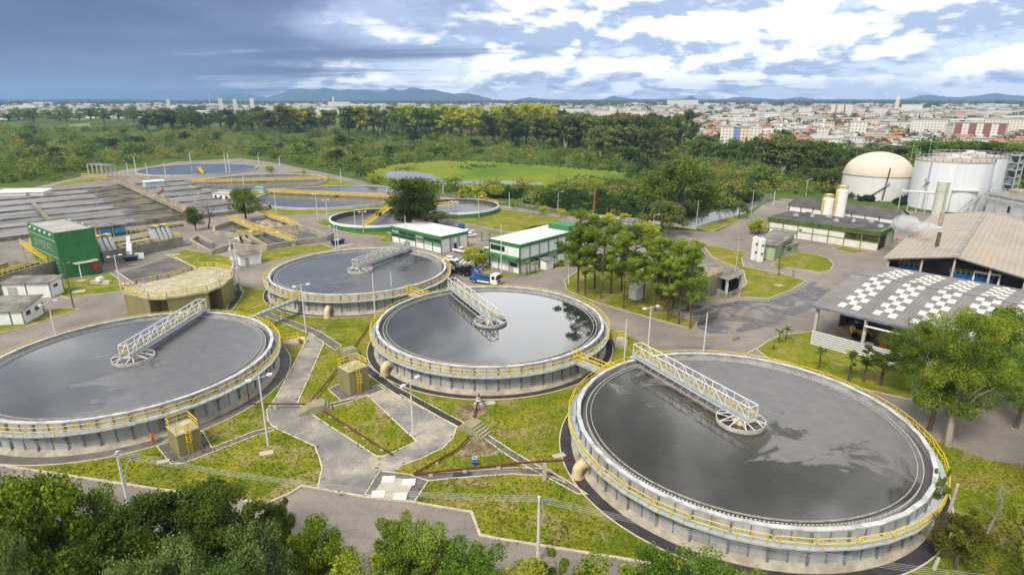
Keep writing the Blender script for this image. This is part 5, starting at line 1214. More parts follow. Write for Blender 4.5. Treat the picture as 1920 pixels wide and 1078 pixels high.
def truck(px, a, cabm, bodym, label, skip):
    t = thing('skip_truck' if skip else 'tow_truck', label, 'truck', g(*px, .012), R_(a))
    MB().box(-3.4,2.2,-.5,.5,.7,1.0).build('chassis', BLACKP, t)
    o = body_prof([(2.3,.5),(4.15,.5),(4.2,1.5),(3.95,2.75),(2.5,2.85),(2.3,2.6)], 2.4, cabm, t, 'cab')
    MB().hexa([(4.2,-1.05,1.62),(4.2,1.05,1.62),(4.0,.98,2.6),(4.0,-.98,2.6)],[(4.26,-1.05,1.64),(4.26,1.05,1.64),(4.06,.98,2.62),(4.06,-.98,2.62)]).build('windscreen', GLASS, t)
    for s in (-1,1): MB().box(2.75,3.6,min(s*1.2,s*1.23),max(s*1.2,s*1.23),1.6,2.45).build('side_window', GLASS, t)
    for s in (-1,1):
        MB().box(4.16,4.24,s*.85-.2,s*.85+.2,.75,1.0).build('headlight', CONCL, t); MB().box(4.1,4.3,s*1.42-.1,s*1.42+.1,1.7,2.3).build('mirror', BLACKP, t)
    MB().box(4.17,4.22,-.6,.6,.8,1.4).build('grille', BLACKP, t)
    for x in ((-2.2,3.2) if skip else (-2.6,-1.4,3.2)):
        for s in (-1,1): wheel(t, x, s*1.0, .5, .3)
    if skip:
        MB().box(-3.5,2.2,-1.2,1.2,1.02,1.25).box(1.9,2.2,-1.2,1.2,1.251,2.4).box(-3.6,-3.2,-1.2,1.2,.6,1.3).build('bed', bodym, t)
        for s in (-1,1): MB().bar((-.8,s*1.0,1.2),(-2.6,s*1.0,3.4),.35,.5).bar((-2.6,s*1.0,3.4),(-3.3,s*1.0,3.2),.25).box(-3.4,2.0,s*1.1-.15,s*1.1+.15,1.251,1.6).build('lift_arm', bodym, t)
        MB().hexa([(-1.8,-.7,1.3),(1.2,-.7,1.3),(1.2,.7,1.3),(-1.8,.7,1.3)],[(-2.4,-.9,2.2),(1.7,-.9,2.2),(1.7,.9,2.2),(-2.4,.9,2.2)]).build('container', mat('rusty_container', (.16,.09,.06), .8, .4, 1.5, col2=(.05,.12,.25)), t)
        MB().box(-1.4,2.0,-1.22,-1.15,.55,.95).box(-1.4,2.0,1.15,1.22,.55,.95).build('side_guard', WHITE, t)
    else:
        MB().box(-3.6,2.0,-1.2,1.2,1.02,1.3).box(.2,2.0,-1.1,1.1,1.301,2.2).build('bed', bodym, t)
        MB().bar((0,0,1.8),(-2.4,0,2.9),.45,.6).bar((-2.4,0,2.9),(-3.3,0,2.2),.35).build('crane_arm', bodym, t); MB().tube((.3,0,2.2),(.3,0,3.4),.1,n=8).build('exhaust', BLACKP, t)
truck((858,513), -38, BLACKP, BLACKP, 'black tow truck parked at the right side of the farthest large tank', False)
truck((908,531), -28, WHITE, BLUEP, 'blue skip truck with a white cab on the road behind the middle tank', True)

# ------------------------------------------------------------------ red pipes on little supports
def redpipe(pts, label, r=.11, sup=True):
    P = [g(x,y,z) for x,y,z in pts]; c = P[0].copy(); c.z = LAWNZ
    t = thing('red_pipe', label, 'pipe', c, 0, 'dark red pipes on the lawns')
    MB().path([p-c for p in P], r, 8).build('pipe', RUST, t)
    if sup:
        for a_, b2_ in zip(P, P[1:]):
            n_ = int((b2_-a_).length/4)
            if abs(b2_.z-a_.z) > .6: continue
            for k in range(n_):
                p = a_.lerp(b2_,(k+.5)/n_)-c; MB().box(p.x-.25,p.x+.25,p.y-.2,p.y+.2,0,max(.1,p.z-r)).build('support', CONCL, t)
redpipe([(459,737,2.6),(466,737,2.6),(468,757,.9),(563,757,.9),(575,758,.6),(594,766,.5)], 'dark red pipe from the left edge tank across the gravel way', .13)
redpipe([(578,757,.6),(640,684,.4),(655,664,.4),(700,598,.4)], 'dark red pipe running up the lawn to the concrete steps above the olive box')
redpipe([(605,769,.4),(735,852,.35)], 'dark red pipe across the grass island in the gravel loop')
p0 = (898,741)
redpipe([(898,738,2.6),(898,741,2.6),(898,744,.5),(889,780,.4),(886,803,.4)], 'dark red pipe dropping from the front of the middle tank', .12)
redpipe([(880,818,.5),(857,842,.4),(775,888,.4)], 'dark red pipe below the concrete steps on the bare soil')
redpipe([(775,889,.5),(966,868,.6),(966,868,2.6),(1075,861,2.6)], 'dark red pipe with a tall elbow joining the nearest tank', .13)
for px, lab in (((890,872), 'blue and white valve on the dark red pipe by the long footpath'), ((897,757), 'pale valve on the dark red pipe before the middle tank')):
    v = thing('valve', lab, 'valve', g(*px, LAWNZ)); MB().tube((0,0,.1),(0,0,1.0),.14,n=10).tube((-.35,0,.5),(.35,0,.5),.24,n=12).build('body', BLUEP if '890' in str(px) else STEEL, v); MB().lathe([(.3,1.0),(.34,1.04),(.3,1.08),(.26,1.04)],14,True).build('handwheel', WHITE, v)

# ------------------------------------------------------------------ lamp posts and poles
LAMP = mat('lamp_head', (.78,.79,.8), .4, .05, 1)
def pole(px, top, style, label, arm=1, rz=0, group=None, m=CONCL, z=LAWNZ):
    p = g(*px, z); H_ = solvez(p.x, p.y, top)-z
    nm = {'plain':'concrete_pole','T':'lamp_post','arm':'street_lamp','util':'utility_pole'}[style]
    t = thing(nm, label, {'plain':'pole','T':'lamp post','arm':'street lamp','util':'utility pole'}[style], p, rz, group)
    k = max(1.0, p.length/230); k2 = min(k, 1.15)   # nothing thinner than the eye can hold at distance
    MB().tube((0,0,0),(0,0,H_), .15*k, .09*k, 10).build('pole', m, t, smooth=True)
    if style == 'T':
        MB().bar((-1.1,0,H_-.4),(1.1,0,H_-.1),.1*k2).build('arm', STEEL, t)
        for s in (-1,1): MB().box(s*1.25-.32*k2,s*1.25+.32*k2,-.2*k2,.2*k2,H_-.35+s*.15,H_-.1+s*.15).build('lamp_head', LAMP, t)
    if style == 'arm':
        MB().path([(0,0,H_-.3),(.25,0,H_+.2),(.8,0,H_+.5),(1.5,0,H_+.55)], .05*k2, 6).build('arm', STEEL, t)
        MB().box(1.35,1.95,-.16,.16,H_+.5,H_+.68).build('lamp_head', LAMP, t)
    if style == 'util':
        MB().bar((-1.2,0,H_-.5),(1.2,0,H_-.5),.14).build('crossarm', WOOD, t)
        for s in (-1,0,1): MB().tube((s,0,H_-.43),(s,0,H_-.15),.07,n=6).build('insulator', CONCL, t)
    return t, H_
WP = mat('white_pole', (.66,.66,.64), .6, .1, 1)
pole((503,835),705,'T','white lamp post with a double head beside the left edge tank and gravel way',rz=.5,m=WP)
pole((775,820),712,'T','white lamp post with a tilted double head on the gravel loop',rz=.9,m=WP)
pole((574,624),533,'T','white lamp post in front of the left end of the farthest large tank',rz=.3,m=WP)
pole((512.6,610),527,'plain','bare white pole touching the right rim of the left edge tank',m=WP)
pole((704,597),513,'plain','bare white pole at the left rim of the middle tank',m=WP)
pole((736,568),510,'plain','bare white pole before the right end of the farthest large tank',m=WP)
pole((1170.5,675),599,'plain','bare white pole at the outer end of the nearest scraper bridge',m=WP)
pole((1215.6,648),574,'T','white lamp post with a double head on the road behind the nearest tank',rz=.2,m=WP)
pole((1319,659),586,'plain','bare white pole behind the far rim of the nearest tank',m=WP)
pole((104,626),566,'T','white lamp post on the road between the left sheds and the left edge tank',rz=1.0,m=WP)
pole((138.6,578),490,'util','dark timber utility pole beside the white electrical shed',m=WOOD,rz=.4)
pole((227,541),478,'T','white lamp post left of the olive distribution chamber',rz=.4,m=WP)
for px, tp, st, lab in [((240.6,326),304,'arm','lamp at the bend behind the portal frames'),((255,320),294,'arm','double bend lamp left of the farthest round basin'),((278,336),306,'arm','lamp at the left rim of the farthest round basin'),((312,335),305,'plain','bare pole in front of the farthest round basin, left of its bridge'),((358,307),287,'arm','lamp behind the farthest round basin, above its bridge'),((425,326),285,'plain','taller bare pole at the right of the farthest round basin'),((431,322),286,'arm','lamp beside the taller bare pole at the right of the farthest round basin'),((458,355),325,'plain','bare pole in the middle of the second basin view'),((486,311),288,'arm','lamp on the dirt bank beyond the second basin'),((525,312),294,'arm','lamp on the bank where the diagonal road starts'),
    ((596,413),363,'T','lamp post before the right half of the third round basin'),((614,413),374,'T','double-headed lamp post left of the deep green tank'),((640,344),318,'plain','bare pole on the verge of the diagonal road'),((667,434),395,'plain','bare pole in front of the deep green tank'),((682,436),396,'T','double-headed lamp post in front of the deep green tank'),((732,388),357,'T','lamp post at the right end of the third round basin'),((762,459),404,'plain','bare white pole rising before the low office'),((842,413),377,'T','lamp post at the left rim of the shallow green tank'),((898,408),367,'T','lamp post at the right front of the shallow green tank'),((831,364),344,'T','double-headed lamp by the low wall of the diagonal road'),((817,360),344,'plain','short bare pole next to the double-headed lamp on the diagonal road'),((955,394),360,'plain','bare pole on the lawn edge right of the shallow green tank'),((630,467),421,'T','left one of the two poles behind the farthest large tank'),((635,468),425,'plain','right, bare one of the two poles behind the farthest large tank'),((1046,392),362,'arm','curved lamp on the diagonal road left of the rust-red mast'),((1205,409),380,'arm','curved lamp on the diagonal road by the big dome-shaped tree'),((1223,446),405,'arm','curved lamp beside the pale round-topped tree'),((1450,386),358,'arm','curved lamp by the corner of the dark-roofed building'),((1511,366),338,'arm','curved lamp on the green bank behind the dark-roofed building'),((940,512),420,'plain','bare pole at the corner of the two-storey office'),((1066,533),455,'plain','grey pole at the left end of the pine group')]:
    pole(px, tp, st, ('street lamp, ' if st == 'arm' else '')+lab, rz=random.uniform(-.5,.5)+(PI if px[0] < 330 and st == 'arm' else 0), group='poles round the plant', m=WP, z=.01)
for px, tp, lab in (((1304.6,432),375,'utility pole at the road crossing by the canal'),((1348,416),364,'utility pole in the middle of the canal bank'),((1408,405),356,'utility pole at the far end of the canal bank'),((1379,509),446,'grey utility pole on the lawn left of the slim silos')):
    pole(px, tp, 'util', lab, group='utility poles by the canal')
pole((519,404),351,'plain','thick white concrete post before the third round basin',m=WP)
p = g(1113,402,.01); t = thing('mast', 'tall rust-red mast rising beside the diagonal road', 'mast', p); MB().tube((0,0,0),(0,0,1.6),.5,n=10).build('base', CONCL, t); MB().tube((0,0,1.6),(.4,0,solvez(p.x,p.y,337)),.42,.2,10).build('pole', mat('rust_mast', (.36,.13,.05), .8, .3, 1), t)
p = g(447,546,LAWNZ); H_ = solvez(p.x,p.y,450); t = thing('lattice_mast', 'white twin-pole instrument mast beside the small kiosk', 'mast', p, .3)
m = MB()
for s in (-.45,.45): m.tube((s,0,0),(s,0,H_-(.8 if s > 0 else 0)),.13,.1,8)
m.build('pole', WP, t)
for z in (H_*.45,H_*.62,H_*.8): MB().box(-1.0,1.0,-.06,.06,z,z+.12).box(-.75,-.35,-.3,-.061,z,z+.6).build('instrument_box', LAMP, t)
MB().bar((-.4,0,H_-.3),(1.0,0,H_+.2),.1).box(.8,1.6,-.2,.2,H_+.1,H_+.35).build('lamp_head', LAMP, t)
for (a_, b_2, lab) in (((1778.6,961),(1789,908),'tilted short concrete post at the right rim of the nearest tank'),((1751,1066),(1753,1046),'short concrete stub under the round orange-green tree')):
    p = g(*a_, LAWNZ); t = tag(MB().tube((0,0,0),(.2,0,solvez(p.x,p.y,b_2[1])), .2, .16, 10).build('concrete_post', CONCL, loc=p), lab, 'post')
# foreground power line
def linepole(base, top, label, blue):
    p = g(*base, 0); H_ = solvez(p.x,p.y,top); t = thing('utility_pole', label, 'utility pole', p)
    MB().tube((0,0,0),(0,0,H_), .2, .12, 12).build('pole', WP, t, smooth=True)
    MB().path([(.1,0,H_*.55),(.5,0,H_*.75),(blue*.6,0,H_*.86),(blue,0,H_*.92)], .05, 8).build('lamp_arm', STEEL, t)
    MB().hexa([(blue-.1,-.15,H_*.92-.05),(blue+.55,-.12,H_*.92+.1),(blue+.55,.12,H_*.92+.1),(blue-.1,.15,H_*.92-.05)],[(blue-.1,-.12,H_*.92+.12),(blue+.5,-.08,H_*.92+.24),(blue+.5,.08,H_*.92+.24),(blue-.1,.12,H_*.92+.12)]).build('lamp_head', BLUEP, t)
    MB().bar((-.05,-.5,H_-.25),(-.05,.5,H_-.25),.12).build('crossarm', STEEL, t)
    return p+Vector((0,0,H_-.2))
q1 = linepole((251,990), 846, 'concrete utility pole with a blue lamp among the bottom left trees', 1.5)
q2 = linepole((1009,1052), 931, 'concrete utility pole with a blue lamp in the bottom middle', .45)
q0 = g(-330,755,q1.z); q3 = g(1990,1100,q2.z)
def wire(a, b, sag, dy, lab, grp):
    c = thing('power_wire', lab, 'wire', a, 0, grp); d = b-a
    MB().path([d*t_+Vector((0,dy,-sag*4*t_*(1-t_))) for t_ in [i/16 for i in range(17)]], .014, 5).build('cable', mat('bare_wire', (.4,.4,.4), .5, .1, 1, metal=.3), c)
for a, b, nm, s in ((q0,q1,'left of the bottom left utility pole',.6),(q1,q2,'between the two utility poles with blue lamps',1.1),(q2,q3,'right of the bottom middle utility pole',.8)):
    for k in range(4): wire(a, b, s+.06*k, -.45+.3*k, 'thin pale overhead wire strung '+nm, 'overhead wires '+nm)
for k in range(12):
    x = (1586,1602,1702,1717,1724,1737,1750,1764,1789,1815,1825,1835)[k]
for px, tp, n_ in [((x, b0), t0_, 0) for x, b0, t0_ in ((1586,322,278),(1601,318,280),(1704,318,270),(1719,316,276),(1737,312,263),(1750,310,264),(1764,308,268),(1790,304,262),(1814,300,264),(1825,298,266),(1832,298,268),(1847,300,266),(1870,300,262),(1893,345,328),(1900,346,334))]:
    p = g(*px, .01); t = tag(MB().tube((0,0,0),(0,0,solvez(p.x,p.y,tp)), .22, .1, 6).build('lightning_mast', STEEL, loc=p), 'thin grey lightning mast near the dome and digesters', 'mast', 'lightning masts near the digesters')

# ------------------------------------------------------------------ people
def person(loc, rz, label, joints, edges, radii, cols, helmet=None):
    me = bpy.data.meshes.new('tmp'); me.from_pydata(joints, edges, [])
    o = put('tmp', me); sk = o.modifiers.new('s','SKIN'); sb_ = o.modifiers.new('u','SUBSURF'); sb_.levels = 2; sb_.render_levels = 2
    for v, r in zip(me.skin_vertices[0].data, radii): v.radius = (r, r)
    me.skin_vertices[0].data[0].use_root = True
    bpy.context.view_layer.update()
    nm = bpy.data.meshes.new_from_object(o.evaluated_get(bpy.context.evaluated_depsgraph_get()))
    bpy.data.objects.remove(o)
    ms = list(dict.fromkeys(cols)); nm.materials.clear()
    for m_ in ms: nm.materials.append(m_)
    J = [Vector(j) for j in joints]
    for f in nm.polygons:
        f.material_index = ms.index(cols[min(range(len(J)), key=lambda i: (J[i]-f.center).length)]); f.use_smooth = True
    p = put('person', nm, None, loc, rz); tag(p, label, 'person')
    if helmet:
        c, m_ = helmet
        MB().lathe([(.17,-.02),(.13,.02),(.125,.08),(.08,.14),(0,.16)], 14).build('helmet', m_, p, loc=c, smooth=True)
    return p
O, K, Dn, Sk = ORANGE, SKIN, DENIM, RED
# joints: pelvis, belly, chest, neck, head, L(hip knee ankle toe) R(...), L(shoulder elbow wrist fingers) R(...)
def fig(bend):
    s, c = math.sin(bend), math.cos(bend)
    up = lambda x, y, d: (x+s*d, y, .95+c*d)
    J = [(0,0,.95), up(0,0,.22), up(0,0,.45), up(0,0,.6), up(.03,0,.74)]
    for y in (-.1,.1): J += [(0,y,.86),(.05,y*1.2,.48),(-.02,y*1.3,.09),(.16,y*1.4,.04)]
    for y in (-.2,.2):
        sx, _, sz = up(0,y,.5); J += [(sx,y,sz),(sx+.08,y*1.25,sz-.28),(sx+.2,y*1.1,sz-.5),(sx+.24,y*1.05,sz-.58)]
    E_ = [(0,1),(1,2),(2,3),(3,4),(0,5),(5,6),(6,7),(7,8),(0,9),(9,10),(10,11),(11,12),(2,13),(13,14),(14,15),(15,16),(2,17),(17,18),(18,19),(19,20)]
    Rr = [.15,.14,.16,.06,.1,.1,.075,.05,.045,.1,.075,.05,.045,.075,.055,.04,.035,.075,.055,.04,.035]
    return J, E_, Rr
J, E_, Rr = fig(.55)
head = J[4]
person(g(288,832,LAWNZ+.02), R_(150), 'worker in orange overalls and helmet bending beside the left edge tank', J, E_, Rr, [O,O,O,K,K]+[O,O,O,BLACKP]*2+[O,O,O,K]*2, ((head[0]+.03,head[1],head[2]+.05), BLUEP))
J, E_, Rr = fig(.05)
person(g(905,508,.02), R_(-60), 'person in a red shirt standing by the small golden tree near the blue truck', J, E_, Rr, [Dn,Sk,Sk,K,K]+[Dn,Dn,Dn,BLACKP]*2+[Sk,Sk,K,K]*2, ((J[4][0],0,J[4][2]+.06), BLACKP))
# ------------------------------------------------------------------ trees and plants
def np_mesh(name, V, quads, m, tri=None):
    me = bpy.data.meshes.new(name)
    nv, nq = len(V), len(quads)
    me.vertices.add(nv); me.vertices.foreach_set('co', np.asarray(V, dtype=np.float32).ravel())
    me.loops.add(nq*4); me.loops.foreach_set('vertex_index', np.asarray(quads, dtype=np.int32).ravel())
    me.polygons.add(nq); me.polygons.foreach_set('loop_start', np.arange(0, nq*4, 4, dtype=np.int32))
    me.materials.append(m); me.update(calc_edges=True)
    return me
def leaf_quads(rng, C, Rd, n, size, shell=.55, flat=.8, up=.25):
    """n leaves in each ball (centre C[i], radius Rd[i]), mostly near its skin, facing outwards"""
    C = np.repeat(np.asarray(C, float), n, 0); Rd = np.repeat(np.asarray(Rd, float), n)
    N_ = len(C)
    d = rng.normal(size=(N_,3)); d /= np.linalg.norm(d,axis=1)[:,None]
    r = Rd*(shell+(1-shell)*rng.random(N_))*(1+.25*rng.normal(size=N_)*.5)
    p = C+d*r[:,None]*np.array([1,1,flat])
    nrm = d*.7+rng.normal(size=(N_,3))*.55+np.array([0,0,up]); nrm /= np.linalg.norm(nrm,axis=1)[:,None]
    t = np.cross(nrm, rng.normal(size=(N_,3))); t /= np.linalg.norm(t,axis=1)[:,None]; b = np.cross(nrm,t)
    s = (np.asarray(size)*(.6+.8*rng.random(N_)))[:,None]
    V = np.stack([p-t*s*.5, p+b*s*.32+nrm*s*.08, p+t*s*.55, p-b*s*.32+nrm*s*.08],1).reshape(-1,3)
    return V
def crown(name, rng, C, Rd, n, size, m, **k):
    V = leaf_quads(rng, C, Rd, n, size, **k)
    return np_mesh(name, V, np.arange(len(V)).reshape(-1,4), m)
LEAF = {
 'mid': leafmat('leaf_mid', [(.03,.06,.008),(.06,.11,.012),(.1,.16,.018),(.16,.2,.03)]),
 'yel': leafmat('leaf_yellow', [(.055,.085,.008),(.1,.145,.01),(.17,.2,.015),(.25,.24,.03)]),
 'dark': leafmat('leaf_dark', [(.03,.05,.007),(.045,.07,.009),(.07,.1,.012),(.11,.14,.02)]),
 'grey': leafmat('leaf_greygreen', [(.03,.052,.014),(.055,.088,.022),(.085,.125,.032),(.125,.16,.05)]),
 'olive': leafmat('leaf_olive', [(.04,.055,.014),(.07,.09,.02),(.1,.12,.028),(.14,.15,.04)]),
 'lime': leafmat('leaf_lime', [(.03,.055,.008),(.065,.1,.01),(.11,.15,.013),(.18,.21,.022)]),
 'gold': leafmat('leaf_gold', [(.12,.15,.012),(.2,.23,.015),(.28,.29,.02),(.34,.32,.04)]),  # own gold of the small trees; painted sunlight on the far eucalyptus
 'rust': leafmat('leaf_rustgreen', [(.06,.06,.01),(.09,.1,.012),(.12,.15,.015),(.2,.14,.02)]),
 'pine': leafmat('leaf_pine', [(.04,.07,.008),(.085,.13,.012),(.135,.185,.016),(.2,.235,.03)]),
 'scrub': leafmat('leaf_scrub', [(.02,.04,.01),(.042,.075,.012),(.075,.118,.014),(.13,.165,.02),(.15,.14,.03)], scale=.02, tint=True)}
def tree_mesh(kind, rng, h, w, leaves, lsize, leafm, bark):
    """-> trunk mesh, crown mesh, built at full size with the foot at the origin"""
    tm = MB(); C = []; Rd = []
    rnd = random.Random(int(rng.integers(1e6)))
    if kind == 'broad':
        z0 = h*.22; nb = 12; k = 66
        tm.path([(0,0,0),(.02*w,.01*w,z0),(.0,.03*w,h*.55)], [.035*h,.026*h,.014*h], 8)
        for i in range(k):
            a = rnd.uniform(0,2*PI); q = rnd.random()**.6; zz = rnd.uniform(.3,.92)
            rr_ = w*.5*q*1.1*math.sqrt(max(0,1-((zz-.55)/.5)**2))*.85
            C.append((rr_*math.cos(a)*rnd.uniform(.8,1.25), rr_*math.sin(a)*rnd.uniform(.8,1.25), h*zz)); Rd.append(w*rnd.uniform(.07,.165))
        for c in C[:nb]: tm.path([(0,0,z0*rnd.uniform(.7,1.2)),(c[0]*.45,c[1]*.45,(z0+c[2])*.55),c], [.012*h,.008*h,.003*h], 6)
    elif kind == 'dome':
        k = 34; tm.path([(0,0,0),(0,0,h*.35)], [.05*h,.035*h], 8)
        for i in range(k):
            a = rnd.uniform(0,2*PI); el = rnd.uniform(.05,1)*PI/2
            C.append((w*.42*math.cos(a)*math.cos(el), w*.42*math.sin(a)*math.cos(el), h*.28+h*.58*math.sin(el))); Rd.append(w*rnd.uniform(.09,.16))
        for c in C[:8]: tm.path([(0,0,h*.3),(c[0]*.5,c[1]*.5,(h*.35+c[2])*.5),c], [.022*h,.014*h,.005*h], 6)
    elif kind == 'pine':
        bend = rnd.uniform(-.04,.04)*h
        tm.path([(0,0,0),(bend*.4,0,h*.45),(bend,bend*.5,h*.93)], [.0105*h,.008*h,.004*h], 8)
        for i in range(34):
            a = rnd.uniform(0,2*PI); zz = rnd.uniform(.36,.97); rr_ = w*.5*rnd.uniform(.2,1)*(1.15-.75*(zz-.4))
            c = (bend*zz+rr_*math.cos(a), rr_*math.sin(a), h*zz); C.append(c); Rd.append(w*rnd.uniform(.07,.16))
            tm.path([(bend*zz*.8,0,h*(zz-.06)),c], [.005*h,.002*h], 5)
        C.append((bend,0,h*.96)); Rd.append(w*.14)
    elif kind == 'euc':
        nst = 3
        for s in range(nst):
            a = rnd.uniform(0,2*PI); ex = w*.3*math.cos(a); ey = w*.3*math.sin(a)
            tm.path([(0,0,0),(ex*.3,ey*.3,h*.4),(ex,ey,h*.85)], [.022*h,.015*h,.005*h], 6)
            for i in range(11):
                zz = rnd.uniform(.3,.96); b2_ = rnd.uniform(0,2*PI); q = w*rnd.uniform(.05,.28)
                c = (ex*zz+q*math.cos(b2_), ey*zz+q*math.sin(b2_), h*zz); C.append(c); Rd.append(w*rnd.uniform(.11,.2))
                if i < 4: tm.path([(ex*zz*.7,ey*zz*.7,h*(zz-.15)),c], [.007*h,.003*h], 5)
    elif kind == 'sparse':
        tm.path([(0,0,0),(.03*w,0,h*.4),(-.04*w,.02*w,h*.9)], [.022*h,.015*h,.005*h], 8)
        for i in range(16):
            a = rnd.uniform(0,2*PI); zz = rnd.uniform(.45,1); rr_ = w*.5*rnd.uniform(.15,1)
            c = (rr_*math.cos(a), rr_*math.sin(a), h*zz); C.append(c); Rd.append(w*rnd.uniform(.07,.16))
            tm.path([(0,0,h*(zz-.2)),(c[0]*.5,c[1]*.5,h*(zz-.07)),c], [.009*h,.006*h,.002*h], 5)
    cm = crown('crown', rng, C, Rd, max(3, leaves//len(C)), lsize, leafm)
    return tm.mesh('trunk', bark, True), cm
RNG = np.random.default_rng(11)
PROTO = {}
def proto(key, kind, h, w, leaves, ls, lm, bark=BARK, nvar=2):
    out = []
    for v in range(nvar):
        t_, c_ = tree_mesh(kind, RNG, h, w, leaves, ls, LEAF[lm], bark)
        co = np.empty(len(c_.vertices)*3, dtype=np.float32); c_.vertices.foreach_get('co', co); co = co.reshape(-1,3)
        lo, hi = np.percentile(co, 1, 0), np.percentile(co, 99, 0)
        out.append((t_, c_, float(np.percentile(co[:,2], 99.6)), float((hi-lo)[:2].mean()), co[::max(1,len(co)//700)].astype(float)))
    PROTO[key] = (out, h, w)
# near trees
proto('near_yel','broad',8,7,26000,.2,'yel'); proto('near_mid','broad',8,7,26000,.2,'mid'); proto('near_dark','broad',8,7,26000,.18,'dark')
proto('near_grey','broad',8,8,30000,.17,'grey',nvar=1); proto('near_rust','broad',6,5,14000,.16,'rust',nvar=1)
proto('bigmid','broad',13,10,30000,.155,'mid',BARK,2); proto('slim','sparse',8,4.5,12000,.15,'lime'); proto('bigright','broad',13,10,46000,.155,'lime',BARKP,3)
proto('pine','pine',18,7.5,12000,.23,'pine',nvar=4); proto('midtree','broad',9,9,6000,.36,'dark',nvar=2); proto('umbrella','euc',14,11,9000,.38,'dark',BARK,2); proto('dome','dome',20,26,16000,.7,'dark',nvar=1)
proto('round','dome',9,12,7000,.4,'olive',BARK,1); proto('small','broad',5,4.5,3500,.26,'gold',nvar=1)
proto('euc','euc',26,15,3000,1.15,'olive',BARKP,3); proto('eucsunlit','euc',26,15,3000,1.15,'gold',BARKP,2); proto('fardark','broad',18,16,1500,1.2,'dark',BARK,2); proto('farmid','broad',15,13,1300,1.1,'mid',BARK,2); proto('fardome','broad',12,12,1300,.9,'scrub',BARK,2)  # gold eucalyptus: patchy sunlight on the belt is put into its leaf colour
cnt = {}
def tree(name, key, base, h, w, label, cat='tree', group=None, rz=None):
    out, ph, pw = PROTO[key]; i = cnt.get(key, 0); cnt[key] = i+1
    tmh, cmh, ph, pw, _ = out[i % len(out)]
    r = thing(name, label, cat, base, random.uniform(0,6.28) if rz is None else rz, group)
    r.scale = (w/pw, w/pw, h/ph)
    put('trunk', tmh, r); put('crown', cmh, r); return r
def ptree(name, key, px, top, wpx, label, cat='tree', group=None, z=LAWNZ):
    p = g(*px, z); H_ = solvez(p.x, p.y, top)
    zc = p.y*CP-(H_*.6-CAMH)*SP; w = wpx*zc/F; rz = random.uniform(0,6.28)
    out = PROTO[key][0]; _, _, ph, pw, co = out[cnt.get(key,0) % len(out)]
    c, s = math.cos(rz), math.sin(rz)
    for it in range(6):      # seen from above, a wide crown shows its far side: fit height and width to what is seen
        k = w/pw; X = p.x+k*(c*co[:,0]-s*co[:,1]); Y = p.y+k*(s*co[:,0]+c*co[:,1]); Z = z+co[:,2]*H_/ph-CAMH
        zz = Y*CP-Z*SP; sx_ = 960+F*X/zz; sy_ = 539-F*(Y*SP+Z*CP)/zz
        yt = np.percentile(sy_, 1.5); wx = np.percentile(sx_, 98.5)-np.percentile(sx_, 1.5)
        H_ = max(.35*w, H_-(top-yt)*zz.mean()/F*.8); w *= (wpx/wx)**.9
    return tree(name, key, p, H_, w, label, cat, group, rz)
# bottom foreground trees: (base px, top px, crown width px, kind, label)
FG = [((-25,1040),876,120,'near_dark','dark small-leaved tree cut by the left edge, below the tank'),
 ((95,1230),890,260,'near_yel','bright yellow-green tree with pale blossom in the bottom left corner'),
 ((205,1120),905,130,'near_mid','rounded green crown left of the leaning utility pole'),
 ((345,1100),898,200,'near_dark','broad dark green tree right of the bottom left utility pole'),
 ((440,1085),900,150,'near_dark','dark olive tree leaning over the lawn below the gravel way'),
 ((235,1250),962,220,'near_dark','dark tree in front of the bottom left utility pole'),
 ((340,1290),1005,190,'near_grey','grey-green fine-leaved tree at the bottom, below the broad dark tree'),
 ((55,1330),1000,210,'near_grey','grey-green feathery tree in the lowest left corner'),
 ((497,1260),978,190,'near_grey','large grey-green fine-leaved tree beside the lower road'),
 ((533,1060),928,60,'near_dark','small dark conical tree at the kerb corner of the lower road'),
 ((607,1150),962,122,'near_yel','yellow-green tree standing in the lower road view, left of its centre'),
 ((700,1280),1036,170,'near_yel','golden green tree top at the bottom edge below the lower road'),
 ((760,1120),960,80,'near_mid','upright green tree, left lobe of the pair on the lower road'),
 ((812,1140),975,120,'near_mid','broad green tree, right lobe of the pair on the lower road'),
 ((890,1200),1008,115,'near_mid','dark rounded tree at the right end of the lower road'),
 ((975,1210),1040,130,'near_yel','yellowish tree top left of the bottom middle utility pole'),
 ((1048,1140),1018,60,'slim','thin olive sapling right of the bottom middle utility pole'),
 ((1138,1260),1048,180,'near_yel','tree with cream blossom at the bottom edge, below the nearest tank lawn'),
 ((1222,1190),1020,120,'near_mid','round green tree below the dark paving of the nearest tank'),
 ((1305,1190),1022,130,'near_mid','round bright green tree at the foot of the nearest tank'),
 ((1385,1240),1062,90,'near_yel','low yellow-green crown at the bottom edge under the nearest tank')]
for px, top, w, k, lab in FG: ptree('broadleaf_tree', k, px, top+14, w, lab)
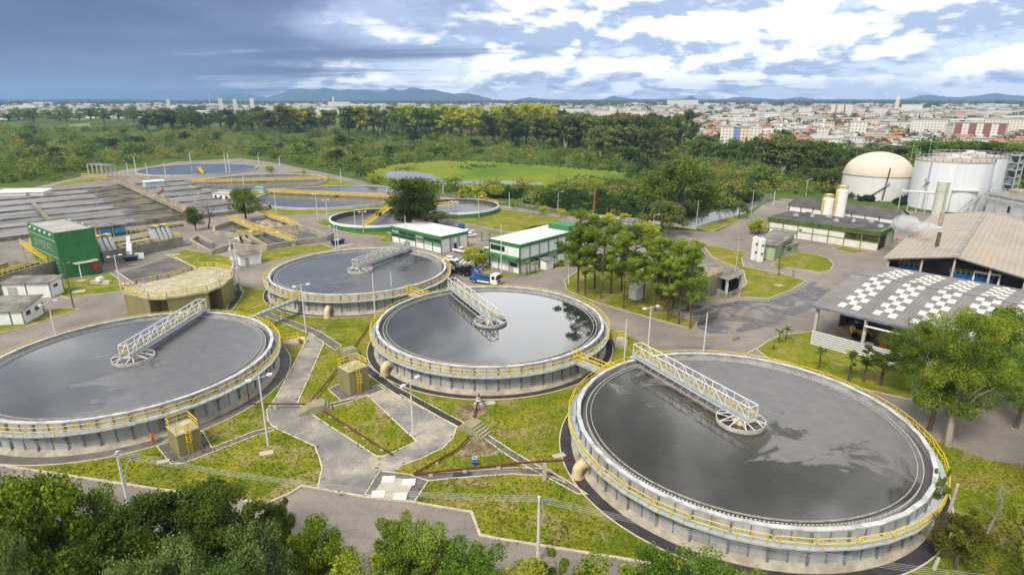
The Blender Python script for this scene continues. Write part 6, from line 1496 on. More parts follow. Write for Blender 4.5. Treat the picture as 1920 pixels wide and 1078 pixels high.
# pale blossom clusters on two of them
# right-hand trees
RT = [((1776,835),590,172,'bigright','largest bright green tree with a forked trunk right of the nearest tank'),
 ((1742,806),640,115,'bigmid','smaller tree with a leaning pale trunk behind the nearest tank rim'),
 ((1712,745),608,130,'bigright','leafy tree with white limbs in front of the louvred wall'),
 ((1652,722),648,90,'slim','slender tree before the white louvred wall, second from its left end'),
 ((1618,716),655,62,'slim','thin-trunked sapling before the white louvred wall, first from its left end'),
 ((1905,800),650,120,'bigmid','tree at the right edge hanging over the road'),
 ((1985,960),650,215,'bigmid','big tree cut by the right edge beside the road'),
 ((1850,738),585,120,'near_mid','dark green tree behind the largest bright tree, against the checker roof'),
 ((1690,690),640,70,'slim','small tree close to the louvred wall behind the white-limbed tree'),
 ((1905,1130),850,150,'slim','feathery tree with dry branches in the bottom right corner'),
 ((1960,1180),880,180,'near_yel','green tree at the lowest right corner'),
 ((1790,1065),962,108,'near_rust','round orange-green tree at the right rim of the nearest tank'),
 ((1746,985),880,42,'slim','thin young tree against the right rim of the nearest tank')]
for px, top, w, k, lab in RT: ptree('broadleaf_tree', k, px, top, w, lab)
def twig_mesh(seed, h, n=60):
    rnd = random.Random(seed); m = MB()
    m.path([(0,0,0),(.1*h,.02*h,h*.4),(.08*h,0,h*.75)], [.03*h,.02*h,.008*h], 7)
    def br(p, d, L_, r, lv):
        q = p+d*L_; m.path([p, p.lerp(q,.5)+Vector((rnd.uniform(-1,1),rnd.uniform(-1,1),rnd.uniform(-.5,1)))*L_*.08, q], [r,r*.7,r*.35], 5)
        if lv:
            for _ in range(3):
                dd = (d+Vector((rnd.uniform(-1,1),rnd.uniform(-1,1),rnd.uniform(-.3,.8)))*.75).normalized(); br(p.lerp(q,rnd.uniform(.4,1)), dd, L_*.62, r*.5, lv-1)
    for _ in range(9):
        z = rnd.uniform(.25,.75)*h; a = rnd.uniform(0,2*PI); br(Vector((.1*h*min(1,z/h/.4),0,z)), Vector((math.cos(a),math.sin(a),rnd.uniform(.3,1.2))).normalized(), h*.27, .008*h, 2)
    return m
p = g(1850,1000,LAWNZ); tag(twig_mesh(4, 5.5).build('dead_shrub', BARKP, loc=p), 'bare dry pale branches beside the round orange-green tree', 'dry shrub')
p = g(391,428,LAWNZ); tag(twig_mesh(9, solvez(p.x,p.y,376)).build('bare_tree', BARK, loc=p), 'leafless dark tree standing left of the dark acacia-like tree', 'tree')
# pines
PN = [((1083,548),395,66),((1097,553),425,50),((1126,560),428,62),((1169,578),436,66),((1145,549),450,60),((1115,540),405,60),((1186,556),425,58),((1207,562),448,56),((1228,584),446,62),((1252,600),470,56),((1272,607),452,62),((1294,616),470,58),((1290,585),455,60),((1240,566),440,60),((1165,545),420,60),((1262,576),462,50)]
LB = ['tallest pine at the left end of the pine group, nearest the two-storey office','short pine right beside the leftmost tall pine','third pine from the left in the front row along the road','pine with a clear trunk left of the small white kiosk','pine in the dense middle of the group behind the clear trunk','second tall pine of the group, standing behind the leftmost one','pine directly behind the small white kiosk','pine right of the small white kiosk','pine before the yellow pit cover, in the front row','slender pine left of the pale trunk at the concrete pit','pine with a pale straight trunk beside the low concrete pit','last pine at the right end of the group, next to the yard','pine behind the low concrete pit, beside the teal skip','pine before the grey rendered concrete tank','pine in the dark back row above the kiosk','low-crowned pine between the pit cover and the concrete pit']
for (px, top, w), lab in zip(PN, LB): ptree('pine_tree', 'pine', px, top, w*1.08, lab, group='pines between the road and the yard')
# trees inside and around the plant
MT = [('broadleaf_tree','midtree',(461,414),355,58,'dark spreading tree on the path by the aeration basin corner'),('broadleaf_tree','midtree',(367,432),390,34,'small green tree left of the leafless tree'),('broadleaf_tree','umbrella',(768,440),338,84,'large irregular dark tree between the two green round tanks'),('broadleaf_tree','umbrella',(800,425),352,54,'lower dark crown leaning right beside the large irregular tree'),('broadleaf_tree','small',(893,500),464,50,'small golden green tree with two stems beside the blue truck'),
 ('broadleaf_tree','dome',(1270,412),307,138,'huge dark dome-shaped tree beside the canal'),('broadleaf_tree','round',(1240,438),379,78,'flat-topped pale green tree in front of the huge dome-shaped tree'),('broadleaf_tree','round',(1385,410),377,28,'round grey-green tree on the canal bank'),('broadleaf_tree','round',(820,425),406,70,'clipped green tree mass behind the low office roof'),('broadleaf_tree','small',(1208,450),418,46,'pale blossoming tree at the road island below the flat-topped tree'),('broadleaf_tree','small',(1422,438),412,36,'grey-green tree at the left corner of the low cream building')]
for nm, k, px, top, w, lab in MT: ptree(nm, k, px, top, w, lab)
for i, (x, y, t, w) in enumerate([(963,392,380,10),(1020,402,388,18),(1053,406,392,14),(1092,412,396,18),(905,378,360,14),(868,372,354,16),(1143,428,402,26),(700,345,328,16),(570,327,318,9),(508,324,312,16),(697,342,325,18),(1170,412,400,20),(893,372,350,22),(930,372,348,24),(1300,350,330,20)]):
    ptree('bush', 'small', (x,y), t, w, 'small rounded bush dotted along the diagonal road', 'bush', 'bushes along the diagonal road')
# palms
def palm_meshes(seed, h):
    rnd = random.Random(seed); t = MB().path([(0,0,0),(.03*h,0,h*.4),(0,.02*h,h*.72)], [.045*h,.032*h,.022*h], 8)
    V = []
    for k in range(13):
        a = 2*PI*k/13+rnd.uniform(-.2,.2); el = rnd.uniform(.25,1.25); L_ = h*rnd.uniform(.34,.44)
        prev = Vector((0,.02*h,h*.72)); d = Vector((math.cos(a)*math.cos(el), math.sin(a)*math.cos(el), math.sin(el))); side = Vector((-math.sin(a),math.cos(a),0))
        for s in range(8):
            d = (d+Vector((0,0,-.17))).normalized(); q = prev+d*L_/8; w = L_*.2*math.sin(PI*(s+1.2)/9.5)
            for sg in (-1,1):
                for o in (0,.5):
                    c = prev.lerp(q,o); V += [c, prev.lerp(q,o+.35), c+side*sg*w+d*L_*.1-Vector((0,0,w*.45)), c+side*sg*w*.9+d*L_*.05-Vector((0,0,w*.5))]
            prev = q
    V = np.array([tuple(v) for v in V]); return t.mesh('trunk', BARK, True), np_mesh('fronds', V, np.arange(len(V)).reshape(-1,4), LEAF['mid'])
PM = [palm_meshes(1,4), palm_meshes(2,4)]
for i, (px, top, lab) in enumerate([((1534,691),650,'young palm below the left end of the white louvred wall'),((1591,714),658,'young palm right of the other palm below the louvred wall'),((1460,643),615,'left one of two small palms at the tip of the right-hand lawn'),((1473,638),611,'right one of two small palms at the tip of the right-hand lawn'),((1449,656),636,'tiny palm on the kerb of the right-hand lawn'),((1460,503),478,'palm at the left tip of the round lawn island'),((1460,516),498,'small palm on the strip below the round lawn island'),((1487,519),505,'tiny palm at the lower kerb of the round lawn island'),((988,515),486,'palm in front of the two-storey office corner'),((1003,511),490,'smaller palm along the two-storey office wall'),((903,453),432,'palm at the near end of the striped parking lot'),((1040,500),478,'palm before the far part of the two-storey office wall'),((918,449),436,'small palm beside the parking lot palm')]):
    p = g(*px, LAWNZ); H_ = solvez(p.x,p.y,top); t = thing('palm_tree', lab, 'palm', p, i*1.3); t.scale = (H_/4,)*3
    put('trunk', PM[i % 2][0], t); put('fronds', PM[i % 2][1], t)
# low hedges and shrubs by the office
for px, w, lab in (((1050,498),14,'low clipped shrub by the two-storey office wall'),((1078,490),12,'far low clipped shrub by the two-storey office wall')):
    ptree('bush','small',px,px[1]-7,w,lab,'bush')

# ---- rough tufts scattered over the lawns round the tanks
def inside(pt, poly):
    x, y = pt; c = False; n = len(poly)
    for i in range(n):
        (x1,y1),(x2,y2) = poly[i], poly[i-1]
        if (y1 > y) != (y2 > y) and x < (x2-x1)*(y-y1)/(y2-y1)+x1: c = not c
    return c
rnd = random.Random(77); C, Rd = [], []
bare = [gl, gr, [(712,884),(740,887),(803,902),(777,941),(684,928)], [(767,890),(960,877),(1060,905),(960,889),(803,902)]]
while len(C) < 9000:
    x, y = rnd.uniform(-40,1990), 560+rnd.random()**.7*540
    if not inside((x,y),near) or any(inside((x,y),q) for q in bare): continue
    p = g(x,y)
    if any((p.x-a)**2+(p.y-b_)**2 < (TR+3.2)**2 for a, b_ in TANKS): continue
    C.append((p.x,p.y,LAWNZ+.03)); Rd.append(rnd.choice((.08,.1,.14,.22)))
for ln in (gl+gl[:1], gr+gr[:1], near[:16], [(712,884),(684,928),(777,941),(803,902)], [(497,583),(575,612),(641,649)], [(495,592),(582,626),(628,657)], [(693,688),(741,724),(869,793)], [(901,818),(960,860),(1040,903),(1082,926)], [(480,808),(397,840),(345,869)]):
    for a, b_ in zip(ln, ln[1:]):
        A_, B_ = g(*a), g(*b_); n_t = int((B_-A_).length*1.6)
        for k in range(n_t):
            if rnd.random() < .45: continue
            p = A_.lerp(B_, rnd.random()); C.append((p.x+rnd.gauss(0,.22), p.y+rnd.gauss(0,.22), LAWNZ+.08)); Rd.append(rnd.uniform(.08,.24))
V = leaf_quads(RNG, C, Rd, 7, .16, up=.3, flat=.5); o = put('grass_tufts', np_mesh('grass_tufts', V, np.arange(len(V)).reshape(-1,4), leafmat('leaf_tuft', [(.05,.075,.008),(.09,.11,.01),(.13,.14,.015),(.19,.17,.04)]))); tag(o, kind='stuff')

# ---- woods beyond the plant
def eground(px, py):
    p = g(px, py); 
    for _ in range(5): p = g(px, py, elev(p.x, p.y))
    return p
rnd = random.Random(21)
EL_ = {'euc':('olive eucalyptus in the tall belt beyond the scrub','eucalyptus trees of the tall belt'),'eucsunlit':('eucalyptus with sunlight put into its golden-green leaves, in the tall belt beyond the scrub','golden eucalyptus trees of the tall belt'),'fardark':('dark rounded tree in the belt beyond the scrub','dark trees of the far belt'),'farmid':('mid green bushy tree in the belt beyond the scrub','green trees of the far belt')}
def belt(x0, x1, yb0, yb1, yt0, yt1, n, kinds, wpx):
    for i in range(n):
        u = (i+rnd.uniform(.1,.9))/n; x = x0+(x1-x0)*u; yb = yb0+(yb1-yb0)*u+rnd.uniform(-4,5); k = rnd.choice(kinds)
        p = eground(x, yb); yt = yt0+(yt1-yt0)*u+rnd.uniform(-5,7); H_ = max(8,solvez(p.x,p.y,yt)-p.z)
        tree({'euc':'eucalyptus_tree','eucsunlit':'eucalyptus_tree','fardark':'broadleaf_tree','farmid':'broadleaf_tree'}[k], k, p, H_, wpx*rnd.uniform(.75,1.2)*p.length/F, EL_[k][0], 'tree', EL_[k][1])
belt(268,335,243,243,207,206,4,['euc'],30); belt(335,485,244,243,209,207,9,['fardark'],30); belt(420,440,244,244,217,216,1,['eucsunlit'],22)
belt(485,625,246,244,203,202,13,['euc','eucsunlit','euc'],34); belt(640,835,250,250,203,200,18,['euc','eucsunlit','euc','farmid'],36)
belt(815,960,252,252,200,203,11,['eucsunlit'],36); belt(960,1042,254,254,198,196,6,['eucsunlit'],36)
belt(900,1270,268,288,212,218,26,['euc','fardark','euc'],38); belt(1040,1270,262,275,208,218,12,['euc','fardark'],32)
belt(1100,1260,292,300,236,240,9,['euc','farmid','fardark'],34)
belt(1432,1575,320,332,256,276,13,['euc','fardark','farmid','euc'],40); belt(1600,1720,298,302,276,277,10,['fardark','farmid','euc'],30)
belt(1720,1960,306,316,266,272,16,['fardark','farmid','farmid'],42); belt(1840,2080,345,360,276,282,10,['fardark','farmid','euc'],48)
belt(-150,268,224,226,208,206,22,['farmid','fardark'],24); belt(1285,1420,300,310,262,262,7,['farmid','fardark'],28)
for px, top, w, k, lab in (((1296,279),207,36,'euc','tall solitary eucalyptus standing before the pale town houses'),((1326,283),255,34,'fardark','dark round tree right of the tall solitary eucalyptus'),((1462,318),243,52,'farmid','tall leafy tree left of the gas holder dome')):
    p = g(*px); tree('eucalyptus_tree' if k == 'euc' else 'broadleaf_tree', k, p, solvez(p.x,p.y,top), w*p.length/F, lab)
# ---- scrub: bushes one by one along the near edge, the rest as one mass
def inside(pt, poly):
    x, y = pt; c = False; n = len(poly)
    for i in range(n):
        (x1,y1),(x2,y2) = poly[i], poly[i-1]
        if (y1 > y) != (y2 > y) and x < (x2-x1)*(y-y1)/(y2-y1)+x1: c = not c
    return c
SCRUB = [(-330,228),(2250,262),(2250,420),(1800,395),(1600,375),(1470,362),(1440,360),(1400,382),(1330,396),(1255,412),(1210,418),(1100,402),(960,378),(790,352),(700,334),(640,322),(520,298),(440,290),(330,297),(250,308),(150,322),(110,340),(-100,346),(-400,352)]
HOLES = [[(690,322),(740,306),(820,300),(900,300),(1010,308),(1100,315),(1210,328),(1190,344),(1150,343),(1120,351),(1060,349),(1010,354),(940,352),(880,357),(830,350),(790,351),(760,345),(700,337)], [(1255,418),(1330,402),(1371,391),(1423,371),(1450,358),(1460,372),(1400,402),(1305,428)], [(-400,239),(0,234),(305,230),(310,238),(0,243),(-400,250)], [(100,225),(240,225),(240,236),(150,238),(100,232)], [(130,242),(172,239),(174,247),(135,248)], [(560,226),(700,230),(690,238),(590,238)], [(1300,258),(1470,262),(1560,275),(1800,280),(2250,285),(2250,262),(1300,255)]]
BUSH = []
for v in range(5):
    C, Rd = [], []
    for k in range(9):
        a = rnd.uniform(0,2*PI); q = rnd.random()**.5*3.0; C.append((q*math.cos(a), q*math.sin(a), rnd.uniform(.6,2.6)*(1-q/5))); Rd.append(rnd.uniform(1.0,1.9))
    BUSH.append(crown('bush', RNG, C, Rd, 130, .6, LEAF['scrub'], flat=.75))
pts = []
tries = 0
while len(pts) < 5200 and tries < 40000:
    tries += 1; y = 229+(1-rnd.random()**1.0)*190; x = rnd.uniform(-330,2250)
    if rnd.random() > min(1, 1.15-(y-229)/260): continue
    if not inside((x,y),SCRUB) or any(inside((x,y),h_) for h_ in HOLES): continue
    pts.append((y,x))
pts.sort(reverse=True)
near_, far_ = [], []
for y, x in pts: (near_ if len(near_) < 290 and -20 < x < 1940 and rnd.random() < .75 else far_).append((x,y))
for i, (x,y) in enumerate(near_):
    p = eground(x,y); s = rnd.uniform(.6,1.15)*(1.0 if y > 300 else 1.2)
    b = put('bush', BUSH[i % 5], None, p, rnd.uniform(0,6.28)); b.scale = (s*rnd.uniform(.8,1.3), s, s*rnd.uniform(.7,1.3))
    tag(b, 'rounded green bush along the near edge of the scrub beyond the plant', 'bush', 'bushes along the near edge of the scrub')
C, Rd, Sz, Tn = [], [], [], []
for x, y in far_:
    p = eground(x,y); D_ = p.length; s = rnd.choice((2.2,2.6,3.2,4.2,5.5,7.0))*rnd.uniform(.85,1.15)*min(1.5,.75+D_/1400)
    tn = rnd.random()
    for k in range(4):
        Tn.append(tn)
        a = rnd.uniform(0,2*PI); q = rnd.random()*s*.8; r = s*rnd.uniform(.4,.7)
        C.append((p.x+q*math.cos(a), p.y+q*math.sin(a), p.z+s*rnd.uniform(.1,.55))); Rd.append(r); Sz.append(max(.45,r*.27))
n_ = 52
V = leaf_quads(RNG, C, Rd, n_, np.repeat(Sz, n_), shell=.75, flat=.8, up=.4)
sm_ = np_mesh('scrub', V, np.arange(len(V)).reshape(-1,4), LEAF['scrub']); at_ = sm_.attributes.new('species','FLOAT','POINT'); at_.data.foreach_set('value', np.repeat(np.array(Tn,dtype=np.float32), n_*4)); o = put('scrub', sm_); tag(o, kind='stuff')
# taller trees standing in the scrub
sk = 0
while sk < 85:
    y = 242+rnd.random()**1.4*120; x = rnd.uniform(-40,1960)
    if not inside((x,y+8),SCRUB) or not inside((x,y),SCRUB) or any(inside((x,y),h_) or inside((x,y-6),h_) for h_ in HOLES): continue
    p = eground(x,y); k = rnd.choice(('fardome','fardome','fardark','farmid','fardome')); h_t = rnd.uniform(6,12); sk += 1
    tree('scrub_tree', k, p, h_t, h_t*rnd.uniform(1.0,1.7), {'fardome':'round bushy tree standing in the scrub beyond the plant','fardark':'dark tree standing in the scrub beyond the plant','farmid':'fresh green tree standing in the scrub beyond the plant'}[k], 'tree', {'fardome':'round trees in the scrub','fardark':'dark trees in the scrub','farmid':'fresh green trees in the scrub'}[k])
# reeds and tussocks in the marsh
C, Rd = [], []
for k in range(260):
    cx_, cy_, sx_, sy_ = rnd.choice([(890,313,40,5),(850,338,20,4),(1110,335,50,9),(1178,331,7,3),(940,358,120,4),(760,318,30,4)])
    p = g(cx_+rnd.gauss(0,sx_*.5), cy_+rnd.gauss(0,sy_*.5)); C.append((p.x,p.y,.3)); Rd.append(rnd.uniform(.5,1.3))
edge = [(690,322),(740,308),(820,302),(900,302),(1010,310),(1100,317),(1160,322),(1206,331),(1185,343),(1150,341),(1120,350),(1060,347),(1010,353),(940,350),(880,356),(830,348),(790,350),(760,343),(720,338),(700,330),(690,322)]
for a, b_ in zip(edge, edge[1:]):
    for k in range(int(math.hypot(b_[0]-a[0], (b_[1]-a[1])*3)/2.2)):
        u = rnd.random(); p = g(a[0]+(b_[0]-a[0])*u+rnd.gauss(0,4), a[1]+(b_[1]-a[1])*u+rnd.gauss(0,1.5)); C.append((p.x,p.y,.4)); Rd.append(rnd.uniform(.6,2.2))
V = leaf_quads(RNG, C, Rd, 26, .55, up=.5); o = put('marsh_reeds', np_mesh('marsh_reeds', V, np.arange(len(V)).reshape(-1,4), LEAF['scrub'])); tag(o, kind='stuff')
# ------------------------------------------------------------------ the town
def facade(name, wall, win, sx=3.2, sz=3.0):
    m, nt, b = newmat(name)
    geo = nt.nodes.new('ShaderNodeNewGeometry'); oi = nt.nodes.new('ShaderNodeObjectInfo')
    tc = nt.nodes.new('ShaderNodeTexCoord'); s = nt.nodes.new('ShaderNodeSeparateXYZ'); nt.links.new(tc.outputs['Object'], s.inputs[0])
    sn = nt.nodes.new('ShaderNodeSeparateXYZ'); nt.links.new(geo.outputs['Normal'], sn.inputs[0])
    h = mathn(nt, 'ADD', s.outputs[0], s.outputs[1])
    u = mathn(nt, 'FRACT', mathn(nt, 'DIVIDE', h, sx)); v = mathn(nt, 'FRACT', mathn(nt, 'DIVIDE', s.outputs[2], sz))
    k = mathn(nt, 'MULTIPLY', mathn(nt, 'GREATER_THAN', u, .5), mathn(nt, 'MULTIPLY', mathn(nt, 'GREATER_THAN', v, .38), mathn(nt, 'LESS_THAN', v, .8)))
    k = mathn(nt, 'MULTIPLY', k, mathn(nt, 'LESS_THAN', mathn(nt, 'ABSOLUTE', sn.outputs[2]), .5))
    f = mathn(nt, 'ADD', mathn(nt, 'MULTIPLY', oi.outputs['Random'], .6), mathn(nt, 'MULTIPLY', geo.outputs['Random Per Island'], .4))
    w = mixc(nt, f, wall[0], wall[1])
    nt.links.new(mixc(nt, mathn(nt, 'MULTIPLY', k, .85), w, win), b.inputs['Base Color']); b.inputs['Roughness'].default_value = .8
    return m
FW = facade('town_wall_white', ((.86,.82,.75), (.7,.66,.58)), (.25,.24,.24)); FC = facade('town_wall_warm', ((.68,.54,.4), (.78,.7,.58)), (.2,.17,.15))
def rnd_mat(name, a, bcol):
    m, nt, b = newmat(name); geo = nt.nodes.new('ShaderNodeNewGeometry'); oi = nt.nodes.new('ShaderNodeObjectInfo')
    f = mathn(nt, 'ADD', mathn(nt, 'MULTIPLY', oi.outputs['Random'], .5), mathn(nt, 'MULTIPLY', geo.outputs['Random Per Island'], .5))
    nt.links.new(mixc(nt, f, a, bcol), b.inputs['Base Color']); b.inputs['Roughness'].default_value = .85; return m
RR = rnd_mat('clay_tiles', (.42,.15,.08), (.36,.22,.15)); RG = rnd_mat('pale_roofing', (.6,.58,.55), (.34,.33,.32))
FG_ = rnd_mat('town_flat_roof', (.5,.48,.46), (.3,.29,.29))
def gable(w, d, h, r): 
    return [(-w/2-.4,-d/2-.4,h),(w/2+.4,-d/2-.4,h),(w/2+.4,d/2+.4,h),(-w/2-.4,d/2+.4,h),(-w/2-.4,0,h+r),(w/2+.4,0,h+r)], [(0,1,5,4),(2,3,4,5),(1,2,5),(3,0,4),(3,2,1,0)]
def house(w, d, h, r, wallm, roofm, name='town_house'):
    o = thing(name, 'x', 'house')
    MB().box(-w/2,w/2,-d/2,d/2,-1,h).build('wall', wallm, o)
    if r: v, f = gable(w,d,h+.002,r); MB().add(v,f).build('roof', roofm, o)
    else: MB().box(-w/2-.3,w/2+.3,-d/2-.3,d/2+.3,h+.002,h+.7).build('roof', roofm, o); 
    if not r and h > 8: MB().box(-2,2,-2,2,h+.702,h+3.5).build('roof_tank', wallm, o)
    return o
rnd = random.Random(33)
TY = [Use(house(12,9,4.2,2.4,FW,RR)), Use(house(15,10,3.8,2.2,FC,RR)), Use(house(13,10,4.5,1.6,FW,RG)), Use(house(26,14,6,2.5,FW,RG,'warehouse')), Use(house(14,12,9,0,FW,FG_,'apartment_block')), Use(house(18,14,15,0,FW,FG_,'apartment_block')), Use(house(20,12,12,0,FC,FG_,'apartment_block'))]
TL = [('white house with a red tiled roof in the town beyond the trees','red-roofed white town houses'),('tan house with a red-brown tiled roof in the town beyond the trees','tan town houses'),('white house with a pale grey roof in the town beyond the trees','grey-roofed town houses'),('long white warehouse with a pale roof in the town','town warehouses'),('white three-storey flat-roofed block in the town','low town blocks'),('white five-storey apartment block in the town','taller town blocks'),('warm coloured four-storey block in the town','warm coloured town blocks')]
spots = []
def towndens(th, r):       # th = x / distance
    px = 960+F/CP*math.tan(math.asin(max(-.75,min(.75,th))))
    if px > 1270: return r > 640+max(0,(1420-px))*.5
    if px > 1040: return r > 800
    return r > 1500
r = 640.0
while r < 3150:
    stepw = 15+r*.006
    th = -.78
    while th < .78:
        th += (stepw*rnd.uniform(.85,1.5))/r
        if towndens(th, r) and rnd.random() < (.82 if r < 1500 else .6): spots.append((r*rnd.uniform(.99,1.01), th))
    r += (17+(r-640)*.016)*rnd.uniform(.85,1.25)
spots.sort()
FR, FCOL = MB(), {}
ind = 0; far_spots = []
for r, th in spots:
    x = r*th; y = r*math.sqrt(1-th*th); px, py = prj((x,y,elev(x,y)))
    if ind < 292 and 1050 < px < 1935: 
        q = rnd.random(); k = 0 if q < .36 else 1 if q < .62 else 2 if q < .8 else 3 if q < .86 else 4 if q < .96 else 5 if q < .975 else 6
        if r < 720 and k == 5: k = 0
        TY[k].put((x,y,elev(x,y)), rnd.choice((0,.3,-.4,1.57,1.2))+rnd.uniform(-.15,.15), TL[k][0], TL[k][1], rnd.uniform(.8,1.2)); ind += 1
    else: far_spots.append((r,x,y))
def farbox(M, x, y, z, w, d, h, a, gab, mi_w, mi_r):
    ca, sa = math.cos(a), math.sin(a); T_ = lambda p: (x+p[0]*ca-p[1]*sa, y+p[0]*sa+p[1]*ca, z+p[2])
    lo = [T_((i,j,-2)) for i,j in ((-w/2,-d/2),(w/2,-d/2),(w/2,d/2),(-w/2,d/2))]; hi = [T_((i,j,h)) for i,j in ((-w/2,-d/2),(w/2,-d/2),(w/2,d/2),(-w/2,d/2))]
    M.hexa(lo, hi, mi_w)
    if gab: v, f = gable(w,d,h+.05,2.4); M.add([T_(p) for p in v], f, mi_r)
    else: M.hexa([T_((p[0]*1.03,p[1]*1.03,h+.1)) for p in ((-w/2,-d/2),(w/2,-d/2),(w/2,d/2),(-w/2,d/2))],[T_((p[0]*1.03,p[1]*1.03,h+.7)) for p in ((-w/2,-d/2),(w/2,-d/2),(w/2,d/2),(-w/2,d/2))], 3)
M = MB(); TC, TR_ = [], []
for r, x, y in far_spots:
    q = rnd.random(); z = elev(x,y); s = 1+max(0,r-1000)*.0002
    if q < .3:
        for k in range(3): TC.append((x+rnd.uniform(-6,6), y+rnd.uniform(-6,6), z+rnd.uniform(3,7))); TR_.append(rnd.uniform(3.5,6.5)*s)
    elif q < .8: farbox(M,x,y,z,rnd.uniform(10,16)*s,rnd.uniform(9,13)*s,rnd.uniform(3.5,6),rnd.uniform(-.5,.5),rnd.random() < .6,rnd.choice((0,0,0,1)),rnd.choice((2,2,4)))
    elif q < .96: farbox(M,x,y,z,rnd.uniform(13,24)*s,rnd.uniform(10,14)*s,rnd.uniform(6,12)*(.8 if r > 2200 else 1),rnd.uniform(-.5,.5),False,rnd.choice((0,0,0,1)),2)
    else: farbox(M,x,y,z,rnd.uniform(40,80),rnd.uniform(18,30),rnd.uniform(7,10),rnd.uniform(-.3,.3),rnd.random() < .5,0,4)
o = M.build('distant_houses', [FW,FC,RR,FG_,RG]); tag(o, kind='stuff')
for k in range(480):     # gardens and street trees among the nearer houses
    r = rnd.uniform(625,1400); px = rnd.uniform(1060,1990); th = math.atan((px-960)*CP/F); x = r*math.sin(th); y = r*math.cos(th)
    if not towndens(math.sin(th), r+60): continue
    for j in range(3): TC.append((x+rnd.uniform(-5,5), y+rnd.uniform(-5,5), elev(x,y)+rnd.uniform(2.5,6))); TR_.append(rnd.uniform(2.5,5))
for px0, px1, r0, r1, n in ((330,380,1950,2100,60),(1040,1130,2500,2900,60),(1130,1270,2300,2700,70),(-50,420,3300,4200,260),(380,1150,3300,4200,330),(1150,2000,3250,4000,420),(1440,1560,2600,3000,60),(1690,1760,2400,2900,50)):
    for k in range(n):
        th = math.atan((rnd.uniform(px0,px1)-960)*CP/F); r = rnd.uniform(r0,r1); x, y = r*math.sin(th), r*math.cos(th)
        TC.append((x,y,elev(x,y)+rnd.uniform(3,9))); TR_.append(rnd.uniform(6,12))
V = leaf_quads(RNG, TC, TR_, 16, np.repeat(np.array(TR_)*.6, 16), shell=.7, up=.4)
o = put('town_trees', np_mesh('town_trees', V, np.arange(len(V)).reshape(-1,4), leafmat('leaf_town', [(.02,.035,.015),(.035,.055,.018),(.06,.085,.022),(.1,.125,.03)], scale=.02))); tag(o, kind='stuff')
# landmarks of the town
def at(px, r): th = math.atan((px-960)*CP/F); x, y = r*math.sin(th), r*math.cos(th); return Vector((x,y,elev(x,y)))
def landmark(px, r, w, d, top, label, parts, rz=None, name='town_block', cat='building'):
    p = at(px, r); h = max(4, solvez(p.x,p.y,top)-p.z); o = thing(name, label, cat, p, -math.atan2(p.x,p.y) if rz is None else rz)
    parts(o, w, d, h); return o
def plainblock(o, w, d, h): MB().box(-w/2,w/2,-d/2,d/2,-1,h).build('wall', FW, o); MB().box(-w/2-.4,w/2+.4,-d/2-.4,d/2+.4,h+.002,h+.9).build('roof', FG_, o)
def tricol(o, w, d, h):
    MB().box(-w/2,-w*.15,-d/2,d/2,-1,h).build('white_wing', FW, o); MB().box(-w*.15+.01,-.01,-d/2-1,d/2,-1,h-1).build('blue_wing', mat('wing_blue', (.2,.28,.55), .6, .05, .1), o)
    MB().box(0,w*.28,-d/2,d/2,-1,h-.5).build('tan_wing', FC, o); MB().box(w*.28+.01,w/2,-d/2-1,d/2,-1,h).build('white_wing', FW, o); MB().box(-w/2-.3,w/2+.3,-d/2-.3,d/2+.3,h+.01,h+.6).build('roof', FG_, o)
landmark(1393,660,36,16,238,'white town building with a blue panel and a tan wing', tricol)
landmark(1580,1650,44,16,196,'white town tower block with brown vertical bands', lambda o,w,d,h: (plainblock(o,w,d,h), MB().box(-w*.3,-w*.22,-d/2-.2,-d/2-.01,0,h-1).box(w*.1,w*.18,-d/2-.2,-d/2-.01,0,h-1).build('brown_band', mat('brown_band', (.35,.2,.1), .8, .1, 1), o)))
landmark(1512,1700,28,14,202,'plain white town tower left of the brown-banded one', plainblock); landmark(1655,1700,28,14,203,'plain white town tower right of the brown-banded one', plainblock)
landmark(1712,1750,42,16,196,'white town block beside the slim church tower', plainblock); landmark(1850,850,46,14,231,'red and white four-storey town block at the right', lambda o,w,d,h: (plainblock(o,w,d,h), [MB().box(w*q_-w*.07,w*q_+w*.07,-d/2-.3,-d/2-.01,0,h).build('red_panel', mat('brick_red', (.3,.13,.115), .8, .15, 1), o) for q_ in (-.42,-.14,.14,.42)]), -.75)
landmark(1752,890,36,14,225,'pale block with a reddish roof line left of the red and white block', plainblock, -.7); landmark(1905,940,50,14,224,'long white five-storey block at the right edge of the town', plainblock, -.6)
landmark(1280,2600,120,40,188,'long bright factory hall on the far horizon', plainblock); landmark(1165,1150,75,30,209,'long white hall with a rounded tower behind the eucalyptus belt', plainblock)
landmark(1147,1120,7,7,200,'white cylindrical-looking tower at the long white hall', plainblock); landmark(1122,1120,6,6,207,'shorter white tower left of the long white hall', plainblock)
landmark(635,2300,75,25,191,'long white hall with orange blocks on the centre left skyline', plainblock)
def church(o, w, d, h):
    MB().box(-w/2,w/2,-d/2,d/2,-1,h*.72).build('tower', FC, o); MB().hexa([(-w/2,-d/2,h*.72+.01),(w/2,-d/2,h*.72+.01),(w/2,d/2,h*.72+.01),(-w/2,d/2,h*.72+.01)],[(-.2,-.2,h),(.2,-.2,h),(.2,.2,h),(-.2,.2,h)]).build('spire', mat('pale_spire', (.6,.55,.4), .7, .1, 1), o)
landmark(1683,1900,9,9,176,'slim church tower rising above the town skyline', church, name='church_tower', cat='church tower')
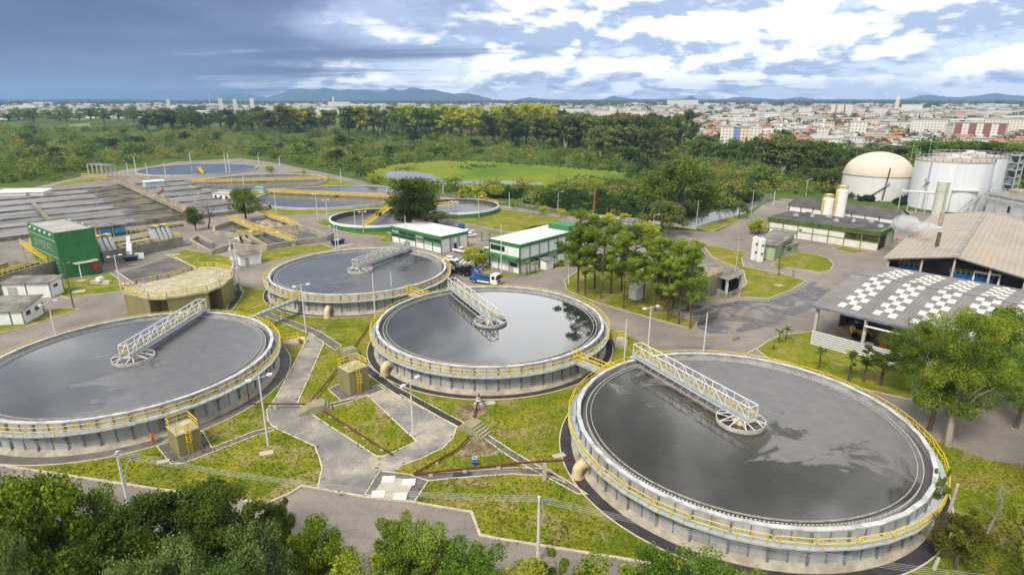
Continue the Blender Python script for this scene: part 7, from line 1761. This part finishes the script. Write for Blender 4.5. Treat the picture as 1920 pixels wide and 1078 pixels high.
for px, r, top, lab in ((625,2100,181,'slim white chimney on the centre left skyline'),(315,2200,186,'white tower block alone on the left skyline'),(413,1900,184,'left one of two white towers on the left skyline'),(472,1900,184,'right one of two white towers on the left skyline'),(440,2000,186,'low white tower between two taller ones on the left skyline')):
    landmark(px, r, 5 if 'chimney' in lab else 11, 5 if 'chimney' in lab else 11, top, lab, plainblock)
for px, r, top in ((1435,1000,187),(393,1900,174),(1097,900,198),(1079,900,200),(1315,1000,200)):
    p = at(px,r); tag(MB().tube((0,0,0),(0,0,solvez(p.x,p.y,top)-p.z), r/900, r/2500, 6).build('antenna_mast', STEEL, loc=p), 'thin antenna mast rising above the town skyline', 'mast', 'antenna masts of the town')
# mountains on the horizon
def ridge(name, prof, r, depth, m):
    V, Fs = [], []; rr_ = random.Random(int(r)); P = []
    for (xa,ya),(xb,yb) in zip(prof, prof[1:]):
        k = max(2,int(abs(xb-xa)/4))
        for j in range(k): P.append((xa+(xb-xa)*j/k, ya+(yb-ya)*j/k+rr_.uniform(-.6,.6)))
    P.append(prof[-1]); K_ = 5
    for px, py in P:
        th = math.atan((px-960)*CP/F); hz = (191-py)*.93
        for j in range(K_):
            rad = (r-depth+depth*j/2)/math.cos(th); hh = (42.5+hz/F*r)*(1-abs(j-2)/2)**.8 if j not in (0,4) else -5
            hh *= rr_.uniform(.9,1.1) if j in (1,3) else 1
            V.append((rad*math.sin(th), rad*math.cos(th), max(-5,hh)))
    for i in range(len(P)-1):
        for j in range(K_-1): Fs.append((i*K_+j,(i+1)*K_+j,(i+1)*K_+j+1,i*K_+j+1))
    struct(name, MB().add(V,Fs), m, smooth=True)
HILL = mat('forested_hill', (.03,.05,.03), .95, .3, .002, world=True, fine=.02, spec=.05)
ridge('mountains', [(-60,190),(150,188),(300,188),(400,184),(430,177),(450,175),(480,180),(505,183),(530,175),(545,169),(570,167),(590,171),(610,165),(628,169),(640,172),(655,167),(672,171),(690,168),(702,172),(720,173),(735,166),(752,171),(775,165),(800,169),(815,168),(832,173),(850,176),(875,175),(900,180),(925,187),(960,189)], 11000, 900, HILL)
ridge('mountains', [(960,189),(985,184),(992,182),(1010,185),(1040,187),(1130,187),(1150,180),(1165,183),(1190,186),(1280,186),(1293,180),(1310,186),(1350,187),(1380,182),(1420,184),(1460,187),(1500,182),(1530,187),(1575,186),(1640,187),(1700,186),(1720,180),(1740,178),(1775,182),(1800,183),(1840,178),(1862,175),(1895,179),(1930,180),(1990,186)], 11000, 850, HILL)
ridge('far_hills', [(-300,191),(-100,186),(60,187),(200,186),(330,188),(520,189),(900,188.5),(1100,188),(1300,188.5),(1500,187.5),(1700,188),(1950,187.5),(2250,190)], 6000, 700, HILL)

# ------------------------------------------------------------------ air, sky, sun, camera
hz = MB().box(-11950,11950,-11950,11950,-6,345)
hm = bpy.data.materials.new('haze_air'); hm.use_nodes = True; nt = hm.node_tree; nt.nodes.clear()
pv = nt.nodes.new('ShaderNodeVolumePrincipled'); pv.inputs['Density'].default_value = HAZE; pv.inputs['Color'].default_value = (.4,.6,1,1); pv.inputs['Anisotropy'].default_value = .2
nt.links.new(pv.outputs[0], nt.nodes.new('ShaderNodeOutputMaterial').inputs['Volume'])
if HAZE > 0:
    o = hz.build('haze', hm); tag(o, kind='stuff')

W = bpy.data.worlds.new('World'); S.world = W; W.use_nodes = True; nt = W.node_tree; nt.nodes.clear()
out = nt.nodes.new('ShaderNodeOutputWorld'); bg = nt.nodes.new('ShaderNodeBackground'); nt.links.new(bg.outputs[0], out.inputs[0])
SUN_EL, SUN_AZ = R_(50), R_(215)     # azimuth clockwise from +Y: the sun stands behind the camera, to its left
sky = nt.nodes.new('ShaderNodeTexSky'); sky.sky_type = 'NISHITA'; sky.sun_disc = False; sky.sun_elevation = SUN_EL; sky.sun_rotation = SUN_AZ; sky.dust_density = 2
d = nt.nodes.new('ShaderNodeTexCoord').outputs['Generated']
sx = nt.nodes.new('ShaderNodeSeparateXYZ'); nt.links.new(d, sx.inputs[0]); X, Y, Z = sx.outputs
az = mathn(nt, 'ARCTAN2', X, Y)
zp = mathn(nt, 'MAXIMUM', Z, 0.0)
def cxyz(a, b_, c_=0.0):
    k = nt.nodes.new('ShaderNodeCombineXYZ')
    for i, q in enumerate((a, b_, c_)):
        if isinstance(q, (int, float)): k.inputs[i].default_value = q
        else: nt.links.new(q, k.inputs[i])
    return k.outputs[0]
# a ceiling of cloud seen in perspective (long flat streaks near the horizon)
den = mathn(nt, 'ADD', zp, .06)
ceil = cxyz(mathn(nt, 'DIVIDE', X, den), mathn(nt, 'DIVIDE', Y, den))
# heaped clouds: density here and a little higher up, so that tops catch the light and bases go grey-blue
zs = mathn(nt, 'POWER', zp, .8)
def heap(dz, sc, det, rough, oy, dist=.1):
    return noise(nt, cxyz(mathn(nt, 'ADD', az, oy*1.7), mathn(nt, 'MULTIPLY_ADD', mathn(nt, 'ADD', zs, dz), 2.3, oy)), sc, det, rough, dist, '2D')
def billow(dz):
    vo = nt.nodes.new('ShaderNodeTexVoronoi'); vo.voronoi_dimensions = '2D'; vo.feature = 'SMOOTH_F1'; vo.inputs['Scale'].default_value = 17; vo.inputs['Smoothness'].default_value = .5
    q = cxyz(az, mathn(nt, 'MULTIPLY', mathn(nt, 'ADD', zs, dz), 1.9))
    w = nt.nodes.new('ShaderNodeTexNoise'); w.noise_dimensions = '2D'; w.inputs['Scale'].default_value = 9; w.inputs['Detail'].default_value = 6; w.inputs['Roughness'].default_value = .6; nt.links.new(q, w.inputs['Vector'])
    sc = nt.nodes.new('ShaderNodeVectorMath'); sc.operation = 'SCALE'; sc.inputs['Scale'].default_value = .2; nt.links.new(w.outputs['Color'], sc.inputs[0])
    ad = nt.nodes.new('ShaderNodeVectorMath'); ad.operation = 'ADD'; nt.links.new(q, ad.inputs[0]); nt.links.new(sc.outputs[0], ad.inputs[1]); nt.links.new(ad.outputs[0], vo.inputs['Vector'])
    return mathn(nt, 'MULTIPLY_ADD', vo.outputs['Distance'], -.2, .1)
def dens(dz): return mathn(nt, 'ADD', heap(dz, 4.2, 9, .56, OFF), billow(dz))
OFF = 15.3
D0, D1 = dens(0), dens(.03)
cl1 = noise(nt, vmap(nt, ceil, (.3,.6,1)), 1.0, 6, .55, .3, '2D')
lit = mathn(nt, 'MULTIPLY_ADD', mathn(nt, 'SUBTRACT', D0, D1), 2.3, .56)
lit = mathn(nt, 'ADD', lit, mathn(nt, 'MULTIPLY_ADD', cl1, -.7, .35))
lit = mathn(nt, 'ADD', lit, mathn(nt, 'MULTIPLY_ADD', D0, .35, -.17))
K_ = 1/.1
heapc = ramp(nt, lit, [(.35, (.27,.33,.46)), (.48, (.41,.47,.59)), (.58, (.62,.65,.72)), (.72, (.9,.9,.9))])
back = ramp(nt, mathn(nt, 'MULTIPLY', zp, 7), [(0, (.58,.63,.71)), (.3, (.58,.65,.76)), (.7, (.48,.57,.74)), (1, (.46,.56,.73))])
cover = ramp(nt, mathn(nt, 'ADD', D0, mathn(nt, 'MULTIPLY', mathn(nt, 'MINIMUM', zp, .07), 2.2)), [(.45, 0), (.55, 1)])
c = mixc(nt, cover, back, heapc)
# the storm: a slate wall on the left with a ragged edge and flat darker streaks
streak = noise(nt, vmap(nt, ceil, (.22,.5,1)), 1.0, 6, .55, .5, '2D')
sf_ = mathn(nt, 'ADD', az, mathn(nt, 'MULTIPLY_ADD', streak, .75, -.375))
sf_ = mathn(nt, 'ADD', sf_, mathn(nt, 'MULTIPLY_ADD', D0, .3, -.15))
sf_ = mathn(nt, 'SUBTRACT', sf_, mathn(nt, 'MULTIPLY', mathn(nt, 'MINIMUM', zp, .17), 2.5))
sm = ramp(nt, mathn(nt, 'ADD', sf_, .9), [(.40, 1), (.52, .8), (.70, 0)])
calm = nt.nodes.new('ShaderNodeMapRange'); calm.inputs['From Min'].default_value = -.6; calm.inputs['From Max'].default_value = -.2; calm.inputs['To Min'].default_value = .15; nt.links.new(az, calm.inputs['Value'])
str2 = mathn(nt, 'ADD', mathn(nt, 'MULTIPLY', mathn(nt, 'SUBTRACT', streak, .5), calm.outputs[0]), .5)
stc = ramp(nt, mathn(nt, 'ADD', mathn(nt, 'MULTIPLY_ADD', str2, .6, mathn(nt, 'MULTIPLY_ADD', az, .2, .2)), mathn(nt, 'MULTIPLY_ADD', heap(0, 2.4, 7, .55, 3.1), .6, -.3)), [(.22, (.032,.055,.12)), (.36, (.045,.072,.15)), (.5, (.09,.12,.22)), (.66, (.28,.33,.47))])
c = mixc(nt, sm, c, stc)
# overhead and behind: broken grey and white, which the water mirrors
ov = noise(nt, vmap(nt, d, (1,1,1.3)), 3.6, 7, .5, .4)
gs = mathn(nt, 'ADD', mathn(nt, 'POWER', mathn(nt, 'DIVIDE', mathn(nt, 'SUBTRACT', az, .035), .055), 2.0), mathn(nt, 'POWER', mathn(nt, 'DIVIDE', mathn(nt, 'SUBTRACT', Z, .355), .075), 2.0))  # bright cloud added above the view, aimed for the middle tank to mirror
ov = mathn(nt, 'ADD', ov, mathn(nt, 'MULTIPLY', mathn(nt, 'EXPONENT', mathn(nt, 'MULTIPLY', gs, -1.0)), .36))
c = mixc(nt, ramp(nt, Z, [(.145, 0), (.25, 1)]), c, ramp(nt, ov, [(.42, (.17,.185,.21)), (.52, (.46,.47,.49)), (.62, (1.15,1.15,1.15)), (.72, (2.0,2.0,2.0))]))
# thin air in front of the clouds: a share of the clear sky shows everywhere
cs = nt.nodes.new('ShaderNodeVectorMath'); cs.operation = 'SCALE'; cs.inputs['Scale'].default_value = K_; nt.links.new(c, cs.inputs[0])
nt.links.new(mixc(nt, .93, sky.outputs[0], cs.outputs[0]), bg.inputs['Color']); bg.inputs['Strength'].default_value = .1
sl_d = bpy.data.lights.new('sun','SUN'); sl_d.energy = SUN_E; sl_d.angle = R_(SUN_ANG); sl_d.color = (1,.92,.79)
sun = put('sun', sl_d, None, (0,0,200))
dirv = Vector((math.sin(SUN_AZ)*math.cos(SUN_EL), math.cos(SUN_AZ)*math.cos(SUN_EL), math.sin(SUN_EL)))
sun.rotation_euler = dirv.to_track_quat('Z','Y').to_euler()
cam = bpy.data.cameras.new('camera'); cam.lens = 36*F/1920; cam.sensor_width = 36; cam.sensor_fit = 'HORIZONTAL'; cam.clip_end = 60000; cam.clip_start = .5
co = put('camera', cam, None, (0,0,CAMH)); co.rotation_euler = (PI/2-PIT, 0, 0); S.camera = co
S.view_settings.view_transform = 'Standard'; S.view_settings.look = 'None'; S.view_settings.exposure = EXPO; S.view_settings.gamma = 1
S.cycles.max_bounces = 6; S.cycles.diffuse_bounces = 3; S.cycles.glossy_bounces = 3; S.cycles.transmission_bounces = 3; S.cycles.volume_bounces = 1; S.cycles.transparent_max_bounces = 6
S.cycles.use_denoising = True; S.cycles.sample_clamp_indirect = 4
